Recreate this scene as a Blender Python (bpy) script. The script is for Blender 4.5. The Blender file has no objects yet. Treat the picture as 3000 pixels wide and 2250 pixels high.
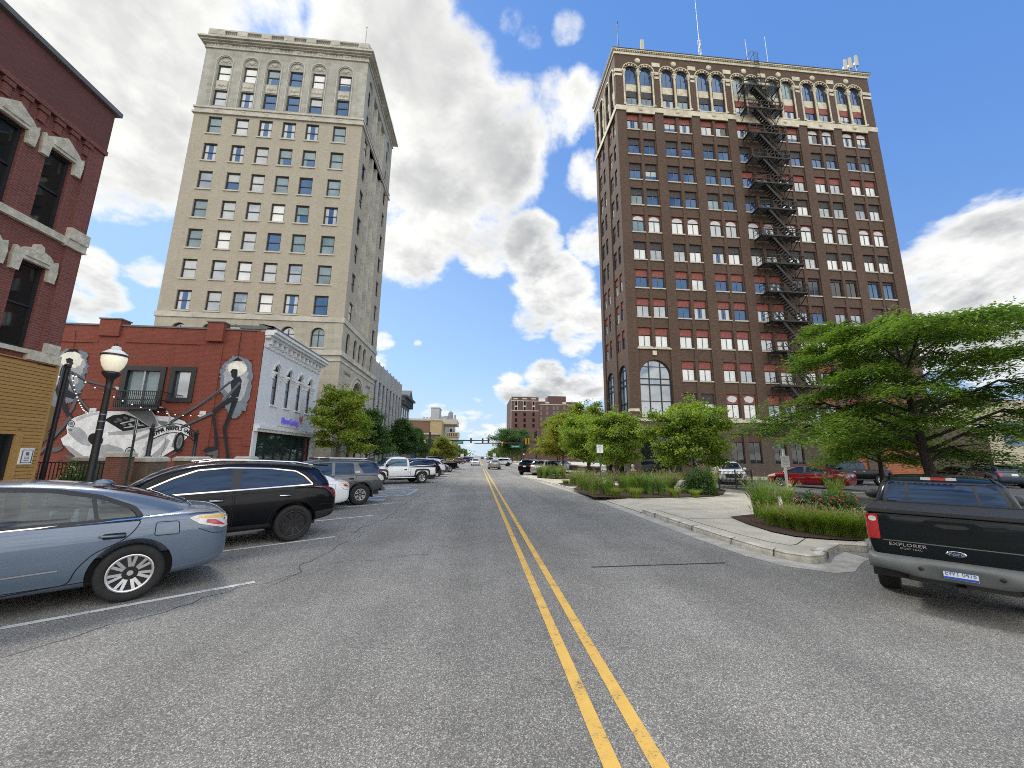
import bpy, bmesh, math, random
from mathutils import Vector, Matrix, Euler
from mathutils.bvhtree import BVHTree
from mathutils.geometry import delaunay_2d_cdt
R = math.radians
PI = math.pi
rnd = random.Random(7)
scene = bpy.context.scene
COL = scene.collection
F, CX, CY, CAM_H = 1130.0, 1500.0, 1125.0, 1.95
ROT = Matrix.Rotation(R(-4.9), 3, 'Z') @ Matrix.Rotation(R(10.65), 3, 'X') @ Matrix.Rotation(R(-0.6), 3, 'Y')
C_R, C_F, C_U = ROT @ Vector((1, 0, 0)), ROT @ Vector((0, 1, 0)), ROT @ Vector((0, 0, 1))
EYE = Vector((0, 0, CAM_H))
def ray(px, py):
 return C_F + C_R * ((px - CX) / F) - C_U * ((py - CY) / F)
def on_y(px, py, Y):
 d = ray(px, py)
 return EYE + d * (Y / d.y)
def on_x(px, py, X):
 d = ray(px, py)
 return EYE + d * (X / d.x)
def on_z(px, py, Z=0.0):
 d = ray(px, py)
 return EYE + d * ((Z - CAM_H) / d.z)
cam = bpy.data.cameras.new('camera')
cam_o = bpy.data.objects.new('camera', cam)
COL.objects.link(cam_o)
cam.sensor_width = 36.0
cam.sensor_fit = 'HORIZONTAL'
cam.lens = F / 3000.0 * 36.0
cam.clip_start = 0.05
cam.clip_end = 6000
cam_o.matrix_world = Matrix.Translation(EYE) @ Matrix((
 (C_R.x, C_U.x, -C_F.x), (C_R.y, C_U.y, -C_F.y), (C_R.z, C_U.z, -C_F.z))).to_4x4()
scene.camera = cam_o
def tag(o, label=None, cat=None, group=None, kind=None):
 if label:
  o['label'] = label
 if cat:
  o['category'] = cat
 if group:
  o['group'] = group
 if kind:
  o['kind'] = kind
 return o
def thing(name, label, cat, loc=(0, 0, 0), rz=0.0, group=None):
 o = bpy.data.objects.new(name, None)
 o.empty_display_size = 0.2
 COL.objects.link(o)
 o.location = loc
 o.rotation_euler = (0, 0, rz)
 return tag(o, label, cat, group)
def link(name, me, parent=None, loc=None):
 o = bpy.data.objects.new(name, me)
 COL.objects.link(o)
 if parent is not None:
  o.parent = parent
 if loc is not None:
  o.location = loc
 return o
KIDS = {}
def copy_tree(o, parent=None):
 c = o.copy()
 COL.objects.link(c)
 c.parent = parent
 for ch in list(o.children):
  copy_tree(ch, c)
 return c
class MB:
 """collects faces for one mesh"""
 def __init__(s):
  s.v, s.f, s.m, s.s = [], [], [], []
 def add(s, vs, fs, mi=0, smooth=False):
  b = len(s.v)
  s.v += [tuple(p) for p in vs]
  for f in fs:
   s.f.append(tuple(b + i for i in f))
   s.m.append(mi)
   s.s.append(smooth)
 def poly(s, pts, mi=0):
  s.add(pts, [tuple(range(len(pts)))], mi)
 def box(s, x0, y0, z0, x1, y1, z1, mi=0):
  x0, x1 = min(x0, x1), max(x0, x1)
  y0, y1 = min(y0, y1), max(y0, y1)
  z0, z1 = min(z0, z1), max(z0, z1)
  s.add([(x0, y0, z0), (x1, y0, z0), (x1, y1, z0), (x0, y1, z0), (x0, y0, z1), (x1, y0, z1), (x1, y1, z1), (x0, y1, z1)],
              [(0, 3, 2, 1), (4, 5, 6, 7), (0, 1, 5, 4), (1, 2, 6, 5), (2, 3, 7, 6), (3, 0, 4, 7)], mi)
 def cbox(s, c, sz, mi=0, rz=0.0, taper=1.0):
  x, y, z = sz[0] / 2, sz[1] / 2, sz[2] / 2
  co, si = math.cos(rz), math.sin(rz)
  vs = []
  for k in (-1, 1):
   t = 1.0 if k < 0 else taper
   for a, b in ((-1, -1), (1, -1), (1, 1), (-1, 1)):
    px, py = a * x * t, b * y * t
    vs.append((c[0] + px * co - py * si, c[1] + px * si + py * co, c[2] + k * z))
  s.add(vs, [(0, 3, 2, 1), (4, 5, 6, 7), (0, 1, 5, 4), (1, 2, 6, 5), (2, 3, 7, 6), (3, 0, 4, 7)], mi)
 def tube(s, pts, rad, n=8, mi=0, cap=True, smooth=True):
  pts = [Vector(p) for p in pts]
  if not hasattr(rad, '__len__'):
   rad = [rad] * len(pts)
  rings = []
  up = Vector((0, 0, 1))
  prev = None
  for i, p in enumerate(pts):
   a = pts[max(0, i - 1)]
   b = pts[min(len(pts) - 1, i + 1)]
   t = (b - a)
   if t.length < 1e-9:
    t = Vector((0, 0, 1))
   t.normalize()
   if prev is None:
    ref = up if abs(t.z) < .9 else Vector((1, 0, 0))
    u = t.cross(ref).normalized()
   else:
    u = (prev - t * prev.dot(t))
    u = u.normalized() if u.length > 1e-6 else t.cross(Vector((1, 0, 0))).normalized()
   prev = u
   w = t.cross(u)
   rings.append([p + (u * math.cos(2 * PI * k / n) + w * math.sin(2 * PI * k / n)) * rad[i] for k in range(n)])
  vs = [q for r in rings for q in r]
  fs = []
  for i in range(len(pts) - 1):
   for k in range(n):
    k2 = (k + 1) % n
    fs.append((i * n + k, i * n + k2, (i + 1) * n + k2, (i + 1) * n + k))
  s.add(vs, fs, mi, smooth)
  if cap:
   m = (len(pts) - 1) * n
   s.add(rings[0], [tuple(range(n - 1, -1, -1))], mi)
   s.add(rings[-1], [tuple(range(n))], mi)
 def bar(s, a, b, w, h=None, mi=0):
  """square bar between two points"""
  a, b = Vector(a), Vector(b)
  h = h or w
  t = (b - a).normalized()
  ref = Vector((0, 0, 1)) if abs(t.z) < .95 else Vector((0, 1, 0))
  u = t.cross(ref).normalized() * (w / 2)
  v = t.cross(u).normalized() * (h / 2)
  vs = [a + u + v, a - u + v, a - u - v, a + u - v, b + u + v, b - u + v, b - u - v, b + u - v]
  s.add(vs, [(0, 1, 2, 3), (7, 6, 5, 4), (0, 4, 5, 1), (1, 5, 6, 2), (2, 6, 7, 3), (3, 7, 4, 0)], mi)
 def lathe(s, prof, c=(0, 0, 0), n=16, mi=0, axis='z', smooth=True, cap=True):
  vs = []
  for r, h in prof:
   for k in range(n):
    a = 2 * PI * k / n
    if axis == 'z':
     vs.append((c[0] + r * math.cos(a), c[1] + r * math.sin(a), c[2] + h))
    elif axis == 'y':
     vs.append((c[0] + r * math.cos(a), c[1] + h, c[2] + r * math.sin(a)))
    else:
     vs.append((c[0] + h, c[1] + r * math.cos(a), c[2] + r * math.sin(a)))
  fs = []
  for i in range(len(prof) - 1):
   for k in range(n):
    k2 = (k + 1) % n
    f = (i * n + k, i * n + k2, (i + 1) * n + k2, (i + 1) * n + k)
    fs.append(f if axis != 'y' else f[::-1])
  s.add(vs, fs, mi, smooth)
  if cap:
   if prof[0][0] > 1e-4:
    s.add(vs[:n], [tuple(range(n - 1, -1, -1))], mi)
   if prof[-1][0] > 1e-4:
    s.add(vs[-n:], [tuple(range(n))], mi)
 def prism(s, pts, off, mi=0, mside=None):
  """extrude polygon (3d points) along vector off"""
  off = Vector(off)
  n = len(pts)
  a = [Vector(p) for p in pts]
  b = [p + off for p in a]
  mside = mi if mside is None else mside
  s.add(a + b, [tuple(range(n - 1, -1, -1)), tuple(range(n, 2 * n))], mi)
  s.add(a + b, [(i, (i + 1) % n, n + (i + 1) % n, n + i) for i in range(n)], mside)
 def sphere(s, c, r, n=10, mi=0, sc=(1, 1, 1)):
  m = max(4, n // 2)
  vs, fs = [], []
  for i in range(m + 1):
   t = PI * i / m
   for k in range(n):
    a = 2 * PI * k / n
    vs.append((c[0] + r * sc[0] * math.sin(t) * math.cos(a), c[1] + r * sc[1] * math.sin(t) * math.sin(a), c[2] + r * sc[2] * math.cos(t)))
  for i in range(m):
   for k in range(n):
    k2 = (k + 1) % n
    fs.append((i * n + k, (i + 1) * n + k, (i + 1) * n + k2, i * n + k2))
  s.add(vs, fs, mi, True)
 def mesh(s, name, mats, recalc=True):
  me = bpy.data.meshes.new(name)
  me.from_pydata(s.v, [], s.f)
  for m in (mats if isinstance(mats, (list, tuple)) else [mats]):
   me.materials.append(m)
  me.polygons.foreach_set('material_index', s.m)
  me.polygons.foreach_set('use_smooth', s.s)
  if recalc:
   bm = bmesh.new()
   bm.from_mesh(me)
   bmesh.ops.recalc_face_normals(bm, faces=bm.faces)
   bm.to_mesh(me)
   bm.free()
  me.update()
  return me
 def build(s, name, mats, parent=None, loc=None, recalc=True, world=False):
  """world=True: points are world points, parent sits at its own location without rotation"""
  o = link(name, s.mesh(name, mats, recalc), parent, loc)
  if world and parent is not None:
   o.location = -Vector(parent.location)
  return o
def text_mesh(txt, size, align='CENTER', depth=0.0, spacing=1.0):
 cu = bpy.data.curves.new('lettering', 'FONT')
 cu.body = txt
 cu.size = size
 cu.align_x = align
 cu.align_y = 'CENTER'
 cu.extrude = depth
 cu.space_character = spacing
 cu.resolution_u = 2
 o = bpy.data.objects.new('lettering', cu)
 COL.objects.link(o)
 dg = bpy.context.evaluated_depsgraph_get()
 me = bpy.data.meshes.new_from_object(o.evaluated_get(dg))
 bpy.data.objects.remove(o)
 bpy.data.curves.remove(cu)
 return me
def text_part(name, txt, size, mat, parent, loc, rot, depth=0.004, spacing=1.0, sx=1.0, align='CENTER'):
 me = text_mesh(txt, size, align, depth, spacing)
 me.materials.clear()
 me.materials.append(mat)
 o = link(name, me, parent, loc)
 o.rotation_euler = rot
 o.scale = (sx, 1, 1)
 return o
def wall(mb, org, ud, nd, u0, u1, z0, z1, holes, depth=0.2, mi=0, mrev=None):
 """holes: (ua, ub, za, zb, kind) kind '' rectangle, 'a' round arch, 's' segmental arch. nd = outward normal"""
 org, ud, nd = Vector(org), Vector(ud), Vector(nd)
 mrev = mi if mrev is None else mrev
 def P(u, z, d=0.0):
  return org + ud * u + Vector((0, 0, z)) - nd * d
 zs = sorted({z0, z1} | {h[2] for h in holes} | {h[3] for h in holes})
 zs = [z for z in zs if z0 - 1e-6 <= z <= z1 + 1e-6]
 for a, b in zip(zs, zs[1:]):
  if b - a < 1e-5:
   continue
  zm = (a + b) / 2
  cuts = sorted((h[0], h[1]) for h in holes if h[2] < zm < h[3])
  x = u0
  for c0, c1 in cuts + [(u1, u1)]:
   if c0 - x > 1e-5:
    mb.poly([P(x, a), P(c0, a), P(c0, b), P(x, b)], mi)
   x = max(x, c1)
 for h in holes:
  ua, ub, za, zb = h[:4]
  k = h[4] if len(h) > 4 else ''
  d = h[5] if len(h) > 5 else depth
  um, r = (ua + ub) / 2, (ub - ua) / 2
  if k:
   rise = r if k == 'a' else r * 0.45
   n = 14
   arc = []
   for i in range(n + 1):
    t = PI * i / n
    arc.append((um - r * math.cos(t), zb - rise + rise * math.sin(t)))
   for (p, q) in zip(arc, arc[1:]):
    mb.poly([P(p[0], p[1]), P(q[0], q[1]), P(q[0], zb), P(p[0], zb)] if zb - max(p[1], q[1]) > 1e-6
      else ([P(p[0], p[1]), P(q[0], q[1]), P(q[0], zb + 1e-4)] if p[1] >= q[1] else [P(p[0], p[1]), P(q[0], q[1]), P(p[0], zb + 1e-4)]), mi)
    mb.poly([P(*p), P(*q), P(q[0], q[1], d), P(p[0], p[1], d)], mrev)
   zt = zb - rise
  else:
   zt = zb
   mb.poly([P(ua, zb), P(ub, zb), P(ub, zb, d), P(ua, zb, d)], mrev)
  mb.poly([P(ua, za), P(ub, za), P(ub, za, d), P(ua, za, d)], mrev)
  mb.poly([P(ua, za), P(ua, zt), P(ua, zt, d), P(ua, za, d)], mrev)
  mb.poly([P(ub, za), P(ub, zt), P(ub, zt, d), P(ub, za, d)], mrev)
def arch_pts(um, zb, r, zs, n=14, rise=None):
 """outline of an arched opening: sill zs, crown zb"""
 rise = r if rise is None else rise
 out = [(um - r, zs)]
 for i in range(n + 1):
  t = PI * i / n
  out.append((um - r * math.cos(t), zb - rise + rise * math.sin(t)))
 out.append((um + r, zs))
 return out
def new_mat(name):
 m = bpy.data.materials.new(name)
 m.use_nodes = True
 nt = m.node_tree
 return m, nt, nt.nodes['Principled BSDF']
def nd(nt, t, **kw):
 n = nt.nodes.new(t)
 for k, v in kw.items():
  if k in ('operation', 'blend_type', 'data_type', 'noise_dimensions', 'feature', 'distance', 'interpolation_type', 'clamp', 'offset', 'musgrave_type', 'noise_type', 'offset_frequency', 'squash', 'vector_type', 'use_clamp', 'coloring'):
   setattr(n, k, v)
  else:
   n.inputs[k].default_value = v
 return n
def lk(nt, a, b):
 nt.links.new(a, b)
def c4(c):
 return (c[0], c[1], c[2], 1.0)
def mixc(nt, fac, a, b, bt='MIX'):
 n = nt.nodes.new('ShaderNodeMix')
 n.data_type = 'RGBA'
 n.blend_type = bt
 for i, v in ((0, fac), (6, a), (7, b)):
  if hasattr(v, 'is_linked') or isinstance(v, bpy.types.NodeSocket):
   nt.links.new(v, n.inputs[i])
  else:
   n.inputs[i].default_value = c4(v) if i else v
 return n.outputs[2]
def ramp(nt, src, lo, hi):
 n = nt.nodes.new('ShaderNodeMapRange')
 n.inputs[1].default_value, n.inputs[2].default_value = lo, hi
 nt.links.new(src, n.inputs[0])
 return n.outputs[0]
def noise(nt, vec, scale, detail=4, rough=.55, dist=0.0):
 n = nt.nodes.new('ShaderNodeTexNoise')
 n.inputs['Scale'].default_value = scale
 n.inputs['Detail'].default_value = detail
 n.inputs['Roughness'].default_value = rough
 n.inputs['Distortion'].default_value = dist
 if vec is not None:
  nt.links.new(vec, n.inputs['Vector'])
 return n.outputs[0]
def coords(nt, kind='Object'):
 return nt.nodes.new('ShaderNodeTexCoord').outputs[kind]
def pos(nt):
 return nt.nodes.new('ShaderNodeNewGeometry').outputs['Position']
def wall_uv(nt):
 """(along the wall, up) from the world position, whichever way the wall faces"""
 g = nt.nodes.new('ShaderNodeNewGeometry')
 sp = nt.nodes.new('ShaderNodeSeparateXYZ')
 lk(nt, g.outputs['Position'], sp.inputs[0])
 sn = nt.nodes.new('ShaderNodeSeparateXYZ')
 lk(nt, g.outputs['True Normal'], sn.inputs[0])
 ab = nd(nt, 'ShaderNodeMath', operation='ABSOLUTE')
 lk(nt, sn.outputs[0], ab.inputs[0])
 gt = nd(nt, 'ShaderNodeMath', operation='GREATER_THAN')
 lk(nt, ab.outputs[0], gt.inputs[0])
 gt.inputs[1].default_value = .6
 mx = nt.nodes.new('ShaderNodeMix')
 lk(nt, gt.outputs[0], mx.inputs[0])
 lk(nt, sp.outputs[0], mx.inputs[2])
 lk(nt, sp.outputs[1], mx.inputs[3])
 cb = nt.nodes.new('ShaderNodeCombineXYZ')
 lk(nt, mx.outputs[0], cb.inputs[0])
 lk(nt, sp.outputs[2], cb.inputs[1])
 return cb.outputs[0]
def bump(nt, bs, h, strength=.3, dist=.02):
 b = nt.nodes.new('ShaderNodeBump')
 b.inputs['Strength'].default_value = strength
 b.inputs['Distance'].default_value = dist
 lk(nt, h, b.inputs['Height'])
 lk(nt, b.outputs[0], bs.inputs['Normal'])
def plain(name, col, rough=.6, metal=0.0, var=.12, scale=6.0, coat=0.0, ior=1.45, bumpy=0.0, emit=None, estr=0.0):
 m, nt, bs = new_mat(name)
 bs.inputs['Roughness'].default_value = rough
 bs.inputs['Metallic'].default_value = metal
 bs.inputs['IOR'].default_value = ior
 if coat:
  bs.inputs['Coat Weight'].default_value = coat
  bs.inputs['Coat Roughness'].default_value = .03
 if var:
  n = noise(nt, coords(nt), scale, 5)
  f = ramp(nt, n, .3, .7)
  lk(nt, mixc(nt, f, [c * (1 - var) for c in col], [min(1, c * (1 + var)) for c in col]), bs.inputs['Base Color'])
  if bumpy:
   bump(nt, bs, noise(nt, coords(nt), scale * 8, 4), bumpy, .01)
 else:
  bs.inputs['Base Color'].default_value = c4(col)
 if emit:
  bs.inputs['Emission Color'].default_value = c4(emit)
  bs.inputs['Emission Strength'].default_value = estr
 return m
def bricks(name, c1, c2, mortar, w=.21, h=.072, gap=.012, bias=0.0, stain=.25, bstr=.35, rough=.85, streak=0.0, mott=.0):
 m, nt, bs = new_mat(name)
 uv = wall_uv(nt)
 b = nt.nodes.new('ShaderNodeTexBrick')
 lk(nt, uv, b.inputs['Vector'])
 b.inputs['Color1'].default_value = c4(c1)
 b.inputs['Color2'].default_value = c4(c2)
 b.inputs['Mortar'].default_value = c4(mortar)
 b.inputs['Scale'].default_value = 1.0
 b.inputs['Mortar Size'].default_value = gap
 b.inputs['Mortar Smooth'].default_value = .2
 b.inputs['Bias'].default_value = bias
 b.inputs['Brick Width'].default_value = w
 b.inputs['Row Height'].default_value = h
 n1 = ramp(nt, noise(nt, pos(nt), .35, 6, .65), .3, .7)
 n2 = ramp(nt, noise(nt, uv, 9.0, 3, .6), .3, .7)
 col = mixc(nt, n1, b.outputs['Color'], [1 - stain] * 3, 'MULTIPLY')
 mp = nd(nt, 'ShaderNodeMapping')
 mp.inputs['Scale'].default_value = (1.6, .12, 1)
 lk(nt, uv, mp.inputs[0])
 n3 = ramp(nt, noise(nt, mp.outputs[0], 1.2, 5, .7), .45, .8)
 if streak:
  col = mixc(nt, n3, col, [1 - streak] * 3, 'MULTIPLY')
 k = nd(nt, 'ShaderNodeMath', operation='MULTIPLY')
 lk(nt, n2, k.inputs[0])
 k.inputs[1].default_value = .5
 col = mixc(nt, k.outputs[0], col, mixc(nt, .5, c1, c2), 'MIX') if w < .4 else col
 if mott:     # runs of over-burnt bricks
  m3 = nd(nt, 'ShaderNodeMapping')
  m3.inputs['Scale'].default_value = (1.1, 4.2, 1)
  lk(nt, uv, m3.inputs[0])
  n4 = ramp(nt, noise(nt, m3.outputs[0], 1.9, 5, .75), .36, .66)
  col = mixc(nt, n4, mixc(nt, mott, col, c2), mixc(nt, mott * .5, col, c1))
 lk(nt, col, bs.inputs['Base Color'])
 bs.inputs['Roughness'].default_value = rough
 iv = nd(nt, 'ShaderNodeMath', operation='SUBTRACT')
 iv.inputs[0].default_value = 1.0
 lk(nt, b.outputs['Fac'], iv.inputs[1])
 bump(nt, bs, iv.outputs[0], bstr, .012)
 return m
def glass_mat(name, col, rough=.03, ior=1.9, var=.0, tint=None):
 m, nt, bs = new_mat(name)
 if tint:
  bs.inputs['Specular Tint'].default_value = c4(tint)
 bs.inputs['Base Color'].default_value = c4(col)
 if var:
  n = ramp(nt, noise(nt, pos(nt), .8, 3), .3, .7)
  lk(nt, mixc(nt, n, [c * (1 - var) for c in col], [c * (1 + var) for c in col]), bs.inputs['Base Color'])
 bs.inputs['Roughness'].default_value = rough
 bs.inputs['IOR'].default_value = ior
 n = noise(nt, pos(nt), .9, 2)
 bump(nt, bs, n, .06, .05)
 return m
def paint(name, col, flake=.15, metal=.0, rough=.35, coat=1.0):
 m, nt, bs = new_mat(name)
 n = ramp(nt, noise(nt, coords(nt), 2.2, 4), .3, .75)
 lk(nt, mixc(nt, n, col, [c * (1 - flake) for c in col]), bs.inputs['Base Color'])
 bs.inputs['Metallic'].default_value = metal
 bs.inputs['Roughness'].default_value = rough
 bs.inputs['Coat Weight'].default_value = coat
 bs.inputs['Coat Roughness'].default_value = .03
 bs.inputs['Specular IOR Level'].default_value = .15
 bs.inputs['Coat IOR'].default_value = 1.5 if max(col) > .03 else 1.36
 return m
def asphalt(name, base, light, cracks=True):
 m, nt, bs = new_mat(name)
 p = pos(nt)
 vo = nd(nt, 'ShaderNodeTexVoronoi')
 vo.inputs['Scale'].default_value = 125.0
 lk(nt, p, vo.inputs['Vector'])
 sp = nt.nodes.new('ShaderNodeSeparateColor')
 lk(nt, vo.outputs['Color'], sp.inputs[0])
 st = ramp(nt, sp.outputs[0], .72, .95)          # pale stones in a dark binder
 st2 = ramp(nt, sp.outputs[1], .0, 1.0)
 mid = ramp(nt, noise(nt, p, 1.3, 6, .65), .3, .7)
 big = ramp(nt, noise(nt, p, .22, 4, .6), .35, .65)
 ml_ = nd(nt, 'ShaderNodeMapping')
 ml_.inputs['Scale'].default_value = (.62, .035, 1)
 lk(nt, p, ml_.inputs[0])
 lane = ramp(nt, noise(nt, ml_.outputs[0], 1.0, 4, .6), .36, .64)
 dark = [c * .52 for c in base]
 col = mixc(nt, st2, dark, [c * 1.3 for c in base])
 col = mixc(nt, st, col, light)
 fine = ramp(nt, noise(nt, p, 36, 4, .75), .3, .7)
 col = mixc(nt, 1.0, col, mixc(nt, fine, (.80, .80, .80), (1.15, 1.15, 1.15)), 'MULTIPLY')
 for f_, lo_, hi_ in ((mid, .88, 1.10), (big, .86, 1.12), (lane, .80, 1.12)):
  col = mixc(nt, 1.0, col, mixc(nt, f_, (lo_,) * 3, (hi_,) * 3), 'MULTIPLY')
 pit = ramp(nt, noise(nt, p, 7.0, 3, .6), .69, .74)
 col = mixc(nt, pit, col, [c * .4 for c in base])
 if cracks:
  v2 = nd(nt, 'ShaderNodeTexVoronoi', feature='DISTANCE_TO_EDGE')
  v2.inputs['Scale'].default_value = .16
  ds = nd(nt, 'ShaderNodeVectorMath', operation='MULTIPLY_ADD')
  nn = nt.nodes.new('ShaderNodeTexNoise')
  nn.inputs['Scale'].default_value = 1.1
  nn.inputs['Detail'].default_value = 7
  lk(nt, p, nn.inputs['Vector'])
  lk(nt, nn.outputs['Color'], ds.inputs[0])
  ds.inputs[1].default_value = (1.7, 1.7, 1.7)
  lk(nt, p, ds.inputs[2])
  lk(nt, ds.outputs[0], v2.inputs['Vector'])
  ck = ramp(nt, v2.outputs['Distance'], .004, .0012)
  gate = ramp(nt, noise(nt, p, .16, 2), .5, .56)
  g2 = nd(nt, 'ShaderNodeMath', operation='MULTIPLY')
  lk(nt, ck, g2.inputs[0])
  lk(nt, gate, g2.inputs[1])
  col = mixc(nt, g2.outputs[0], col, [.012, .012, .013])
 lk(nt, col, bs.inputs['Base Color'])
 bs.inputs['Roughness'].default_value = .88
 bump(nt, bs, sp.outputs[0], .55, .006)
 return m
def road_paint(name, col, under):
 m, nt, bs = new_mat(name)
 p = pos(nt)
 a = noise(nt, p, 38, 5, .75)
 b = noise(nt, p, 3.5, 5, .7)
 ad = nd(nt, 'ShaderNodeMath', operation='ADD')
 lk(nt, a, ad.inputs[0])
 lk(nt, b, ad.inputs[1])
 f = ramp(nt, ad.outputs[0], 1.08, 1.22)
 lk(nt, mixc(nt, f, mixc(nt, ramp(nt, b, .3, .7), col, [c * .82 for c in col]), under), bs.inputs['Base Color'])
 bs.inputs['Roughness'].default_value = .75
 bump(nt, bs, a, .4, .004)
 return m
def leaf_mat(name, a, b, trans=.5):
 m, nt, bs = new_mat(name)
 nt.nodes.remove(bs)
 out = nt.nodes['Material Output']
 n = ramp(nt, noise(nt, coords(nt), 1.1, 3, .6), .3, .7)
 at = nt.nodes.new('ShaderNodeNewGeometry')
 k = nd(nt, 'ShaderNodeMath', operation='ADD')
 k2 = nd(nt, 'ShaderNodeMath', operation='MULTIPLY')
 lk(nt, at.outputs['Random Per Island'], k2.inputs[0])
 k2.inputs[1].default_value = .55
 lk(nt, n, k.inputs[0])
 lk(nt, k2.outputs[0], k.inputs[1])
 col = mixc(nt, ramp(nt, k.outputs[0], .2, 1.25), a, b)
 d = nt.nodes.new('ShaderNodeBsdfDiffuse')
 t = nt.nodes.new('ShaderNodeBsdfTranslucent')
 g = nt.nodes.new('ShaderNodeBsdfGlossy')
 g.inputs['Roughness'].default_value = .45
 g.inputs['Color'].default_value = (.5, .5, .5, 1)
 lk(nt, col, d.inputs[0])
 lk(nt, mixc(nt, 1.0, col, (1.0, 1.15, .55), 'MULTIPLY'), t.inputs[0])
 ms = nt.nodes.new('ShaderNodeMixShader')
 ms.inputs[0].default_value = trans
 lk(nt, d.outputs[0], ms.inputs[1])
 lk(nt, t.outputs[0], ms.inputs[2])
 m2 = nt.nodes.new('ShaderNodeMixShader')
 m2.inputs[0].default_value = .06
 lk(nt, ms.outputs[0], m2.inputs[1])
 lk(nt, g.outputs[0], m2.inputs[2])
 lk(nt, m2.outputs[0], out.inputs[0])
 return m
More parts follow.
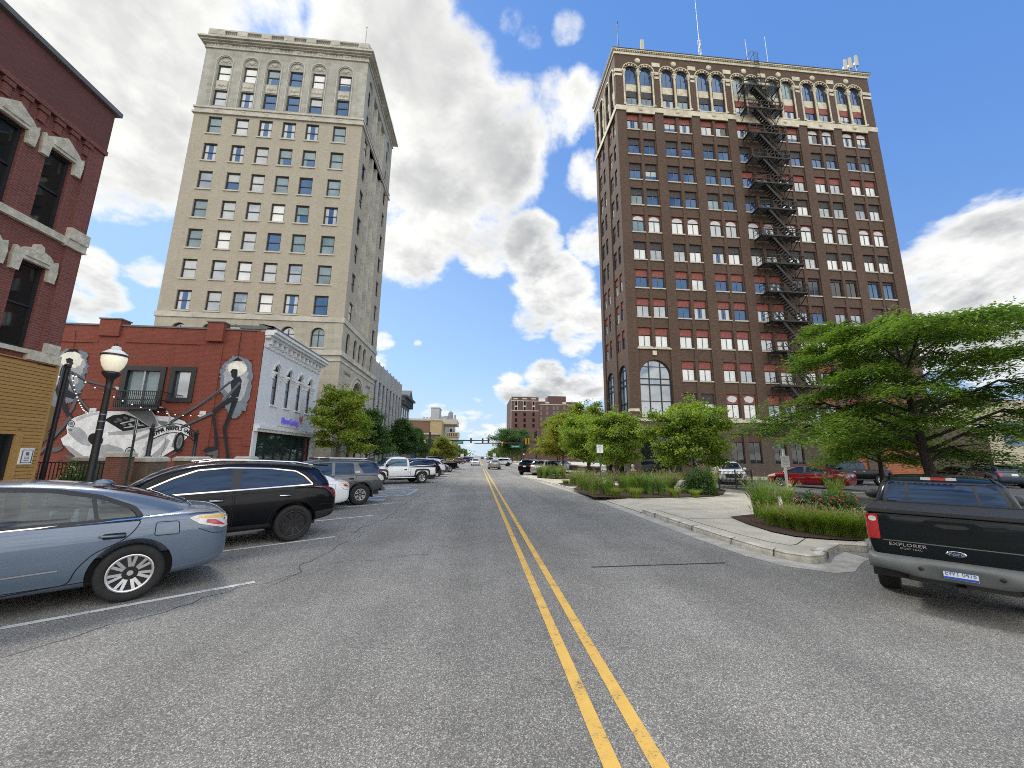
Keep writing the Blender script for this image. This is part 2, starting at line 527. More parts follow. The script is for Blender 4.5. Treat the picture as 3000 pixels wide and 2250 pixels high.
MT = dict(
 asphalt=asphalt('asphalt', (.185, .179, .166), (.47, .455, .425), False),
 lot_asphalt=asphalt('lot_asphalt', (.115, .114, .112), (.22, .218, .21), False),
 concrete=plain('concrete', (.425, .395, .325), .85, var=.16, scale=1.3, bumpy=.25),
 concrete_old=plain('concrete_old', (.36, .345, .31), .88, var=.28, scale=3.0, bumpy=.5),
 kerb=plain('kerb_concrete', (.50, .47, .40), .9, var=.3, scale=4.5, bumpy=.6),
 mulch=plain('mulch', (.055, .03, .018), .95, var=.6, scale=38, bumpy=.9),
 soil_grass=plain('verge', (.07, .075, .04), .95, var=.4, scale=2),
 yellow=road_paint('yellow_road_paint', (.66, .41, .09), (.16, .14, .1)),
 white_line=road_paint('white_road_paint', (.66, .66, .64), (.17, .165, .16)),
 blue_line=road_paint('blue_road_paint', (.27, .42, .60), (.17, .165, .16)),
 seal=plain('crack_seal', (.028, .027, .03), .6, var=.2, scale=9),
 red_brick=bricks('red_brick', (.24, .066, .048), (.15, .038, .031), (.20, .135, .115), stain=.3, streak=.2),
 red_brick_smooth=bricks('dark_red_brick', (.165, .056, .046), (.13, .042, .036), (.12, .06, .05), stain=.25),
 red_paint=bricks('red_painted_brick', (.285, .078, .05), (.225, .058, .038), (.19, .047, .032), stain=.3, bstr=.6, streak=.28, mott=.35),
 brown_brick=bricks('brown_brick', (.155, .09, .06), (.05, .027, .018), (.10, .072, .055), w=.24, h=.085, gap=.016, stain=.3, streak=.25, mott=.55),
 brown_brick_base=bricks('dark_brown_brick', (.125, .085, .068), (.05, .035, .029), (.098, .078, .066), w=.24, h=.085, gap=.016, stain=.3, streak=.25, mott=.5),
 tan_brick=bricks('tan_brick', (.45, .405, .325), (.345, .305, .24), (.37, .335, .27), w=.3, h=.09, stain=.18, streak=.15, bstr=.3, mott=.35),
 limestone=bricks('limestone_blocks', (.40, .365, .29), (.47, .44, .365), (.42, .395, .33), w=1.25, h=.42, gap=.014, stain=.22, bstr=.35, streak=.22),
 limestone_top=bricks('pale_limestone_blocks', (.36, .35, .305), (.45, .44, .395), (.41, .40, .355), w=.8, h=.4, gap=.012, stain=.25, bstr=.35, streak=.25),
 limestone_trim=plain('limestone_trim', (.45, .43, .375), .85, var=.22, scale=.9, bumpy=.35),
 ashlar=bricks('smooth_ashlar', (.44, .42, .365), (.47, .45, .395), (.40, .38, .33), w=1.8, h=.7, gap=.008, stain=.2, bstr=.15, streak=.15),
 terracotta=plain('cream_terracotta', (.55, .50, .385), .75, var=.25, scale=1.5, bumpy=.3),
 hotel_brick=bricks('hotel_brick', (.125, .062, .052), (.095, .048, .042), (.11, .07, .06), stain=.15),
 dark_pillar=bricks('grey_brown_brick', (.17, .115, .08), (.105, .07, .05), (.15, .125, .1), w=.2, h=.07),
 pillar_red=bricks('garden_red_brick', (.21, .07, .045), (.14, .045, .032), (.19, .13, .10), w=.2, h=.07),
 stone_cap=plain('stone_cap', (.46, .44, .38), .85, var=.18, scale=5, bumpy=.4),
 stone_lintel=plain('carved_stone', (.50, .465, .38), .85, var=.25, scale=6, bumpy=.8),
 white_stucco=plain('white_stucco', (.62, .645, .68), .8, var=.04, scale=2.0, bumpy=.08),
 white_trim=plain('white_trim', (.66, .67, .68), .6, var=.06, scale=4),
 slate=plain('slate_flashing', (.12, .125, .135), .5, var=.15, scale=3),
 black_iron=plain('black_iron', (.014, .014, .016), .45, var=.2, scale=8, ior=1.5),
 rust_iron=plain('weathered_black_iron', (.022, .021, .021), .65, var=.35, scale=5),
 black_frame=plain('black_frame', (.018, .018, .022), .45, var=.15, scale=4),
 brown_frame=plain('brown_frame', (.045, .025, .02), .6, var=.2, scale=4),
 grey_frame=plain('grey_frame', (.13, .13, .13), .5, var=.1, scale=4),
 red_panel=plain('faded_red_panel', (.25, .072, .058), .7, var=.2, scale=3),
 dark_panel=plain('charcoal_panel', (.036, .034, .036), .6, var=.15, scale=3),
 maroon_panel=plain('maroon_panel', (.085, .032, .028), .65, var=.2, scale=3),
 white_blob=plain('white_mask_paint', (.55, .55, .55), .8, var=.1, scale=6),
 win_dark=glass_mat('dark_window', (.022, .055, .135), ior=1.8, tint=(.35, .6, 1.0)),  # blue of the reflected sky put into the base colour and tint
 win_black=glass_mat('black_window', (.008, .010, .012), ior=1.6),
 win_blind=glass_mat('blind_window', (.38, .40, .41), ior=1.8, var=.15),
 win_white=glass_mat('bright_blind_window', (.66, .67, .66), ior=1.7, var=.08),
 win_teal=glass_mat('tinted_window', (.15, .225, .255), ior=1.6, var=.25),
 win_sheen=glass_mat('mirror_window', (.15, .19, .24), ior=2.3, var=.3),
 storefront=glass_mat('storefront_glass', (.016, .034, .034), ior=1.7),
 car_glass=glass_mat('car_glass', (.006, .011, .02), ior=1.6, rough=.02, tint=(.35, .55, 1.0)),
 car_glass_clear=glass_mat('car_glass_light', (.032, .065, .10), ior=1.7, rough=.02, var=.5, tint=(.6, .8, 1.0)),
 tyre=plain('tyre_rubber', (.016, .016, .017), .8, var=.3, scale=20),
 alloy=plain('alloy', (.62, .62, .63), .3, metal=.85, var=.06, scale=8),
 alloy_dark=plain('dark_wheel_well', (.018, .018, .019), .7, var=.2),
 rim_black=plain('gloss_black_rim', (.012, .012, .014), .25, var=.1),
 chrome=plain('chrome', (.75, .76, .78), .12, metal=1.0, var=0),
 plastic=plain('black_plastic', (.02, .02, .021), .55, var=.15, scale=10),
 grey_plastic=plain('grey_bumper_plastic', (.115, .125, .125), .5, var=.12, scale=6),
 seam=plain('panel_gap', (.006, .006, .007), .8, var=0),
 tail_red=plain('tail_lamp_red', (.42, .012, .016), .12, var=.2, scale=25, coat=1.0),
 tail_dark=plain('smoked_tail_lamp', (.13, .014, .02), .12, var=.2, scale=25, coat=1.0),
 tail_clear=plain('clear_lamp', (.58, .57, .55), .12, var=.25, scale=30, coat=1.0),
 tail_amber=plain('amber_lamp', (.72, .42, .08), .15, var=.2, scale=25, coat=1.0),
 plate_white=plain('plate_white', (.72, .74, .76), .4, var=.03),
 plate_blue=plain('plate_blue', (.02, .09, .42), .4, var=.05),
 green_metal=plain('dark_green_post', (.02, .045, .035), .5, var=.2),
 sign_green=plain('street_sign_green', (.01, .14, .075), .4, var=.05),
 sign_white=plain('sign_white', (.72, .73, .73), .45, var=.05),
 galv=plain('galvanised_steel', (.36, .37, .38), .45, metal=.6, var=.15, scale=6),
 white_metal=plain('white_metal', (.70, .71, .71), .45, var=.08, scale=5),
 bark=plain('bark', (.085, .064, .048), .95, var=.4, scale=14, bumpy=.9),
 bark_dark=plain('dark_bark', (.038, .031, .026), .95, var=.4, scale=14, bumpy=.9),
 leaf=leaf_mat('leaf_green', (.055, .125, .022), (.15, .24, .038)),
 leaf_dark=leaf_mat('leaf_dark_green', (.03, .08, .024), (.07, .145, .038), .4),
 leaf_lime=leaf_mat('leaf_lime', (.16, .245, .022), (.33, .41, .05), .55),
 leaf_yellow=leaf_mat('leaf_turning', (.19, .22, .025), (.35, .30, .045), .55),
 leaf_locust=leaf_mat('leaf_locust', (.085, .16, .03), (.22, .31, .05), .5),
 leaf_far=leaf_mat('leaf_far', (.11, .16, .05), (.2, .23, .075), .4),
 grass_blade=leaf_mat('grass_blade', (.14, .24, .03), (.29, .38, .065), .45),
 grass_dark=leaf_mat('grass_blade_dark', (.08, .17, .045), (.17, .27, .075), .4),
 grass_lime=leaf_mat('grass_blade_lime', (.2, .27, .03), (.36, .40, .06), .45),
 grass_tan=leaf_mat('grass_plume', (.30, .23, .12), (.42, .34, .2), .4),
 rose_red=plain('rose_red', (.42, .03, .045), .7, var=.3),
 rose_pale=plain('rose_pale', (.62, .55, .35), .7, var=.2),
 rock=plain('boulder', (.36, .33, .28), .9, var=.35, scale=7, bumpy=1.0),
 orange=plain('cone_orange', (.75, .11, .02), .6, var=.1),
 wood=None,
 globe=plain('lamp_globe', (.80, .76, .63), .35, var=.05, emit=(1, .9, .66), estr=.22),
 bulb=plain('string_bulb', (.9, .88, .8), .3, var=0, emit=(1, .95, .82), estr=.6),
 sig_yellow=plain('signal_yellow', (.68, .33, .02), .5, var=.08),
 sig_red=plain('signal_red_lit', (.6, .05, .03), .3, var=0, emit=(1, .12, .06), estr=2.5),
 skin=plain('skin', (.42, .24, .17), .6, var=.08),
 hair_grey=plain('grey_hair', (.33, .33, .34), .8, var=.3, scale=40),
 shirt=plain('maroon_shirt', (.10, .035, .035), .85, var=.2),
 denim=plain('denim', (.05, .07, .11), .85, var=.2),
)
def wood_planks():
 m, nt, bs = new_mat('cedar_cladding')
 uv = wall_uv(nt)
 mp = nd(nt, 'ShaderNodeMapping')
 mp.inputs['Scale'].default_value = (.7, 9, 1)
 lk(nt, uv, mp.inputs[0])
 n1 = ramp(nt, noise(nt, mp.outputs[0], 1.5, 6, .6), .3, .7)
 m2 = nd(nt, 'ShaderNodeMapping')
 m2.inputs['Scale'].default_value = (1.0, 4.0, 1)
 lk(nt, uv, m2.inputs[0])
 kn = ramp(nt, noise(nt, m2.outputs[0], 2.6, 2), .68, .74)
 fl = nd(nt, 'ShaderNodeTexBrick')
 fl.inputs['Scale'].default_value = 1.0
 fl.inputs['Brick Width'].default_value = 4.0
 fl.inputs['Row Height'].default_value = .1
 fl.inputs['Mortar Size'].default_value = .0
 fl.inputs['Color1'].default_value = (.42, .25, .08, 1)
 fl.inputs['Color2'].default_value = (.35, .20, .06, 1)
 lk(nt, uv, fl.inputs['Vector'])
 col = mixc(nt, n1, fl.outputs['Color'], (.36, .205, .062))
 col = mixc(nt, kn, col, (.07, .035, .015))
 lk(nt, col, bs.inputs['Base Color'])
 bs.inputs['Roughness'].default_value = .7
 bump(nt, bs, n1, .2, .01)
 return m
MT['wood'] = wood_planks()
def clear_glass(name, tint):
 m, nt, bs = new_mat(name)
 nt.nodes.remove(bs)
 tr = nt.nodes.new('ShaderNodeBsdfTransparent')
 tr.inputs[0].default_value = c4(tint)
 gl = nt.nodes.new('ShaderNodeBsdfGlossy')
 gl.inputs['Roughness'].default_value = .015
 gl.inputs['Color'].default_value = (.85, .93, 1, 1)
 fr = nt.nodes.new('ShaderNodeFresnel')
 fr.inputs[0].default_value = 1.7
 mx = nt.nodes.new('ShaderNodeMixShader')
 lk(nt, fr.outputs[0], mx.inputs[0])
 lk(nt, tr.outputs[0], mx.inputs[1])
 lk(nt, gl.outputs[0], mx.inputs[2])
 lk(nt, mx.outputs[0], nt.nodes['Material Output'].inputs[0])
 return m
MT['side_glass'] = clear_glass('clear_side_glass', (.36, .45, .49))
MT['seat_cloth'] = plain('seat_cloth', (.05, .055, .065), .9, var=.2, scale=20)
MT['trim_beige'] = plain('beige_trim', (.30, .28, .24), .8, var=.1)
SUN_AZ, SUN_EL = R(-38), R(50)      # azimuth clockwise from the road's direction
scene.view_settings.view_transform = 'Standard'
scene.view_settings.look = 'None'
scene.view_settings.gamma = 1.0
scene.view_settings.exposure = 0.82
w = bpy.data.worlds.new('World')
scene.world = w
w.use_nodes = True
nt = w.node_tree
bg = nt.nodes['Background']
bg.inputs['Strength'].default_value = .12
sky = nt.nodes.new('ShaderNodeTexSky')
sky.sky_type = 'NISHITA'
sky.sun_disc = False
sky.sun_elevation = SUN_EL
sky.sun_rotation = SUN_AZ
sky.air_density = 1.0
sky.dust_density = .25
sky.ozone_density = 2.2
dirv = nt.nodes.new('ShaderNodeTexCoord').outputs['Generated']
nrm = nd(nt, 'ShaderNodeVectorMath', operation='NORMALIZE')
lk(nt, dirv, nrm.inputs[0])
D = nrm.outputs[0]
sep = nt.nodes.new('ShaderNodeSeparateXYZ')
lk(nt, D, sep.inputs[0])
def m2(op, a, b=None, c=None, clamp=False):
 n = nd(nt, 'ShaderNodeMath', operation=op)
 n.use_clamp = clamp
 for i, v in enumerate((a, b, c)):
  if v is None:
   continue
  if isinstance(v, (int, float)):
   n.inputs[i].default_value = v
  else:
   lk(nt, v, n.inputs[i])
 return n.outputs[0]
def smooth(src, lo, hi):
 n = nt.nodes.new('ShaderNodeMapRange')
 n.interpolation_type = 'SMOOTHSTEP'
 n.inputs[1].default_value, n.inputs[2].default_value = lo, hi
 lk(nt, src, n.inputs[0])
 return n.outputs[0]
BANKS = [(60, -80, 20, 1.0), (330, 60, 12, 1.0), (520, 120, 9, .8), (390, 210, 7, .8), (560, 300, 4, .45), (780, 0, 5, .75), (860, -60, 4, .6),
         (1010, -90, 3.5, .6), (985, 75, 1.8, .5), (1120, 150, 9, 1.0), (1300, 330, 9, 1.0), (1480, 420, 8, .9), (1620, 330, 5, .7), (1250, 560, 9, 1.0), (1200, 720, 7, .9),
         (1420, 700, 6, .6), (1500, 560, 4, .4), (1560, 720, 5, .9), (1620, 840, 6, 1.0), (1560, 930, 4, .8), (1700, 960, 5, .9),
         (1700, 300, 4, .7), (1720, 520, 4, .7), (1730, 700, 4, .8),
         (1250, 1290, 3, .5), (1400, 1300, 3, .5), (1330, 1230, 2.5, .7), (1660, 1170, 4, .9), (1580, 1180, 3.5, .8), (1500, 1140, 3, .8), (1600, 1120, 4, .9), (1720, 1120, 4, .9), (1390, 1200, 2.5, .6), (1280, 1215, 2.5, .6), (1450, 1230, 3, .6),
         (1500, 60, 2, .5), (1550, 110, 2, .5), (1660, 80, 2.2, .5), (1540, 20, 1.5, .4),
         (250, 780, 2.6, .9), (270, 880, 3.4, .9), (440, 790, 2.2, .7), (500, 545, 2, .7), (420, 740, 1.6, .5), (320, 700, 3, .3), (480, 640, 2.5, .3), (360, 800, 1.8, .4),
         (1125, 1000, 1.8, .75), (1225, 1008, .8, .55), (1110, 1050, 1.6, .5),
         (2720, 820, 4, .9), (2860, 800, 6, 1.0), (2990, 740, 6, 1.0), (2800, 930, 6, .9), (2980, 940, 7, .9), (2680, 1000, 4, .8)]
tot = None
for px, py, rad, wt in BANKS:
 v = ray(px, py).normalized()
 dn = nd(nt, 'ShaderNodeVectorMath', operation='DOT_PRODUCT')
 lk(nt, D, dn.inputs[0])
 dn.inputs[1].default_value = v
 b = m2('MULTIPLY', smooth(dn.outputs['Value'], math.cos(R(rad * 1.25)), math.cos(R(rad * .3))), wt)
 tot = b if tot is None else m2('MAXIMUM', tot, b)
back = m2('MULTIPLY', smooth(sep.outputs[1], .25, -.25), .80)
tot = m2('MAXIMUM', tot, back)
zz = m2('ADD', m2('MAXIMUM', sep.outputs[2], 0.0), .32)
cb = nt.nodes.new('ShaderNodeCombineXYZ')
lk(nt, m2('DIVIDE', sep.outputs[0], zz), cb.inputs[0])
lk(nt, m2('DIVIDE', sep.outputs[1], zz), cb.inputs[1])
cb.inputs[2].default_value = .37
pv = cb.outputs[0]
sunv = Vector((math.sin(SUN_AZ) * math.cos(SUN_EL), math.cos(SUN_AZ) * math.cos(SUN_EL), math.sin(SUN_EL)))
sh = nd(nt, 'ShaderNodeVectorMath', operation='ADD')
lk(nt, pv, sh.inputs[0])
sh.inputs[1].default_value = (sunv.x * .075, sunv.y * .075 - .03, 0)
def fbm(vec):
 return m2('ADD', m2('MULTIPLY', noise(nt, vec, 3.4, 10, .60, .3), .74), m2('MULTIPLY', noise(nt, vec, 12.0, 7, .62), .26))
fA = fbm(pv)
lowA = noise(nt, pv, 4.2, 5, .5, .2)
lowB = noise(nt, sh.outputs[0], 4.2, 5, .5, .2)
dens_raw = m2('ADD', m2('MULTIPLY', tot, .62), m2('MULTIPLY', m2('SUBTRACT', fA, .5), 1.75))
dens = smooth(dens_raw, .25, .52)
thick = smooth(m2('ADD', dens_raw, m2('MULTIPLY', m2('SUBTRACT', lowA, .5), .9)), .36, .86)
lit = smooth(m2('ADD', m2('SUBTRACT', lowA, lowB), m2('MULTIPLY', m2('SUBTRACT', fA, .5), .25)), -.01, .2)
sund = nd(nt, 'ShaderNodeVectorMath', operation='DOT_PRODUCT')
lk(nt, D, sund.inputs[0])
sund.inputs[1].default_value = sunv
glow = smooth(sund.outputs['Value'], .72, 1.0)
CK = 3.9    # cloud radiance against the sky texture's own units
shade_c = mixc(nt, lit, (.43 * CK, .46 * CK, .50 * CK), (.98 * CK, .99 * CK, .98 * CK))
cloud_c = mixc(nt, m2('MULTIPLY', thick, .88), (1.3 * CK, 1.3 * CK, 1.27 * CK), shade_c)
cloud_c = mixc(nt, m2('MULTIPLY', glow, .35), cloud_c, (1.35 * CK, 1.33 * CK, 1.26 * CK))
hz = smooth(sep.outputs[2], .26, -.02)
UN = 1.0 / (.12 * 1.741)
el = smooth(m2('SUBTRACT', sep.outputs[2], m2('MULTIPLY', sep.outputs[0], -.38)), .0, .95)
blue = mixc(nt, el, (.46 * UN, .70 * UN, .95 * UN), (.125 * UN, .32 * UN, .79 * UN))
sky_c = mixc(nt, .72, mixc(nt, 1.0, sky.outputs[0], (.62, .72, .92), 'MULTIPLY'), blue)
base = mixc(nt, m2('MULTIPLY', hz, .72), sky_c, (.78 * CK, .93 * CK, 1.07 * CK))
cloud_c = mixc(nt, smooth(sep.outputs[1], .1, -.35), cloud_c, mixc(nt, 1.0, cloud_c, (2.5, 2.45, 2.35), 'MULTIPLY'))
col = mixc(nt, dens, base, cloud_c)
lk(nt, col, bg.inputs['Color'])
w.cycles.sampling_method = 'MANUAL'
w.cycles.sample_map_resolution = 512
sl = bpy.data.lights.new('sun', 'SUN')
sl.energy = 2.0
sl.angle = R(12.0)
sl.color = (1.0, .95, .86)
so = bpy.data.objects.new('sun', sl)
COL.objects.link(so)
so.rotation_euler = (-sunv).to_track_quat('-Z', 'Y').to_euler()
so.location = (-20, 30, 60)
scene.cycles.filter_width = 1.0
scene.cycles.use_denoising = False
WALK = .13
def sheet(name, polys, mat, z=None, kind='structure'):
 mb = MB()
 for p in polys:
  mb.poly([(q[0], q[1], q[2] if len(q) > 2 else z) for q in p])
 me = mb.mesh(name, mat, False)
 bm = bmesh.new()
 bm.from_mesh(me)
 bmesh.ops.triangulate(bm, faces=bm.faces)
 for f in bm.faces:
  if f.normal.z < 0:
   f.normal_flip()
 bm.to_mesh(me)
 bm.free()
 return tag(link(name, me), kind=kind)
def slab(name, outline, mat, z=WALK, kerb=.17, kerb_edges=None, mkerb=None):
 """raised pavement with a kerb stone along the outline; kerb_edges: indices of outline edges that carry a kerb"""
 tag_o = sheet(name, [[(p[0], p[1]) for p in outline]], mat, z)
 if kerb_edges is None:
  return tag_o
 mb = MB()
 n = len(outline)
 ctr = sum((Vector(p[:2]) for p in outline), Vector((0, 0))) / n
 run = [Vector(outline[i % n][:2]) for i in kerb_edges] + [Vector(outline[(kerb_edges[-1] + 1) % n][:2])]
 inn = []
 for i, p in enumerate(run):
  a, b = run[max(0, i - 1)], run[min(len(run) - 1, i + 1)]
  t = (b - a).normalized()
  nv = Vector((-t.y, t.x))
  s = KSIDE
  inn.append((nv * s, t))
 rows = [(-.0, 0.0), (-.0, z * .55), (.018, z + .004), (.05, z + .016), (kerb, z + .012), (kerb + .012, z - .02)]
 for i in range(len(run) - 1):
  for (d0, h0), (d1, h1) in zip(rows, rows[1:]):
   q = []
   for (d, h, j) in ((d0, h0, i), (d0, h0, i + 1), (d1, h1, i + 1), (d1, h1, i)):
    pt = run[j] + inn[j][0] * d
    q.append((pt.x, pt.y, h))
   mb.poly(q)
 mb.build('kerb', mkerb or MT['kerb'], tag_o)
 return tag_o
sheet('ground', [[(-2500, -600), (2500, -600), (2500, 3800), (-2500, 3800)]], MT['soil_grass'], -.03)
CR0, CR1 = 64.5, 79.0        # the cross street
road = sheet('road', [[(-8.4, -70), (14, -70), (14, CR0), (-8.4, CR0)], [(-260, CR0), (260, CR0), (260, CR1), (-260, CR1)],
                      [(-8.4, CR1), (10, CR1), (10, 1500), (-8.4, 1500)]], MT['asphalt'], 0.0)
sheet('parking_lot', [[(14.0, 13.6), (90, 13.6), (90, 34.2), (15.5, 34.2), (15.5, 19.0), (14, 16.5)]], MT['lot_asphalt'], .10)
sheet('parking_lot_ground', [[(14, -70), (90, -70), (90, 13.6), (14, 13.6)]], MT['lot_asphalt'], .09)
KSIDE = 1
def rounded(pts, r, n=6):
 out = []
 m = len(pts)
 for i in range(m):
  p, a, b = Vector(pts[i]), Vector(pts[i - 1]), Vector(pts[(i + 1) % m])
  rr = r[i] if hasattr(r, '__len__') else r
  if rr <= 0:
   out.append((p.x, p.y))
   continue
  u, v = (a - p).normalized(), (b - p).normalized()
  s, e = p + u * rr, p + v * rr
  for k in range(n + 1):
   t = k / n
   q = s * (1 - t) ** 2 + p * 2 * t * (1 - t) + e * t * t
   out.append((q.x, q.y))
 return out
KSIDE = 1
LB = [(-8.3, -70), (-8.3, 54.0)] + [(-6.6, 57.0), (-3.8, 58.2), (-2.7, 59.6), (-2.6, 61.2), (-3.4, 62.6), (-5.5, 64.2)] + [(-30, 64.4), (-30, -70)]
KSIDE = 1
slab('pavement', LB, MT['concrete'], kerb_edges=list(range(0, 7)))
slab('pavement', [(-8.4, CR1 + .5), (-8.4, 1500), (-30, 1500), (-30, CR1 + .5)], MT['concrete'], kerb_edges=[0])
near = [(5.93, 14.0), (5.90, 11.5), (5.90, 9.4), (5.98, 8.2), (6.12, 7.6), (6.38, 7.32), (6.75, 7.42), (7.25, 7.85), (7.95, 8.3), (8.4, 8.12), (11.2, 10.4), (11.6, 10.4), (11.6, -70), (14, -70), (14, 13.6), (14, 14.0)]
KSIDE = 1
slab('pavement', near, MT['concrete'], kerb_edges=list(range(0, 11)))
mb = MB()
g = [Vector(p) for p in [(5.70, 40)] + [(5.62, 30), (5.86, 19), (5.93, 14.0)] + near[1:9]]
go = [Vector(p) for p in [(4.6, 40), (4.85, 30), (5.40, 19), (5.46, 14.0), (5.44, 11.5), (5.44, 9.4), (5.50, 8.0), (5.72, 7.2), (6.3, 6.72), (6.75, 6.8), (7.4, 7.3), (7.9, 7.6)]]
for i in range(len(g) - 1):
 mb.poly([(g[i].x, g[i].y, .006), (go[i].x, go[i].y, .004), (go[i + 1].x, go[i + 1].y, .004), (g[i + 1].x, g[i + 1].y, .006)])
mb.build('gutter', MT['concrete_old'], road)
DW0, DW1 = 14.0, 18.7
sheet('driveway', [[(5.93, DW0, .02), (5.86, DW1 + .4, .02), (6.9, DW1, WALK), (6.9, DW0, WALK)],
                   [(6.9, DW0, WALK), (6.9, DW1, WALK), (14, DW1 + .6, WALK), (14, DW0, WALK)],
                   [(14, DW0, WALK), (14, DW1 + .6, WALK), (15.6, 19.4, .104), (15.6, 14.0, .104)]], MT['concrete'])
far = [(4.2, 38.3), (4.35, 36.2), (4.75, 33.2), (5.25, 29.9), (5.60, 24.0), (5.86, DW1 + .4), (6.9, DW1), (14, DW1 + .6), (15.5, 19.4), (15.5, 34.2), (90, 34.2), (90, 64.4), (12.6, 64.4), (11.2, 63.5), (10.9, 40.5), (6.0, 39.2)]
KSIDE = 1
KSIDE = 1
slab('pavement', far, MT['concrete'], kerb_edges=[15, 0, 1, 2, 3, 4])
slab('pavement', [(10, 1500), (10, CR1 + .5), (40, CR1 + .5), (40, 1500)], MT['concrete'], kerb_edges=[0])
ZK = lambda u, v: (1600 + u / 4.424, 1300 + v / 4.424)
bz = WALK + .03
bed1 = [on_z(*ZK(*p), bz) for p in ((150, 515), (250, 546), (430, 548), (345, 582), (610, 690), (1150, 702), (1700, 690), (2180, 678), (2290, 655), (2330, 600), (2150, 560), (1500, 545), (1000, 545), (560, 500), (300, 490))]
sheet('mulch_bed', [[(p.x, p.y) for p in bed1]], MT['mulch'], bz)
bed2 = [on_z(*p, bz) for p in ((2140, 1513), (2185, 1532), (2260, 1556), (2330, 1570), (2420, 1578), (2535, 1584))]
bed2 = [(p.x, p.y) for p in bed2] + [(11.0, 10.9), (13.6, 12.2), (13.4, 13.4), (11.0, 13.4)]
sheet('mulch_bed', [bed2], MT['mulch'], bz)
bed3 = [on_z(*p, bz) for p in ((1573, 1399), (1640, 1403), (1720, 1400), (1700, 1392), (1590, 1392))]
sheet('mulch_bed', [[(p.x, p.y) for p in bed3]], MT['mulch'], bz)
mb = MB()
for a_, b_ in (((5.88, 12.9), (6.12, 12.9)), ((5.87, 10.6), (6.12, 10.62)), ((5.88, 8.95), (6.14, 9.05)), ((6.05, 7.85), (6.28, 7.98)), ((7.0, 7.6), (6.88, 7.8)), ((5.6, 25), (5.8, 25)), ((5.72, 22), (5.95, 22)), ((5.45, 28), (5.7, 28)), ((5.0, 31.5), (5.25, 31.6))):
 a_, b_ = Vector(a_), Vector(b_)
 t_ = (b_ - a_).normalized() * .2
 mb.bar((a_.x - .004, a_.y, .02), (a_.x + .012, a_.y, WALK + .006), .014)
 mb.bar((a_.x + .01, a_.y, WALK + .013), (b_.x - .06, b_.y, WALK + .013), .014, .008)
mb.build('kerb_joints', MT['seal'], road)
mb = MB()
def strip(mb, pts, wd, z, mi=0):
 pts = [Vector(p) for p in pts]
 L, Rr = [], []
 for i, p in enumerate(pts):
  a, b = pts[max(0, i - 1)], pts[min(len(pts) - 1, i + 1)]
  t = (b - a).normalized()
  nv = Vector((-t.y, t.x)) * wd / 2
  L.append(p + nv)
  Rr.append(p - nv)
 for i in range(len(pts) - 1):
  mb.poly([(L[i].x, L[i].y, z), (Rr[i].x, Rr[i].y, z), (Rr[i + 1].x, Rr[i + 1].y, z), (L[i + 1].x, L[i + 1].y, z)], mi)
strip(mb, [(6.42, 13.9), (6.40, 11.5), (6.42, 9.6), (6.55, 8.6), (6.75, 8.25), (7.0, 8.35), (7.8, 9.0)], .022, WALK + .004)
for a, b in (((6.42, 11.9), (8.3, 11.9)), ((5.95, 14.0), (9.2, 14.05)), ((5.9, 18.9), (12, 18.9)), ((6.0, 21), (8, 21)), ((5.8, 25), (7, 25))):
 strip(mb, [a, b], .02, WALK + .005)
mb.build('pavement_joints', MT['seal'], road)
mb = MB()
y = 1.0
for x in (.91, 1.22):
 strip(mb, [(x - .05 if False else x, -20), (x, 20), (x, 61.6)], .115, .005)
 strip(mb, [(x, 82), (x, 600)], .115, .005)
mb.build('centre_lines', MT['yellow'], road)
mb = MB()
STALL = Vector((-math.cos(R(39)), -math.sin(R(39))))
for k in range(-2, 15):
 y0 = 6.75 + 3.43 * k
 if 26 < y0 < 0:
  continue
 a = Vector((-3.38, y0))
 strip(mb, [a, a + STALL * 6.2], .105, .005)
for x in [-5 + 1.1 * i for i in range(17)]:
 strip(mb, [(x, 62.2), (x + .55, 62.2)], .35, .005)
 strip(mb, [(x, 66.4), (x + .55, 66.4)], .35, .005)
strip(mb, [(1.6, 56.2), (5.5, 56.0)], .35, .005)
for x, yy in ((21.5, 21.2), (27, 21.2), (33, 21.0)):
 strip(mb, [(x, yy), (x + 1.4, yy + .05)], .13, .106)
for k in range(9):
 x = 20 + 2.9 * k
 strip(mb, [(x, 27), (x + 2, 32)], .1, .105)
mb.build('parking_lines', MT['white_line'], road)
mb = MB()
a = Vector((-3.38, 6.75 + 3.43 * 4))
b = Vector((-3.38, 6.75 + 3.43 * 5))
strip(mb, [a + STALL * .1, b + STALL * .1], .14, .006)
for t in (.25, .5, .75):
 p = a.lerp(b, t)
 strip(mb, [p + STALL * .3, p + STALL * 3.0 + Vector((0, -1.3))], .12, .0055)
for y0 in (6.75 + 3.43 * 3.5, 6.75 + 3.43 * 5.4):
 c = Vector((-3.9, y0)) + STALL * 1.2
 mb.poly([(c.x - .8, c.y - .5, .0065), (c.x + .8, c.y - .2, .0065), (c.x + .8, c.y + .55, .0065), (c.x - .8, c.y + .25, .0065)])
mb.build('accessible_bay_paint', MT['blue_line'], road)
mb = MB()
cr = random.Random(3)
def crack(a, b, wd, n=26, amp=.10):
 a, b = Vector(a), Vector(b)
 t = (b - a)
 nv = Vector((-t.y, t.x)).normalized()
 pts = []
 off = 0
 for i in range(n + 1):
  off = off * .72 + cr.uniform(-amp, amp)
  pts.append(a + t * (i / n) + nv * off)
 for i in range(n):
  strip(mb, [pts[i], pts[i + 1]], wd * cr.uniform(.5, 1.4), .0045 + .00002 * i)
strip(mb, [(2.1, 7.30), (3.4, 7.38), (4.75, 7.46)], .045, .0055)
crack((-2.85, 7.2), (-6.3, 2.0), .009, 40)
crack((-3.0, 10.6), (-2.7, 24), .017, 40)
crack((-2.7, 24), (-2.3, 50), .035, 40)
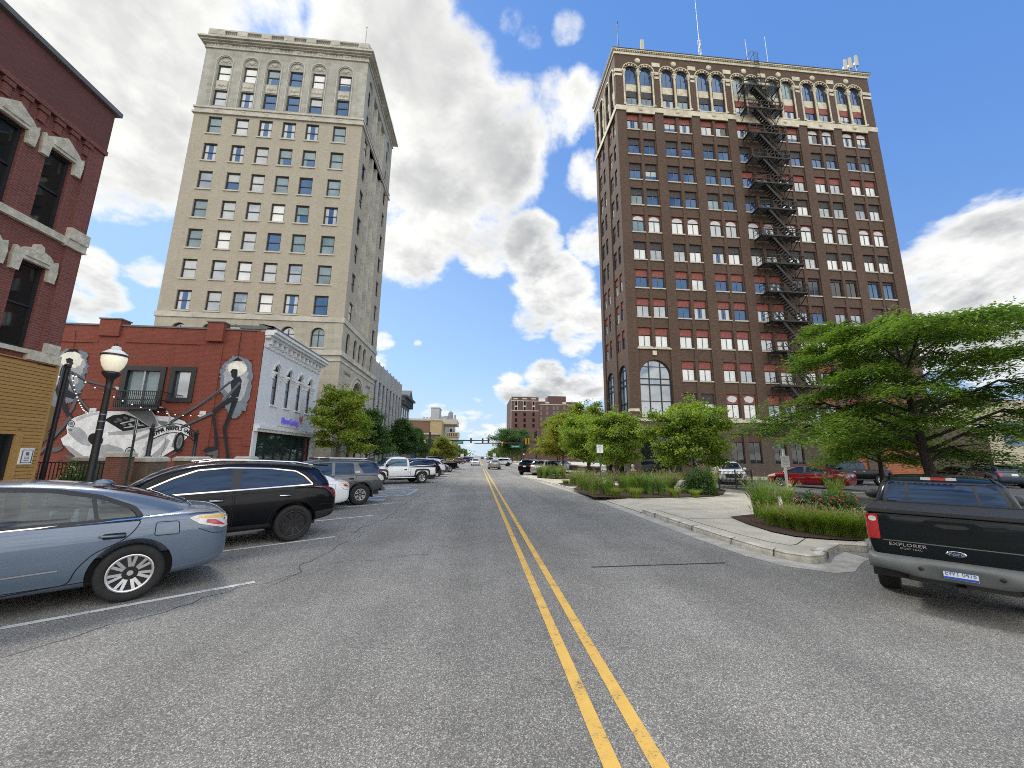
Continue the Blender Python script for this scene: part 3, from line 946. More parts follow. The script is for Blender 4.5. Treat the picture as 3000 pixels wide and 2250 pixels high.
crack((-3.2, 6.4), (-2.9, 10.8), .011, 20)
crack((-2.9, 7.6), (-.9, 8.3), .007, 16)
mb.build('crack_seals', MT['seal'], road)
def frame_mb(w, h, bar=.06, mid=None, mull=None, d=.06, arch=False, y=0.0):
 """window frame, sill centre at origin, front face at y=0 looking to -y"""
 mb = MB()
 if arch:
  r = w / 2
  outer = arch_pts(0, h, r, 0)
  inner = arch_pts(0, h - bar, r - bar, bar)
  n = len(outer)
  for i in range(n - 1):
   a, b, c, e = outer[i], outer[i + 1], inner[i + 1], inner[i]
   mb.poly([(a[0], y, a[1]), (b[0], y, b[1]), (c[0], y, c[1]), (e[0], y, e[1])])
   mb.poly([(e[0], y, e[1]), (c[0], y, c[1]), (c[0], y + d, c[1]), (e[0], y + d, e[1])])
  mb.box(-r, y, 0, r, y + d, bar)
 else:
  mb.box(-w / 2, y, 0, -w / 2 + bar, y + d, h)
  mb.box(w / 2 - bar, y, 0, w / 2, y + d, h)
  mb.box(-w / 2 + bar, y, 0, w / 2 - bar, y + d, bar)
  mb.box(-w / 2 + bar, y, h - bar, w / 2 - bar, y + d, h)
 if mid:
  mb.box(-w / 2 + bar, y + .004, mid - bar * .4, w / 2 - bar, y + d, mid + bar * .4)
 if mull:
  for x in mull:
   mb.box(x - bar * .35, y + .006, bar, x + bar * .35, y + d, h - bar - (0.12 if arch else 0))
 return mb
def pane_mesh(w, h, mats, cuts=None, y=.05, bar=.05, arch=False):
 """one window's glazing; cuts: list of (x0,x1,z0,z1,mi) as fractions"""
 mb = MB()
 if arch:
  mb.poly([(p[0], y, p[1]) for p in arch_pts(0, h - bar, w / 2 - bar, bar)], 0)
 else:
  for x0, x1, z0, z1, mi in (cuts or [(0, 1, 0, 1, 0)]):
   X = lambda t: -w / 2 + bar + (w - 2 * bar) * t
   Z = lambda t: bar + (h - 2 * bar) * t
   mb.poly([(X(x0), y, Z(z0)), (X(x1), y, Z(z0)), (X(x1), y, Z(z1)), (X(x0), y, Z(z1))], mi)
 return mb.mesh('pane', mats, False)
class Windows:
 """places copies of a window (frame > pane) on a building; past the limit the rest become one part"""
 def __init__(s, root, limit=100):
  s.root, s.limit, s.items = root, limit, []
 def put(s, p, rz, frame_me, pane_me, sill_me=None):
  s.items.append((Vector(p), rz, frame_me, pane_me, sill_me))
 def done(s, rest_name='small_windows'):
  def size(it):
   d = (it[0] - EYE)
   n = Vector((math.sin(it[1]), -math.cos(it[1]), 0))
   return -(abs(n.dot(d.normalized())) / d.length_squared)
  it = sorted(s.items, key=size)
  L = s.root.location
  for p, rz, fm, pm, sm in it[:s.limit]:
   o = link('window', fm, s.root, p - L)
   o.rotation_euler = (0, 0, rz)
   link('pane', pm, o)
   if sm:
    link('sill', sm, o)
  rest = it[s.limit:]
  if rest:
   mats, mb = [], MB()
   for p, rz, fm, pm, sm in rest:
    M = Matrix.Translation(p) @ Matrix.Rotation(rz, 4, 'Z')
    for me in ((fm, pm, sm) if sm else (fm, pm)):
     for pl in me.polygons:
      mt = me.materials[pl.material_index]
      if mt not in mats:
       mats.append(mt)
      mb.poly([M @ me.vertices[i].co for i in pl.vertices], mats.index(mt))
   o = mb.build(rest_name, mats, s.root, world=True, recalc=False)
   o['kind'] = 'stuff'
PANES = dict(
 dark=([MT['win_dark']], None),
 black=([MT['win_black']], None),
 blind=([MT['win_blind']], None),
 white=([MT['win_white']], None),
 teal=([MT['win_teal']], None),
 sheen=([MT['win_sheen']], None),
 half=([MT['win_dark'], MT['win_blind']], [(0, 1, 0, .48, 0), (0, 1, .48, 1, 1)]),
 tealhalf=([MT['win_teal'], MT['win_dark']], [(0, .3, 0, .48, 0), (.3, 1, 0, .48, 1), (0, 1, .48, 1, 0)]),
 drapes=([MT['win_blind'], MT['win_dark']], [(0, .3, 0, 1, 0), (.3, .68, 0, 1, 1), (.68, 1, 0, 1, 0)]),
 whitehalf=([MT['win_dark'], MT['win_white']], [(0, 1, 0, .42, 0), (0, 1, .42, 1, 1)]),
 open=([MT['win_sheen'], MT['win_black']], [(0, .5, 0, 1, 0), (.5, 1, 0, 1, 1)]),
)
wr = random.Random(11)
LX0, LX1, LY0, LY1 = -28.25, -12.4, 34.5, 45.9
tower = thing('stone_tower', 'tall beige brick and limestone tower with a balustraded roof', 'tower', ((LX0 + LX1) / 2, LY0, 0))
cols = [-26.25, -23.76, -21.55, -19.35, -17.15, -14.55]
sills = [14.33, 17.31, 20.3, 23.33, 26.31, 29.32, 32.3]
WW, WH = 1.24, 1.86
scols = [36.1, 38.25, 39.85, 41.45, 44.15]
shaft, base, crown = MB(), MB(), MB()
fr_o, fr_u, fr_n = (0, LY0, 0), (1, 0, 0), (0, -1, 0)
sd_o, sd_u, sd_n = (LX1, 0, 0), (0, 1, 0), (1, 0, 0)
hole = [(c - .6, c + .6, 11.32, 13.16, 'a', .28) for c in cols]
wall(base, fr_o, fr_u, fr_n, LX0, LX1, 0, 13.67, hole, .28)
BA = (39.8, 2.05)
sh = [(c - .5, c + .5, 10.95, 13.16, 'a', .3) for c in scols]
sh += [(36.0, 37.0, 5.2, 7.0, '', .3), (42.9, 43.9, 5.2, 7.0, '', .3), (BA[0] - 1.55, BA[0] + 1.55, 0.2, 9.05, 'a', .7), (36.0, 36.9, .2, 2.9, '', .3), (42.8, 44.0, .2, 2.9, '', .3)]
wall(base, sd_o, sd_u, sd_n, LY0, LY1, 0, 13.67, sh, .3)
hole = [(c - WW / 2, c + WW / 2, z, z + WH, '', .2) for c in cols for z in sills]
wall(shaft, fr_o, fr_u, fr_n, LX0, LX1, 14.12, 34.41, hole, .2)
REC0, REC1 = 37.35, 42.55
sh = [(c - .52, c + .52, z, z + WH, '', .2) for c in (scols[0], scols[-1]) for z in sills] + [(REC0, REC1, 14.5, 40.6, '', .35)]
sh2 = [h for h in sh if h[0] != REC0]
wall(shaft, sd_o, sd_u, sd_n, LY0, LY1, 14.12, 34.41, sh2 + [(REC0, REC1, 14.5, 34.41, '', .35)], .2)
mid = MB()
hh = [(c - .42, c + .42, z, z + WH, '', .15) for c in scols[1:4] for z in sills] + [(c - .42, c + .42, z, z + 1.8, '', .15) for c in scols[1:4] for z in (35.53, 38.47)]
wall(mid, (LX1 - .35, 0, 0), sd_u, sd_n, REC0, REC1, 14.5, 41.2, hh, .15)
for y in (REC0 + .12, (scols[1] + scols[2]) / 2, (scols[2] + scols[3]) / 2, REC1 - .12):
 mid.box(LX1 - .35, y - .18, 14.5, LX1 - .08, y + .18, 41.0)
hole = [(c - .66, c + .66, 35.25, 41.21, 'a', .10) for c in cols]
wall(crown, fr_o, fr_u, fr_n, LX0, LX1, 35.21, 42.07, hole, .10)
hin = [(c - WW / 2, c + WW / 2, z, z + 1.8, '', .14) for c in cols for z in (35.53, 38.47)]
wall(crown, (0, LY0 + .10, 0), fr_u, fr_n, LX0 + .2, LX1 - .2, 35.21, 41.6, hin, .14)
wall(crown, sd_o, sd_u, sd_n, LY0, LY1, 35.21, 42.07, [(c - .66, c + .66, 35.25, 41.21, 'a', .2) for c in (scols[0], scols[-1])] + [(REC0, REC1, 35.25, 41.0, '', .35)], .2)
for c in (scols[0], scols[-1]):
 wall(crown, (LX1 - .2, 0, 0), sd_u, sd_n, c - .8, c + .8, 35.21, 41.3, [(c - .5, c + .5, z, z + 1.8, '', .1) for z in (35.53, 38.47)], .1)
orn = MB()
for c in cols:
 z = 37.42
 orn.box(c - .52, LY0 + .05, z, c + .52, LY0 + .11, z + .9)
 for dx in (-.32, 0, .32):
  orn.sphere((c + dx, LY0 + .05, z + .45), .19 if dx == 0 else .14, 8, 0, (1, .5, 1.25))
 orn.sphere((c, LY0 + .09, 40.72), .2, 8, 0, (1, .6, 1))
 for k in range(5):
  a = PI * (k + .5) / 5
  orn.sphere((c + .38 * math.cos(a), LY0 + .09, 40.5 + .38 * math.sin(a)), .1, 6, 0, (1, .6, 1))
 ap = arch_pts(c, 41.36, .78, 35.25)
 for p, q in zip(ap, ap[1:]):
  orn.bar((p[0], LY0 - .02, p[1]), (q[0], LY0 - .02, q[1]), .07, .09)
trim = MB()
def belt(mb, z0, z1, out, y0=LY0, x1=LX1):
 mb.box(LX0 - out, LY0 - out, z0, LX1 + out, LY1 + out, z1)
for z0_, z1_, o_ in ((13.67, 14.12, .10), (10.62, 11.07, .14), (10.1, 10.3, .07)):
 b_ = MB()
 belt(b_, z0_, z1_, o_)
 b_.build('belt_course', MT['limestone_trim'], tower, world=True)
b_ = MB()
belt(b_, 34.41, 34.62, .16)
b_.box(LX0 - .05, LY0 - .05, 34.62, LX1 + .05, LY1, 35.02)
belt(b_, 35.02, 35.21, .14)
for c in cols:
 b_.sphere((c, LY0 - .06, 34.82), .15, 8, 0, (1.2, .5, 1))
b_.build('belt_course', MT['limestone_trim'], tower, world=True)
belt(trim, 42.07, 42.2, .12)
trim.box(LX0 - .03, LY0 - .03, 42.2, LX1 + .03, LY1, 42.6)
belt(trim, 42.6, 42.72, .22)
belt(trim, 42.72, 42.88, .42)
belt(trim, 42.88, 43.06, .60)
for k in range(48):   # fluted frieze
 x = LX0 + .5 + k * (LX1 - LX0 - 1.0) / 47
 trim.box(x - .07, LY0 - .07, 42.22, x + .07, LY0 - .03, 42.58)
for c in cols:
 trim.box(c - .4, LY0 - .11, 42.21, c + .4, LY0 - .07, 42.59)
 trim.sphere((c, LY0 - .1, 42.4), .17, 8, 0, (1.3, .5, 1))
bal = MB()
bal.box(LX0, LY0 - .1, 43.06, LX1, LY0 + .3, 43.62)
bal.box(LX1 - .3, LY0 + .3, 43.06, LX1 + .1, LY1, 43.62)
bal.box(LX0, LY0 - .12, 44.2, LX1, LY0 + .3, 44.36)
bal.box(LX1 - .3, LY0 + .3, 44.2, LX1 + .12, LY1, 44.36)
n = 7
ped = [LX0, LX0 + 1.55] + [x for c in range(5) for x in ((cols[c] + cols[c + 1]) / 2 - .48, (cols[c] + cols[c + 1]) / 2 + .48)] + [LX1 - 1.1, LX1]
for a, b in zip(ped[::2], ped[1::2]):
 bal.box(a, LY0 - .14, 43.62, b, LY0 + .34, 44.2)
 bal.box(a + .12, LY0 - .17, 43.7, b - .12, LY0 - .14, 44.1)
for a, b in zip(ped[1::2], ped[2::2]):
 m = max(3, int((b - a) / .2))
 for k in range(m):
  x = a + (b - a) * (k + .5) / m
  bal.lathe([(.05, 0), (.085, .18), (.045, .38), (.06, .58)], (x, LY0 + .1, 43.62), 6)
for k in range(5):
 y = LY0 + .3 + k * 2.6
 bal.box(LX1 - .34, y, 43.62, LX1 + .12, y + 1.3, 44.2)
bal.box(LX1 - .2, LY0 + .3, 43.62, LX1 - .05, LY1, 44.2)
back = MB()
back.box(LX0, LY0 + 1.2, 0, LX0 + .3, LY1, 43.0)
back.box(LX0, LY1 - .3, 0, LX1 - 1.0, LY1, 43.0)
back.box(LX0 + .3, LY0 + 1.2, 42.9, LX1 - 1.2, LY1 - .3, 43.2)
back.box(LX0 + .02, LY0 + .02, 0, LX0 + .3, LY0 + 1.2, 42.0)
back.box(LX1 - 1.2, LY1 - .31, 0, LX1 - .01, LY1 - .01, 42.0)
room = MB()
room.box(LX0 + .5, LY0 + .9, .1, LX1 - .95, LY1 - .5, 42.3)
base.build('stone_base', MT['limestone'], tower, world=True)
shaft.build('brick_shaft', MT['tan_brick'], tower, world=True)
mid.build('window_bay', MT['limestone_trim'], tower, world=True)
crown.build('stone_crown', MT['limestone_top'], tower, world=True)
orn.build('carved_ornament', MT['limestone_trim'], tower, world=True)
trim.build('cornice', MT['limestone_trim'], tower, world=True)
bal.build('balustrade', MT['limestone_trim'], tower, world=True)
back.build('rear_wall', MT['tan_brick'], tower, world=True)
room.build('interior', MT['win_black'], tower, world=True)
ent = MB()
for r, o in ((1.75, .10), (2.15, .06)):
 ap = arch_pts(BA[0], 7.5 + r, r, 3.0)
 for p, q in zip(ap, ap[1:]):
  ent.bar((LX1 + o * .5, p[0], p[1]), (LX1 + o * .5, q[0], q[1]), .16, .16)
ent.box(LX1 - .8, BA[0] - 1.55, .2, LX1 - .7, BA[0] + 1.55, 9.05, 1)
for y in (BA[0] - .8, BA[0], BA[0] + .8):
 ent.box(LX1 - .7, y - .06, .2, LX1 - .62, y + .06, 8.8, 2)
for z in (3.2, 6.2):
 ent.box(LX1 - .69, BA[0] - 1.5, z, LX1 - .63, BA[0] + 1.5, z + .14, 2)
for y0, y1, za, zb in ((36.0, 37.0, 5.2, 7.0), (42.9, 43.9, 5.2, 7.0), (36.0, 36.9, .2, 2.9), (42.8, 44.0, .2, 2.9)):
 ent.box(LX1 - .34, y0, za, LX1 - .3, y1, zb, 1)
ent.build('entrance_arch', [MT['limestone_trim'], MT['win_black'], MT['black_frame']], tower, world=True)
for y, t in ((36.6, 'CITIZENS BANK'), (43.6, 'JACKSON CITY')):
 o = text_part('carved_lettering', t, .42, MT['slate'], tower, Vector((LX1 + .015, y, 9.35)) - tower.location, (R(90), 0, R(90)), .006, .95)
 o.scale = (.62, 1, 1)
wn = Windows(tower)
def sill_mesh(w_, y0, y1, m):
 b = MB()
 b.box(-w_ / 2 - .1, y0, -.13, w_ / 2 + .1, y1, 0)
 return b.mesh('sill', m)
SLA = sill_mesh(1.2, -.29, .06, MT['limestone_trim'])
SL = sill_mesh(WW, -.22, .06, MT['limestone_trim'])
fm = frame_mb(WW, WH, .11, .93).mesh('window', MT['black_frame'])
fm_t = frame_mb(WW, 1.8, .11, .9).mesh('window', MT['black_frame'])
fa = frame_mb(1.2, 1.84, .075, 1.2, [0], arch=True).mesh('window', MT['black_frame'])
fs = frame_mb(1.04, WH, .075, .93).mesh('window', MT['black_frame'])
fs2 = frame_mb(.84, WH, .07, .93).mesh('window', MT['black_frame'])
fsa = frame_mb(1.0, 2.21, .075, 1.5, [0], arch=True).mesh('window', MT['black_frame'])
PM = {k: pane_mesh(WW, WH, v[0], v[1]) for k, v in PANES.items()}
PMT = {k: pane_mesh(WW, 1.8, v[0], v[1]) for k, v in PANES.items()}
PS = {k: pane_mesh(1.04, WH, v[0], v[1]) for k, v in PANES.items()}
PS2 = {k: pane_mesh(.84, WH, v[0], v[1]) for k, v in PANES.items()}
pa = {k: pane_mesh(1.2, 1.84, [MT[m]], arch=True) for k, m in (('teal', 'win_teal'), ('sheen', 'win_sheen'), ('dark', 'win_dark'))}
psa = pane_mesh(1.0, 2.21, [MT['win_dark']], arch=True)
LAY = [  # from the lowest brick row upward, left to right
 'drapes blind sheen white drapes dark', 'blind sheen white blind sheen teal', 'teal white blind dark teal teal', 'teal blind sheen white tealhalf drapes',
 'sheen half blind teal dark teal', 'drapes drapes blind tealhalf tealhalf teal', 'teal blind drapes drapes drapes teal']
for r, z in enumerate(sills):
 for c, k in zip(cols, LAY[r].split()):
  wn.put((c, LY0 + .13, z), 0, fm, PM[k], SL)
for z, ks in ((35.53, 'sheen drapes dark dark half dark'), (38.47, 'white white tealhalf dark white whitehalf')):
 for c, k in zip(cols, ks.split()):
  wn.put((c, LY0 + .19, z), 0, fm_t, PMT[k])
for c, k in zip(cols, 'sheen teal teal sheen sheen teal'.split()):
 wn.put((c, LY0 + .2, 11.32), 0, fa, pa[k], SLA)
for z in sills + [35.53, 38.47]:
 for c in (scols[0], scols[-1]):
  wn.put((LX1 - (.14 if z < 35 else .24), c, z), R(90), fs, PS[wr.choice(['dark', 'sheen', 'black', 'white' if c < 40 else 'dark'])])
 for c in scols[1:4]:
  wn.put((LX1 - .44, c, z), R(90), fs2, PS2[wr.choice(['dark', 'black', 'sheen'])])
for c in scols:
 wn.put((LX1 - .22, c, 10.95), R(90), fsa, psa)
wn.done('side_windows')
mastp = thing('flagpole', 'thin grey rod standing on the corner of the beige tower roof', 'pole', (LX1 - .6, LY0 + .3, 44.5))
mb = MB()
mb.tube([(0, 0, 0), (0, 0, 2.4)], [.05, .03], 6)
mb.sphere((0, 0, 2.45), .07, 6)
mb.build('pole', MT['galv'], mastp)
BX0, BX1, BY0, BY1 = 14.55, 46.5, 35.75, 43.5
bt = thing('brick_tower', 'tall dark brown brick tower with cream arches near its top', 'tower', ((BX0 + BX1) / 2, BY0, 0))
bays = [17.28, 21.62, 25.97, 30.33, 34.72, 39.1, 43.5]
OFF, PW, PH = .885, 1.32, 1.98
bs_ = [9.53, 12.89, 16.04, 19.19, 22.35, 25.5, 28.7, 31.78, 34.95, 38.11]
R0 = (5.85, 2.42)
sbays = [37.7, 41.4]
body, pier, lowb = MB(), MB(), MB()
fo, fu, fn = (0, BY0 + .12, 0), (1, 0, 0), (0, -1, 0)
so_, su, sn = (BX0 + .12, 0, 0), (0, 1, 0), (-1, 0, 0)
hs = []
for i, b in enumerate(bays):
 for s in (-1, 1):
  c = b + s * OFF
  for z in bs_:
   if i == 0 and z < 12:
    continue
   hs.append((c - PW / 2, c + PW / 2, z, z + PH))
  if i:
   hs.append((c - PW / 2, c + PW / 2, R0[0], R0[0] + R0[1]))
ARCH0 = (bays[0] - 1.62, bays[0] + 1.62, 5.75, 11.57, 'a')
wall(body, fo, fu, fn, BX0 + .12, BX1, 5.5, 40.4, hs + [ARCH0], .22)
shs = [(b + s * .72 - .48, b + s * .72 + .48, z, z + PH) for b in sbays for s in (-1, 1) for z in bs_ if z > 12] + [(b - 1.25, b + 1.25, 5.75, 11.3, 'a') for b in sbays]
wall(body, so_, su, sn, BY0 + .12, BY1, 5.5, 40.4, shs, .22)
ha = []
for b in bays:
 for s in (-1, 1):
  c = b + s * OFF
  ha.append((c - .68, c + .68, 41.15, 46.45, 'a', .32))
sha = [(b + s * .78 - .58, b + s * .78 + .58, 41.15, 46.3, 'a', .32) for b in sbays for s in (-1, 1)]
wall(body, (0, BY0, 0), fu, fn, BX0, BX1, 40.9, 48.2, ha, .32)
wall(body, (BX0, 0, 0), su, sn, BY0, BY1, 40.9, 48.2, sha, .32)
hg = [(b + s * OFF - PW / 2, b + s * OFF + PW / 2, 1.49, 4.32) for b in bays[1:4] for s in (-1, 1)] + [(35.5, 38.6, .15, 3.3), (40.4, 44.8, .15, 3.3), (15.3, 19.3, .6, 4.4)]
wall(lowb, (0, BY0 - .02, 0), fu, fn, BX0, BX1 + 6, 0, 5.5, hg, .25)
wall(lowb, (BX0 - .02, 0, 0), su, sn, BY0, BY1, 0, 5.5, [(36.6, 39.0, .6, 4.4), (40.2, 42.6, .6, 4.4)], .25)
lowb.box(BX1 + .002, BY0 + .3, 5.2, BX1 + 6, BY1, 5.5)
lowb.box(BX1 + 5.7, BY0 + .3, 0, BX1 + 6, BY1, 5.2)
edges = [BX0] + [v for a, b in zip(bays, bays[1:]) for v in (a + OFF + PW / 2 + .12, b - OFF - PW / 2 - .12)] + [BX1]
edges = [BX0, bays[0] - OFF - PW / 2 - .12] + edges[1:-1] + [bays[-1] + OFF + PW / 2 + .12, BX1]
for a, b in zip(edges[::2], edges[1::2]):
 z0 = 5.75
 pier.box(a, BY0, z0, b, BY0 + .118, 40.35)
for b in bays:
 pier.box(b - .16, BY0 + .045, 12.6 if b == bays[0] else 5.75, b + .16, BY0 + .118, 40.1)
for a, b in ((BY0 + .12, 36.42), (38.98, 40.1), (42.7, BY1)):
 pier.box(BX0, a, 5.75, BX0 + .118, b, 40.35)
for z in bs_:    # soldier-course heads over every opening pair
 for i, b in enumerate(bays):
  if i == 0 and z < 12:
   continue
  pier.box(b - OFF - PW / 2 - .1, BY0 + .075, z + PH + .02, b + OFF + PW / 2 + .1, BY0 + .119, z + PH + .26)
back = MB()
back.box(BX0 + .14, BY1 - .3, 0, BX1, BY1, 48.2)
back.box(BX1 - .3, BY0 + .36, 0, BX1 - .003, BY1 - .3, 48.2)
back.box(BX0 + .3, BY0 + .4, 48.0, BX1 - .3, BY1 - .3, 48.19)
room = MB()
room.box(BX0 + .6, BY0 + .62, .1, BX1 - .4, BY1 - .4, 47.9)
tc, tcs = MB(), MB()     # cream terracotta
tk_ = lambda m, n: m.build(n, MT['terracotta'], bt, world=True)
co = MB()
co.box(BX0 - .1, BY0 - .1, 47.98, BX1 + .1, BY0 - .002, 48.3)
co.box(BX0 - .26, BY0 - .26, 48.42, BX1 + .26, BY1, 48.56)
co.box(BX0 - .1, BY0 - .002, 47.98, BX0 - .002, BY1, 48.42)
for k in range(150):
 x = BX0 + .25 + k * (BX1 - BX0 - .3) / 149
 co.box(x - .055, BY0 - .2, 48.3, x + .055, BY0 - .002, 48.42)
tk_(co, 'cornice')
rf_ = MB()
rf_.box(BX0 - .3, BY0 - .3, 48.56, BX1 + .3, BY1, 48.64)
rf_.build('roof_edge', MT['dark_panel'], bt, world=True)
be = MB()
be.box(BX0 - .1, BY0 - .1, 40.37, BX1, BY0 - .002, 40.98)
be.box(BX0 - .1, BY0 - .002, 40.37, BX0 - .002, BY1, 40.98)
for b in bays:
 be.box(b - 1.65, BY0 - .12, 40.08, b + 1.65, BY0 - .002, 40.368)
 be.box(b - 1.65, BY0 - .13, 40.98, b + 1.65, BY0 - .002, 41.12)
 be.lathe([(.0, -.18), (.21, -.18), (.24, -.12), (.24, 0)], (b, BY0, 40.62), 14, axis='y')
tk_(be, 'belt_course')
for b in bays:
 md_ = MB()
 md_.lathe([(0, -.06), (.31, -.06), (.33, 0)], (b, BY0, 47.3), 18, axis='y')
 tk_(md_, 'medallion')
 for s in (-1, 1):
  am = MB()
  c = b + s * OFF
  ap = arch_pts(c, 46.82, .97, 45.75, 15)[1:-1]
  for k in range(len(ap) - 1):    # alternating voussoirs with an outer roll
   p, q = ap[k], ap[k + 1]
   am.bar((p[0], BY0 - .05, p[1]), (q[0], BY0 - .05, q[1]), .10, .10)
   if k % 2 == 0:
    pm = ((p[0] + q[0]) / 2, (p[1] + q[1]) / 2)
    v = Vector((pm[0] - c, pm[1] - 45.85)).normalized()
    a1, a2 = Vector((c, 45.85)) + v * .66, Vector((c, 45.85)) + v * .92
    am.bar((a1.x, BY0 - .012, a1.y), (a2.x, BY0 - .012, a2.y), .2, .05)
  tk_(am, 'window_arch')
  am = MB()
  am.box(c - .66, BY0 + .18, 43.22, c + .66, BY0 + .27, 44.14)
  tk_(am, 'spandrel_panel')
 for x, rr in ((b, .15), (b - 2 * OFF + .06, .12), (b + 2 * OFF - .06, .12)):
  cm_ = MB()
  cm_.tube([(x, BY0 + .05, 41.3), (x, BY0 + .05, 45.2)], [rr, rr * .92], 10)
  cm_.box(x - rr * 1.5, BY0 - .12, 41.12, x + rr * 1.5, BY0 + .2, 41.32)
  cm_.lathe([(rr, 0), (rr * 1.25, .12), (rr * 1.6, .38), (rr * 1.7, .42)], (x, BY0 + .05, 45.2), 10)
  cm_.box(x - rr * 1.8, BY0 - .14, 45.62, x + rr * 1.8, BY0 + .22, 45.78)
  tk_(cm_, 'column')
ex = [BX0] + [v for a, b in zip(bays, bays[1:]) for v in (a + 1.92, b - 1.92)] + [BX1]
ex = [BX0, bays[0] - 1.92] + ex[1:-1] + [bays[-1] + 1.92, BX1]
for a, b in zip(ex[::2], ex[1::2]):
 tc.box(a, BY0 - .05, 45.55, b, BY0 - .002, 45.95)
 tc.box(a, BY0 - .05, 45.0, b, BY0 - .002, 45.3)
for a, b in zip(bays, bays[1:]):
 m = (a + b) / 2
 pn_ = MB()
 pn_.box(m - .48, BY0 - .06, 46.65, m + .48, BY0 - .002, 47.2)
 tk_(pn_, 'stone_panel')
for b in sbays:
 for s in (-1, 1):
  c = b + s * .78
  ap = arch_pts(c, 46.62, .84, 45.7, 11)[1:-1]
  for p, q in zip(ap, ap[1:]):
   tcs.bar((BX0 - .06, p[0], p[1]), (BX0 - .06, q[0], q[1]), .15, .15)
  tcs.box(BX0 + .18, c - .55, 43.22, BX0 + .27, c + .55, 44.14)
 for y in (b, b - 1.5, b + 1.5):
  tcs.tube([(BX0 - .02, y, 41.0), (BX0 - .02, y, 45.7)], .14, 8)
for a, b in ((BY0 - .05, 36.0), (39.3, 39.8), (43.0, BY1)):
 tcs.box(BX0 - .05, a, 45.55, BX0 - .002, b, 45.95)
 tcs.box(BX0 - .05, a, 45.0, BX0 - .002, b, 45.3)
tc.box(BX0 - .08, BY0 - .1, 5.42, BX1 + 6, BY0 - .022, 5.72)
tc.box(BX0 - .1, BY0 - .022, 5.42, BX0 - .022, BY1, 5.72)
tc.box(BX0 - .03, BY0 - .03, 6.35, ARCH0[0] - .25, BY0 - .002, 6.62)
tc.box(BX0 - .03, BY0 - .002, 6.35, BX0 - .002, 36.3, 6.62)
tc.box(bays[0] - .2, BY0 - .03, 12.0, bays[0] + .2, BY0 + .1, 12.45)
tc.box(bays[0] - 1.75, BY0 - .04, 12.62, bays[0] + 1.75, BY0 + .2, 12.76)
stp = MB()
stp.box(BX0, BY0 - 2.0, 0.0, BX1, BY0 - .03, .30)
body.build('brick_wall', MT['brown_brick'], bt, world=True)
pier.build('brick_piers', MT['brown_brick'], bt, world=True)
lowb.build('ground_storey', MT['brown_brick_base'], bt, world=True)
back.build('rear_wall', MT['brown_brick'], bt, world=True)
room.build('interior', MT['win_black'], bt, world=True)
tc.build('cream_trim', MT['terracotta'], bt, world=True)
tcs.build('side_arcade_trim', MT['terracotta'], bt, world=True)
stp.build('plinth', MT['stone_cap'], bt, world=True)
def brown_unit(w, h, top, panel, blob=False):
 """frame with a blanking panel above two lights"""
 mb = MB()
 mb.box(-w / 2, .07, h - top, w / 2, .11, h, 1)
 for k in range(9):
  x = -w / 2 + w * (k + .5) / 9
  mb.box(x - .012, .062, h - top, x + .012, .07, h, 1)
 mb.box(-w / 2, .03, h - top - .05, w / 2, .12, h - top, 0)
 b = .055
 mb.box(-w / 2, .03, 0, -w / 2 + b, .12, h - top - .05, 0)
 mb.box(w / 2 - b, .03, 0, w / 2, .12, h - top - .05, 0)
 mb.box(-w / 2 + b, .03, 0, w / 2 - b, .12, b, 0)
 mb.box(-.025, .04, b, .025, .12, h - top - .05, 2)
 if blob == 1:      # white-painted arched mask on the panel
  pts = arch_pts(0, h - .1, w / 2 - .1, h - top + .02, 12, top - .18)
  mb.prism([(p[0], .05, p[1]) for p in pts], (0, .01, 0), 3)
 if blob == 2:
  pts = [((w / 2 - .16) * math.cos(t) * (1 + .06 * math.sin(5 * t)), .05, h - top / 2 + (top / 2 - .14) * math.sin(t) * (1 + .08 * math.sin(4 * t))) for t in [2 * PI * k / 20 for k in range(20)]]
  mb.prism(pts, (0, .01, 0), 3)
 return mb.mesh('window', [MT['brown_frame'], MT[panel], MT['grey_frame'], MT['white_blob']])
UN, PNB = {}, {}
def unit(w, h, top, panel, blob=0):
 k = (w, h, top, panel, blob)
 if k not in UN:
  UN[k] = brown_unit(*k)
 return UN[k]
def bpane(w, h, kind):
 k = (w, h, kind)
 if k not in PNB:
  PNB[k] = pane_mesh(w, h, *PANES[kind], y=.09)
 return PNB[k]
wn = Windows(bt)
SLB = sill_mesh(PW, -.15, -.01, MT['stone_cap'])
PAN = {38.11: 'red_panel', 34.95: 'dark_panel', 31.78: 'dark_panel', 28.7: 'dark_panel', 25.5: 'red_panel', 22.35: 'dark_panel', 19.19: 'red_panel', 16.04: 'red_panel', 12.89: 'red_panel', 9.53: 'red_panel'}
WT = {38.11: ['half', 'blind', 'drapes', 'open'], 34.95: ['dark', 'dark', 'dark', 'sheen'], 31.78: ['dark', 'tealhalf', 'dark', 'half'], 28.7: ['dark', 'dark', 'teal'],
      25.5: ['sheen', 'white', 'teal'], 22.35: ['blind', 'white', 'drapes'], 19.19: ['dark', 'sheen', 'white'], 16.04: ['dark', 'sheen', 'drapes'], 12.89: ['white', 'white', 'sheen'], 9.53: ['white', 'sheen', 'white']}
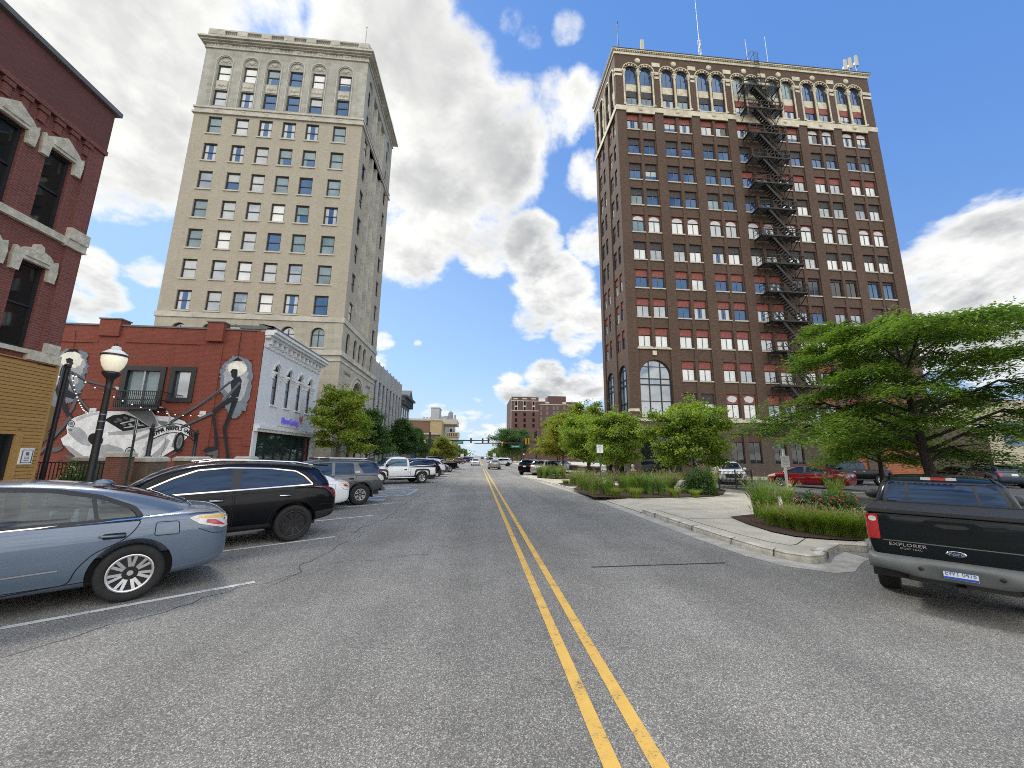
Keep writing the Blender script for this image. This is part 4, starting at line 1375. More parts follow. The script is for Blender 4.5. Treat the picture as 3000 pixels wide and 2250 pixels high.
for z in bs_:
 for i, b in enumerate(bays):
  if i == 0 and z < 12:
   continue
  for s in (-1, 1):
   p = PAN[z]
   if z == 31.78 and i >= 3:
    p = 'red_panel'
   if z in (12.89, 16.04) and i >= 4:
    p = 'maroon_panel'
   blob = 1 if z == 25.5 or (z == 38.11 and i > 4) else 0
   kind = wr.choice(WT[z])
   if i >= 4 and 20 < z < 34:
    kind = wr.choice(['white', 'white', 'blind'])
   top = .74
   if z == 19.19 and i >= 4:
    kind, top, p = wr.choice(['black', 'dark']), .22, 'dark_panel'
   if blob:
    top = .6
   wn.put((b + s * OFF, BY0 + .17, z), 0, unit(PW, PH, top, p, blob), bpane(PW, PH - top - .05, kind), SLB)
for i, b in enumerate(bays[1:]):
 for s in (-1, 1):
  p, bl = ('dark_panel', 0) if i == 0 else ('red_panel', 2 if i == 1 else 0)
  wn.put((b + s * OFF, BY0 + .17, R0[0]), 0, unit(PW, R0[1], .95, p, bl), bpane(PW, R0[1] - 1.0, 'white' if i < 2 else 'sheen'), SLB)
for b in bays[1:4]:
 for s in (-1, 1):
  wn.put((b + s * OFF, BY0 + .05, 1.49), 0, unit(PW, 2.83, .72, 'maroon_panel'), bpane(PW, 2.06, 'black'))
far_u = frame_mb(1.36, 2.28, .06, .0, [0], arch=True).mesh('window', MT['grey_frame'])
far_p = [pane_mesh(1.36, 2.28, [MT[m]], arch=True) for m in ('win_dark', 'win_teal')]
for i, b in enumerate(bays):
 for s in (-1, 1):
  c = b + s * OFF
  wn.put((c, BY0 + .2, 44.17), 0, far_u, far_p[1 if i in (3, 4) else 0])
  pnl = 'dark_panel' if i < 3 else 'red_panel'
  wn.put((c, BY0 + .12, 41.2), 0, unit(PW, 1.98, .78, pnl), bpane(PW, 1.15, wr.choice(['teal', 'half', 'dark', 'drapes'])))
for b in sbays:
 for s in (-1, 1):
  for z in bs_:
   if z > 12:
    o = (BX0 + .17, b + s * .72, z)
    wn.put(o, R(-90), unit(.96, PH, .74, PAN[z] if z < 20 or z > 36 else 'dark_panel'), bpane(.96, PH - .79, wr.choice(['sheen', 'dark', 'white'])))
  wn.put((BX0 + .2, b + s * .78, 44.17), R(-90), frame_mb(1.16, 2.1, .06, .0, [0], arch=True).mesh('window', MT['grey_frame']), pane_mesh(1.16, 2.1, [MT['win_dark']], arch=True))
  wn.put((BX0 + .12, b + s * .78, 41.2), R(-90), unit(1.16, 1.98, .78, 'dark_panel'), bpane(1.16, 1.15, 'dark'))
wn.done('lesser_windows')
def big_arch(w, z0, z1, loc, rz):
 f = MB()
 h = z1 - z0
 r = w / 2
 ap, ip = arch_pts(0, h, r, 0), arch_pts(0, h - .09, r - .09, .09)
 for i in range(len(ap) - 1):
  a, b, c, e = ap[i], ap[i + 1], ip[i + 1], ip[i]
  f.poly([(a[0], 0, a[1]), (b[0], 0, b[1]), (c[0], 0, c[1]), (e[0], 0, e[1])])
  f.poly([(e[0], 0, e[1]), (c[0], 0, c[1]), (c[0], .12, c[1]), (e[0], .12, e[1])])
 f.box(-r, 0, 0, r, .12, .09)
 for z, t in ((h - r - .35, .09), (h - r - .95, .12), (h * .28, .06)):
  f.box(-r + .09, .005, z, r - .09, .12, z + t)
 for x in (-r * .36, r * .36):
  f.box(x - .035, .01, .09, x + .035, .12, h - r * .12)
 f.box(-r + .1, .012, h - r * .45, r - .1, .12, h - r * .45 + .05)
 o = link('window', f.mesh('window', MT['black_frame']), bt, Vector(loc) - bt.location)
 o.rotation_euler = (0, 0, rz)
 g = MB()
 g.poly([(p[0], .1, p[1]) for p in arch_pts(0, h - .05, r - .05, .05)])
 link('pane', g.mesh('pane', MT['win_sheen'], False), o)
big_arch(3.24, 5.75, 11.57, (bays[0], BY0 + .24, 5.75), 0)
for b in sbays:
 big_arch(2.5, 5.75, 11.3, (BX0 + .24, b, 5.75), R(-90))
OD = plain('orange_door', (.30, .095, .05), .7, var=.15)
for x0, x1 in ((35.5, 38.6), (40.4, 44.8)):
 dm = MB()
 dm.box(x0, BY0 + .14, .15, x1, BY0 + .2, 3.3)
 for k in range(6):
  dm.box(x0, BY0 + .12, .3 + k * .5, x1, BY0 + .14, .34 + k * .5)
 dm.build('garage_door', OD, bt, world=True)
for bx__ in ((15.3, BY0 + .18, .6, 19.3, BY0 + .22, 4.4), (BX0 + .15, 36.6, .6, BX0 + .2, 39.0, 4.4), (BX0 + .15, 40.2, .6, BX0 + .2, 42.6, 4.4)):
 dm = MB()
 dm.box(*bx__)
 dm.build('shop_window', MT['win_black'], bt, world=True)
fe = thing('fire_escape', 'black iron zigzag fire escape running down the face of the brown brick tower', 'fire escape', (31.2, BY0 - .7, 0))
FX0, FX1, FY0, FY1 = 29.15, 33.55, BY0 - 1.25, BY0 - .04
levels = [5.3, 9.0] + [z - .35 for z in bs_[1:]] + [41.0, 44.05]
def landing(x0, x1, z):
 mb = MB()
 for k in range(10):
  y = FY0 + .06 + k * (FY1 - FY0 - .1) / 9
  mb.box(x0, y - .035, z, x1, y + .035, z + .045)
 for x in (x0, (x0 + x1) / 2, x1 - .06):
  mb.box(x, FY0, z - .07, x + .06, FY1, z - .001)
 mb.box(x0 - .01, FY0 - .03, z - .08, x1 + .01, FY0 - .001, z + .06)
 o = mb.build('landing', MT['rust_iron'], fe, world=True)
 rl = MB()
 for h in (.45, .92):
  rl.bar((x0, FY0, z + h), (x1, FY0, z + h), .06)
  rl.bar((x0, FY0, z + h), (x0, FY1, z + h), .045)
  rl.bar((x1, FY0, z + h), (x1, FY1, z + h), .045)
 n = max(3, int((x1 - x0) / .85))
 for k in range(n + 1):
  x = x0 + (x1 - x0) * k / n
  rl.bar((x, FY0, z), (x, FY0, z + .95), .055)
 for x in (x0, x1):
  rl.bar((x, (FY0 + FY1) / 2, z), (x, (FY0 + FY1) / 2, z + .92), .035)
  rl.bar((x, FY0, z + .05), (x, FY1, z + .9), .025)
 link('railing', rl.mesh('railing', MT['rust_iron']), o)
 for x in (x0 + .1, x1 - .1):
  br = MB()
  br.bar((x, FY0 + .05, z - .08), (x, FY1, z - 1.05), .06)
  br.bar((x, FY0 + .05, z - .08), (x, FY1, z - .08), .06)
  br.bar((x, FY1 - .03, z - 1.1), (x, FY1 - .03, z), .06)
  link('bracket', br.mesh('bracket', MT['rust_iron']), o)
def flight(xa, za, xb, zb):
 mb = MB()
 ya, yb = FY0 + .12, FY0 + .72
 for y in (ya, yb):
  mb.bar((xa, y, za), (xb, y, zb), .07, .22)
  mb.bar((xa, y, za + .85), (xb, y, zb + .85), .055)
  for t in (.2, .5, .8):
   x, z = xa + (xb - xa) * t, za + (zb - za) * t
   mb.bar((x, y, z), (x, y, z + .85), .03)
 n = 13
 for k in range(n):
  t = (k + .5) / n
  x, z = xa + (xb - xa) * t, za + (zb - za) * t
  mb.box(x - .12, ya, z - .015, x + .12, yb, z + .02)
 mb.build('stair_flight', MT['rust_iron'], fe, world=True)
for i, z in enumerate(levels):
 if i == 0:
  landing(FX0 - .2, FX1 + 7.5, z)
 else:
  landing(FX0, FX1, z)
for a, b in zip(levels, levels[1:]):
 flight(FX0 + 1.2, b, FX1 - .7, a + .05)
flight(FX0 + 3.2, levels[0], FX1 + 2.6, 3.2)
mb = MB()   # gooseneck ladder over the roof edge
for x in (31.6, 32.1):
 mb.tube([(x, FY0 + .9, 44.1), (x, FY0 + .9, 49.9), (x, FY0 + 1.3, 50.4), (x, FY0 + 2.0, 50.3), (x, FY0 + 2.3, 49.4)], .03, 6)
for k in range(18):
 mb.box(31.6, FY0 + .885, 44.3 + k * .31, 32.1, FY0 + .915, 44.33 + k * .31)
mb.build('roof_ladder', MT['rust_iron'], fe, world=True)
def rod(name, label, cat, px, py_top, Y, z0, r=.04, mat='galv', lattice=0):
 p = on_y(px, py_top, Y)
 t = thing(name, label, cat, (p.x, Y, z0))
 mb = MB()
 h = p.z - z0
 if lattice:
  hl = h * lattice
  for k in range(3):
   a = 2 * PI * k / 3
   mb.tube([(.24 * math.cos(a), .24 * math.sin(a), 0), (.14 * math.cos(a), .14 * math.sin(a), hl)], .035, 5)
  n = int(hl / .45)
  for k in range(n):
   for j in range(3):
    a, b = 2 * PI * j / 3, 2 * PI * (j + 1) / 3
    q0, q1 = k / n, (k + 1) / n
    r0, r1 = .24 - .1 * q0, .24 - .1 * q1
    mb.tube([(r0 * math.cos(a), r0 * math.sin(a), hl * q0), (r1 * math.cos(b), r1 * math.sin(b), hl * q1)], .02, 4)
  mb.build('lattice_mast', MT[mat], t)
  mb = MB()
  mb.tube([(0, 0, hl * .9), (0, 0, h)], [.045, .03], 6)
  for k in range(3):
   mb.box(-.05, -.2, hl * (.5 + .17 * k), .05, .2, hl * (.5 + .17 * k) + .25)
  mb.build('whip_antenna', MT[mat], t)
 else:
  mb.tube([(0, 0, 0), (0, 0, h)], [r, r * .6], 6)
  mb.sphere((0, 0, h), r * 1.6, 6)
  mb.build('rod', MT[mat], t)
 return t
rod('flagpole', 'thin dark pole standing on the left corner of the brown tower roof', 'pole', 1808, 66, 37.5, 48.2, .06, 'black_iron')
rod('antenna_mast', 'tallest lattice antenna mast on the brown tower roof', 'antenna', 2036, -5, 39.5, 48.2, .05, 'galv', .55)
rod('whip_antenna', 'thin tilted whip antenna left of the roof ladder hoops on the brown tower', 'antenna', 2183, 117, 39, 48.2, .045)
rod('whip_antenna', 'thin whip antenna right of the roof ladder hoops on the brown tower', 'antenna', 2240, 107, 39, 48.2, .045)
for px0, px1, pt, lab in ((1875, 1885, 118, 'single white cell antenna panel near the left end of the brown tower roof'),):
 a, b = on_y(px0, pt, 38), on_y(px1, pt, 38)
 t = thing('cell_antenna', lab, 'antenna', ((a.x + b.x) / 2, 38, 48.2))
 mb = MB()
 mb.box(-.2, -.12, .2, .2, .12, a.z - 48.2)
 mb.tube([(0, .2, 0), (0, .2, 2.0)], .05, 6)
 mb.build('panel', MT['stone_cap'], t)
for k, (px, pt, lab) in enumerate(((2474, 175, 'leftmost of the clustered white cell panels on the right end of the brown tower roof'),
                                   (2488, 170, 'middle of the clustered white cell panels on the right end of the brown tower roof'),
                                   (2506, 163, 'rightmost and tallest of the clustered white cell panels on the brown tower roof'))):
 a = on_y(px, pt, 37.5)
 t = thing('cell_antenna', lab, 'antenna', (a.x, 37.5, 48.2), 0, 'cell antenna panels on the roof')
 h = a.z - 48.2
 mb = MB()
 mb.box(-.15, -.1, h - 1.6, .15, .1, h)
 mb.build('panel', MT['stone_cap'], t)
 mb = MB()
 mb.tube([(0, .18, 0), (0, .18, h - .2)], .05, 6)
 mb.box(-.12, .1, h - 1.2, .12, .3, h - .9)
 mb.build('mount', MT['galv'], t)
FX = -12.5
nb = thing('brick_building', 'old red brick building with carved stone lintels above cedar plank cladding at the far left', 'building', (FX - 4, 6, 0))
mb, sm = MB(), MB()
wy = [11.08 - 1.235 * k for k in range(9)]
hl = []
for y in wy:
 hl += [(y - .325, y + .325, 8.25, 10.57), (y - .33, y + .33, 4.72, 7.1)]
wall(mb, (FX, 0, 0), (0, 1, 0), (1, 0, 0), -8, 12.25, 4.4, 11.65, hl, .16)
mb.box(FX - 11, 11.95, 0, FX - .51, 12.249, 11.65)
mb.box(FX - .5, 11.95, 4.401, FX - .003, 12.249, 11.649)
mb.box(FX, 11.72, 4.75, FX + .07, 12.16, 11.5)
mb.box(FX - .5, 11.8, .1, FX - .025, 12.235, 4.399)
for k in range(30):
 y = 11.66 - k * .42
 mb.box(FX, y - .09, 11.05, FX + .06, y + .09, 11.36)
 mb.box(FX, y - .13, 11.36, FX + .10, y + .13, 11.5)
mb.box(FX, -8, 11.5, FX + .13, 12.2, 11.649)
sm.box(FX - .4, -8, 11.65, FX + .03, 12.25, 13.12)
sm.box(FX - 11, 11.9, 11.65, FX - .4, 12.25, 13.12)
mb.build('brick_wall', MT['red_brick'], nb, world=True)
sm.build('parapet', MT['red_brick_smooth'], nb, world=True)
cp = MB()
cp.box(FX - .5, -8, 13.12, FX + .16, 12.36, 13.27)
cp.box(FX - 11, 11.8, 13.12, FX - .5, 12.36, 13.27)
cp.build('coping', MT['grey_frame'], nb, world=True)
bl = MB()
bl.box(FX - .002, -8, 8.04, FX + .12, 12.24, 8.25)
bl.box(FX, 11.68, 8.25, FX + .16, 12.24, 8.6)
bl.box(FX, 11.62, 8.0, FX + .14, 12.245, 8.039)
bl.box(FX - .002, 11.4, 4.45, FX + .13, 12.24, 4.719)
bl.box(FX, 11.74, 4.719, FX + .14, 12.14, 5.0)
for y in wy:
 bl.box(FX, y - .42, 4.6, FX + .1, y + .42, 4.718)
bl.build('stone_belt', MT['stone_lintel'], nb, world=True)
def lintel(y, z, w, round_top):
 """carved hood with drop ends"""
 if round_top:
  top = [(-.55, .02), (-.52, .28), (-.40, .22), (-.3, .34), (-.12, .40), (-.1, .52), (0, .58), (.1, .52), (.12, .40), (.3, .34), (.40, .22), (.52, .28), (.55, .02)]
 else:
  top = [(-.56, .0), (-.54, .26), (-.47, .18), (-.36, .30), (0, .55), (.36, .30), (.47, .18), (.54, .26), (.56, .0)]
 pts = [(-.53, -.38), (-.56, 0)] + top + [(.56, 0), (.53, -.38), (.36, -.38), (.33, -.01), (-.33, -.01), (-.36, -.38)]
 m = MB()
 m.prism([(FX - .01, y + p[0], z + p[1]) for p in pts], (.12, 0, 0))
 m.prism([(FX + .11, y + p[0] * .55, z + .08 + p[1] * .55) for p in top], (.035, 0, 0))
 return m
fmw = frame_mb(.65, 2.32, .07, 1.16).mesh('window', MT['black_frame'])
fml = frame_mb(.66, 2.38, .07, 1.2).mesh('window', MT['black_frame'])
for i, y in enumerate(wy):
 lintel(y, 10.58, .65, False).build('lintel', MT['stone_lintel'], nb, world=True)
 lintel(y, 7.11, .65, True).build('lintel', MT['stone_lintel'], nb, world=True)
 for z, f, h in ((8.25, fmw, 2.32), (4.72, fml, 2.38)):
  o = link('window', f, nb, Vector((FX - .08, y, z)) - nb.location)
  o.rotation_euler = (0, 0, R(90))
  link('pane', pane_mesh(.66, h, [MT['win_black']]), o)
cl = MB()
zz, k = .15, 0
while zz < 4.36:
 z1 = min(zz + .098, 4.42)
 segs = [(-8, 9.3), (11.78, 12.24)] if zz < 2.35 else [(-8, 12.24)]
 for a, b in segs:
  cl.box(FX - .02, a, zz, FX + .075, b, z1 - .018)
  cl.box(FX - .02, a, z1 - .018, FX + .05, b, z1)
 zz = z1
cl.box(FX - .02, 12.24, .15, FX + .078, 12.30, 4.44)
cl.box(FX - .02, -8, 4.42, FX + .085, 12.30, 4.449)
cl.build('cedar_cladding', MT['wood'], nb, world=True)
dr = MB()
dr.box(FX - .12, 9.3, .15, FX - .06, 11.68, 2.4, 1)
dr.box(FX - .12, 11.62, .15, FX + .09, 11.78, 2.42, 0)
dr.box(FX - .12, 9.3, 2.36, FX + .02, 11.62, 2.44, 2)
dr.box(FX - .06, 11.54, .15, FX + .02, 11.62, 2.36, 2)
dr.box(FX - .06, 10.2, .15, FX + .0, 10.28, 2.36, 2)
dr.build('shop_door', [MT['wood'], MT['win_black'], MT['black_frame']], nb, world=True)
a, b = on_x(365 / 3.687, 1000 + 1155 / 3.687, FX + .1), on_x(185 / 3.687, 1000 + 1330 / 3.687, FX + .1)
nbd = thing('notice_board', 'white framed notice hung on the cedar planks beside the doorway', 'notice', (FX + .08, (a.y + b.y) / 2, (a.z + b.z) / 2))
mb = MB()
hw, hh = abs(a.y - b.y) / 2, abs(a.z - b.z) / 2
mb.box(0, -hw, -hh, .05, hw, hh)
mb.build('board', MT['sign_white'], nbd)
mb = MB()
for s in (-1, 1):
 mb.box(.05, s * hw * .8 - .012, -hh * .85, .056, s * hw * .8 + .012, hh * .7)
 mb.box(.05, -hw * .8, s * hh * .78 - .008, .056, hw * .8, s * hh * .78 + .008)
mb.box(.05, -.035, hh * .1, .058, .035, hh * .5)
for k in range(3):
 mb.box(.05, -.06, -.03 - k * .045, .056, .06, -.015 - k * .045)
mb.build('printed_border', MT['grey_frame'], nbd)
MY = 22.75
M4 = lambda u, v, y=MY: on_y(u / 2.212, 900 + v / 2.212, y)
MM = lambda u, v, y=MY: on_y(u / 3.687, 1000 + v / 3.687, y)
mu = thing('mural_building', 'red painted brick building with a mural of a white car and two thin men', 'building', (-20, MY, 0))
ztop = M4(1100, 135).z
c1a, c1b = M4(665, 80), M4(800, 85)
p2a, p2b = M4(1365, 105), M4(1470, 110)
w1a, w1b = MM(1365, 283), MM(1690, 715)
w2a, w2b = MM(1880, 293), MM(2012, 642)
mb = MB()
wall(mb, (0, MY, 0), (1, 0, 0), (0, -1, 0), -30, FX - .02, 0, ztop, [(w1a.x, w1b.x + .1, w1b.z, w1a.z), (w2a.x, w2b.x + .22, w2b.z, w2a.z)], .2)
mb.box(-30, MY + 7, 0, FX - .1, MY + 7.3, ztop)
mb.box(-30, MY + .02, ztop - .5, FX - .1, MY + 7, ztop - .3)
mb.box(c1a.x, MY - .12, ztop - .6, c1b.x, MY + .5, c1a.z)
mb.box(p2a.x, MY - .22, M4(1400, 225).z, p2b.x, MY + .4, p2a.z)
mb.box(p2a.x - .35, MY - .035, 0, p2b.x, MY - .002, M4(1400, 230).z)
mb.box(c1a.x - .2, MY - .03, M4(640, 600).z, c1a.x + .9, MY - .002, M4(640, 225).z)
mb.box(M4(1650, 300).x, MY - .036, M4(1580, 900).z, FX - .02, MY - .002, ztop - .02)
for u0, u1, v in ((380, 640, 222), (815, 1340, 228), (1440, 1650, 340)):
 a, b = M4(u0, v), M4(u1, v)
 mb.box(a.x, MY - .05 if v < 300 else MY - .034, a.z, b.x, MY - .002, a.z + .12)
a, b = M4(1380, 815), M4(1580, 825)
mb.box(a.x, MY - .03, a.z - .25, b.x, MY - .002, a.z)
mb.build('painted_wall', MT['red_paint'], mu, world=True)
cp = MB()
for a, b in ((-30, c1a.x), (c1b.x, p2a.x), (p2b.x, FX - .3)):
 cp.box(a, MY - .06, ztop, b, MY + .4, ztop + .09)
cp.box(c1a.x - .05, MY - .17, c1a.z, c1b.x + .05, MY + .55, c1a.z + .07)
cp.box(p2a.x - .05, MY - .27, p2a.z, p2b.x + .05, MY + .45, p2a.z + .07)
cp.box(FX - 1.4, MY - .1, ztop + .1, FX + .1, MY + .4, ztop + .26)
cp.build('coping', MT['grey_frame'], mu, world=True)
for nm, a, b, ex in (('w1', w1a, w1b, .1), ('w2', w2a, w2b, .22)):
 x0, x1, z0, z1 = a.x, b.x + ex, b.z, a.z
 f = MB()
 t = .16
 for bx in ((x0 - .1, z0 - .1, x0 + t, z1 + .1), (x1 - t, z0 - .1, x1 + .1, z1 + .1), (x0 + t, z1 - t, x1 - t, z1 + .1), (x0 + t, z0 - .1, x1 - t, z0 + t)):
  f.box(bx[0], MY - .08, bx[1], bx[2], MY + .1, bx[3])
 if nm == 'w1':
  xm = (x0 + x1) / 2
  f.box(xm - .04, MY + .0, z0 + t, xm + .04, MY + .1, z1 - t, 1)
 o = f.build('window', [MT['black_frame'], MT['galv']], mu, world=True)
 g = MB()
 g.box(x0, MY + .11, z0, x1, MY + .13, z1)
 g.build('pane', MT['win_teal'] if nm == 'w1' else MT['win_sheen'], o)
a, b = MM(1262, 530, MY - .7), MM(1700, 725, MY - .7)
bc = MB()
x0, x1, zt, zb = a.x, b.x, a.z, b.z
bc.box(x0, MY - .72, zb - .06, x1, MY - .09, zb + .06)
for z in (zt, zt - .5 * (zt - zb)):
 bc.bar((x0, MY - .7, z), (x1, MY - .7, z), .045)
 bc.bar((x0, MY - .7, z), (x0, MY - .09, z), .045)
 bc.bar((x1, MY - .7, z), (x1, MY - .09, z), .045)
n = 22
for k in range(n + 1):
 x = x0 + (x1 - x0) * k / n
 bc.tube([(x, MY - .7, zb), (x, MY - .78, zb + (zt - zb) * .3), (x, MY - .68, zb + (zt - zb) * .65), (x, MY - .7, zt)], .018, 5)
bc.build('balcony', MT['black_iron'], mu, world=True)
bx = MB()
for u, v in ((1010, 755), (2195, 785)):
 p = MM(u, v)
 bx.box(p.x - .16, MY - .06, p.z - .16, p.x + .16, MY - .002, p.z + .16)
bx.build('utility_boxes', MT['white_metal'], mu, world=True)
PAINTS = dict(halo=(.18, .215, .26), glow=(.80, .80, .70), dark=(.007, .008, .010), coat=(.018, .021, .030), mid=(.105, .115, .135), car=(.80, .82, .84), cshade=(.40, .42, .45),
              cdark=(.19, .205, .225), ground=(.12, .125, .14), olive=(.13, .085, .03), ltgrey=(.52, .54, .57))
PK = list(PAINTS)
PMATS = [plain('mural_' + k, v, .85, var=.16, scale=3.5, bumpy=.15) for k, v in PAINTS.items()]
art = MB()
layer = [0]
jr = random.Random(5)
def dab(pts, c, fn=MM, jag=0.0):
 layer[0] += 1
 y = MY - .040 - .0006 * layer[0]
 P = [fn(p[0], p[1]) for p in pts]
 if jag:
  Q = []
  for a, b in zip(P, P[1:] + P[:1]):
   for k in range(5):
    q = a.lerp(b, k / 5)
    Q.append(Vector((q.x + jr.uniform(-jag, jag), 0, q.z + jr.uniform(-jag, jag))))
  P = Q
 res = delaunay_2d_cdt([Vector((p.x, p.z)) for p in P], [], [list(range(len(P)))], 1, 1e-6)
 art.add([(v.x, y, v.y) for v in res[0]], [tuple(f) for f in res[2]], PK.index(c))
def brush(pts, wd, c, fn=MM):
 """tapered stroke; widths in drawing units"""
 if not hasattr(wd, '__len__'):
  wd = [wd] * len(pts)
 L, Q = [], []
 for i, p in enumerate(pts):
  a, b = pts[max(0, i - 1)], pts[min(len(pts) - 1, i + 1)]
  t = Vector((b[0] - a[0], b[1] - a[1])).normalized()
  n = Vector((-t.y, t.x)) * wd[i] / 2
  L.append((p[0] + n.x, p[1] + n.y))
  Q.append((p[0] - n.x, p[1] - n.y))
 dab(L + Q[::-1], c, fn)
def oval(c, rx, ry, col, fn=MM, n=20, rot=0):
 dab([(c[0] + rx * math.cos(t) * math.cos(rot) - ry * math.sin(t) * math.sin(rot), c[1] + rx * math.cos(t) * math.sin(rot) + ry * math.sin(t) * math.cos(rot)) for t in [2 * PI * k / n for k in range(n)]], col, fn)
dab([(560, 180), (640, 115), (760, 85), (880, 100), (950, 150), (970, 250), (940, 350), (920, 470), (880, 570), (800, 640), (700, 690), (600, 740), (500, 700), (500, 580), (540, 450), (560, 300)], 'halo', jag=.10)
dab([(480, 690), (620, 720), (640, 800), (560, 900), (540, 1010), (470, 1120), (380, 1140), (420, 980), (450, 800)], 'olive', jag=.12)
dab([(610, 230), (680, 150), (800, 120), (890, 150), (930, 240), (900, 340), (860, 440), (780, 520), (640, 500), (590, 400)], 'cshade', jag=.09)
dab([(690, 130), (760, 112), (850, 120), (900, 200), (880, 260), (820, 290), (730, 280), (660, 230), (640, 180)], 'glow', jag=.04)
dab([(670, 150), (765, 85), (830, 83), (880, 140), (820, 112), (740, 115)], 'dark')
brush([(803, 80), (815, 0), (828, -115)], 7, 'dark')
dab([(722, 205), (740, 188), (790, 190), (796, 225), (805, 240), (790, 255), (770, 270), (735, 262)], 'coat')
brush([(720, 200), (760, 186), (800, 208)], 14, 'dark')
dab([(680, 265), (730, 250), (775, 300), (770, 380), (745, 520), (690, 560), (605, 530), (640, 440), (655, 330)], 'coat')
brush([(690, 280), (660, 400), (640, 500)], 10, 'mid')
brush([(770, 330), (860, 375), (950, 432), (1100, 470), (1265, 505)], [30, 26, 22, 24, 26], 'mid')
brush([(770, 345), (950, 445), (1250, 515)], [8, 8, 8], 'dark')
dab([(1250, 490), (1300, 495), (1315, 520), (1270, 525)], 'ltgrey')
brush([(745, 380), (790, 480), (835, 580), (950, 720), (1060, 860)], [30, 26, 22, 24, 24], 'mid')
brush([(735, 390), (830, 600), (1050, 868)], 8, 'dark')
dab([(605, 520), (740, 520), (850, 590), (850, 640), (720, 600), (700, 640), (640, 640)], 'coat')
brush([(835, 610), (790, 730), (730, 800)], [40, 30, 26], 'mid')
brush([(660, 600), (720, 740), (770, 830)], [70, 52, 40], 'coat')
brush([(775, 820), (690, 930), (560, 1070), (430, 1225)], [46, 34, 30, 26], 'mid')
brush([(790, 835), (610, 1035), (440, 1235)], 8, 'dark')
oval((620, 1165), 70, 26, 'ground', rot=-.3)
dab([(700, 1220), (800, 1240), (830, 1290), (760, 1290)], 'ground')
dab([(1290, 1480), (1420, 1440), (1700, 1320), (1890, 1200), (2010, 1130), (1940, 1200), (1700, 1300), (1450, 1400)], 'ground')
dab([(662, 1050), (735, 1000), (725, 930), (750, 870), (810, 822), (950, 772), (1100, 750), (1370, 755), (1560, 770), (1700, 800), (1860, 812), (2000, 860), (2062, 920), (2055, 1010), (1990, 1080), (1930, 1150), (1870, 1180), (1690, 1290), (1560, 1370), (1420, 1430), (1300, 1440), (1270, 1330), (1150, 1260), (960, 1270), (850, 1260), (760, 1180), (690, 1120)], 'car')
CAR = [(662, 1050), (735, 1000), (725, 930), (750, 870), (810, 822), (950, 772), (1100, 750), (1370, 755)]
brush(CAR, 6, 'coat')
brush([(1700, 800), (1860, 812), (2000, 860), (2062, 920), (2055, 1010)], 6, 'coat')
brush([(662, 1050), (690, 1120), (760, 1180), (850, 1260), (960, 1270), (1150, 1260)], 7, 'coat')
dab([(745, 985), (800, 925), (870, 930), (940, 990), (985, 1130), (900, 1120), (820, 1060)], 'cshade')
dab([(1000, 1240), (1060, 1130), (1180, 1110), (1340, 1160), (1355, 1215), (1200, 1240)], 'cshade')
dab([(700, 1120), (760, 1130), (900, 1230), (960, 1265), (850, 1262), (760, 1190)], 'cshade')
brush([(1180, 1000), (1420, 980), (1700, 920)], [30, 50, 20], 'cshade')
brush([(1440, 1080), (1640, 1000), (1780, 930)], [22, 40, 14], 'cshade')
brush([(1560, 1180), (1720, 1060), (1840, 980)], [60, 70, 30], 'ltgrey')
brush([(1620, 1290), (1760, 1170), (1830, 1060)], [50, 60, 40], 'cshade')
brush([(830, 850), (950, 800), (1080, 775)], [30, 34, 16], 'ltgrey')
brush([(1480, 1330), (1580, 1210), (1600, 1080)], [30, 40, 20], 'ltgrey')
brush([(1735, 1265), (1790, 1130), (1800, 1040)], 6, 'cdark')
dab([(1860, 1140), (1900, 1010), (1920, 990), (1890, 1150)], 'cdark')
dab([(1140, 850), (1230, 800), (1360, 785), (1480, 830), (1625, 925), (1480, 950), (1340, 972)], 'dark')
for u, v, r in ((1300, 850, 34), (1370, 830, 30), (1440, 850, 28), (1260, 870, 22), (1350, 900, 26), (1420, 900, 24), (1500, 890, 24), (1560, 910, 18)):
 oval((u, v), r, r * .55, 'mid' if r % 4 else 'cshade', rot=.3)
brush([(1310, 890), (1480, 850)], 12, 'ltgrey')
brush([(1350, 935), (1560, 905)], 12, 'ltgrey')
dab([(1372, 748), (1640, 742), (1730, 915), (1630, 925), (1500, 830)], 'cdark')
dab([(1690, 850), (1850, 875), (1945, 925), (1860, 960), (1750, 905)], 'cdark')
brush([(1640, 742), (1690, 820), (1728, 915)], 14, 'ltgrey')
brush([(1680, 700), (1760, 720), (1820, 765), (1848, 820), (1820, 912)], 16, 'ltgrey')
oval((1045, 1060), 82, 66, 'dark', rot=.35)
for c, r in (((785, 890), 36), ((1415, 1195), 54)):
 oval(c, r, r, 'dark')
 oval(c, r * .82, r * .82, 'ltgrey')
 oval(c, r * .55, r * .5, 'cdark')
oval((770, 955), 20, 14, 'cdark')
oval((1945, 1090), 52, 112, 'dark', rot=.22)
oval((1950, 1085), 30, 78, 'cdark', rot=.22)
oval((1952, 1083), 16, 44, 'mid', rot=.22)
dab([(1490, 330), (1545, 312), (1610, 335), (1645, 400), (1640, 520), (1605, 640), (1565, 700), (1520, 712), (1475, 660), (1440, 560), (1428, 450), (1450, 380)], 'halo', M4, .1)
dab([(1475, 370), (1545, 340), (1605, 370), (1618, 440), (1600, 540), (1560, 610), (1500, 600), (1462, 520), (1455, 430)], 'cshade', M4, .08)
dab([(1490, 372), (1545, 350), (1600, 375), (1605, 410), (1570, 445), (1500, 440), (1480, 400)], 'glow', M4, .03)
dab([(1484, 368), (1545, 328), (1608, 366), (1580, 350), (1512, 350)], 'dark', M4)
brush([(1548, 336), (1558, 250), (1571, 165)], 5, 'dark', M4)
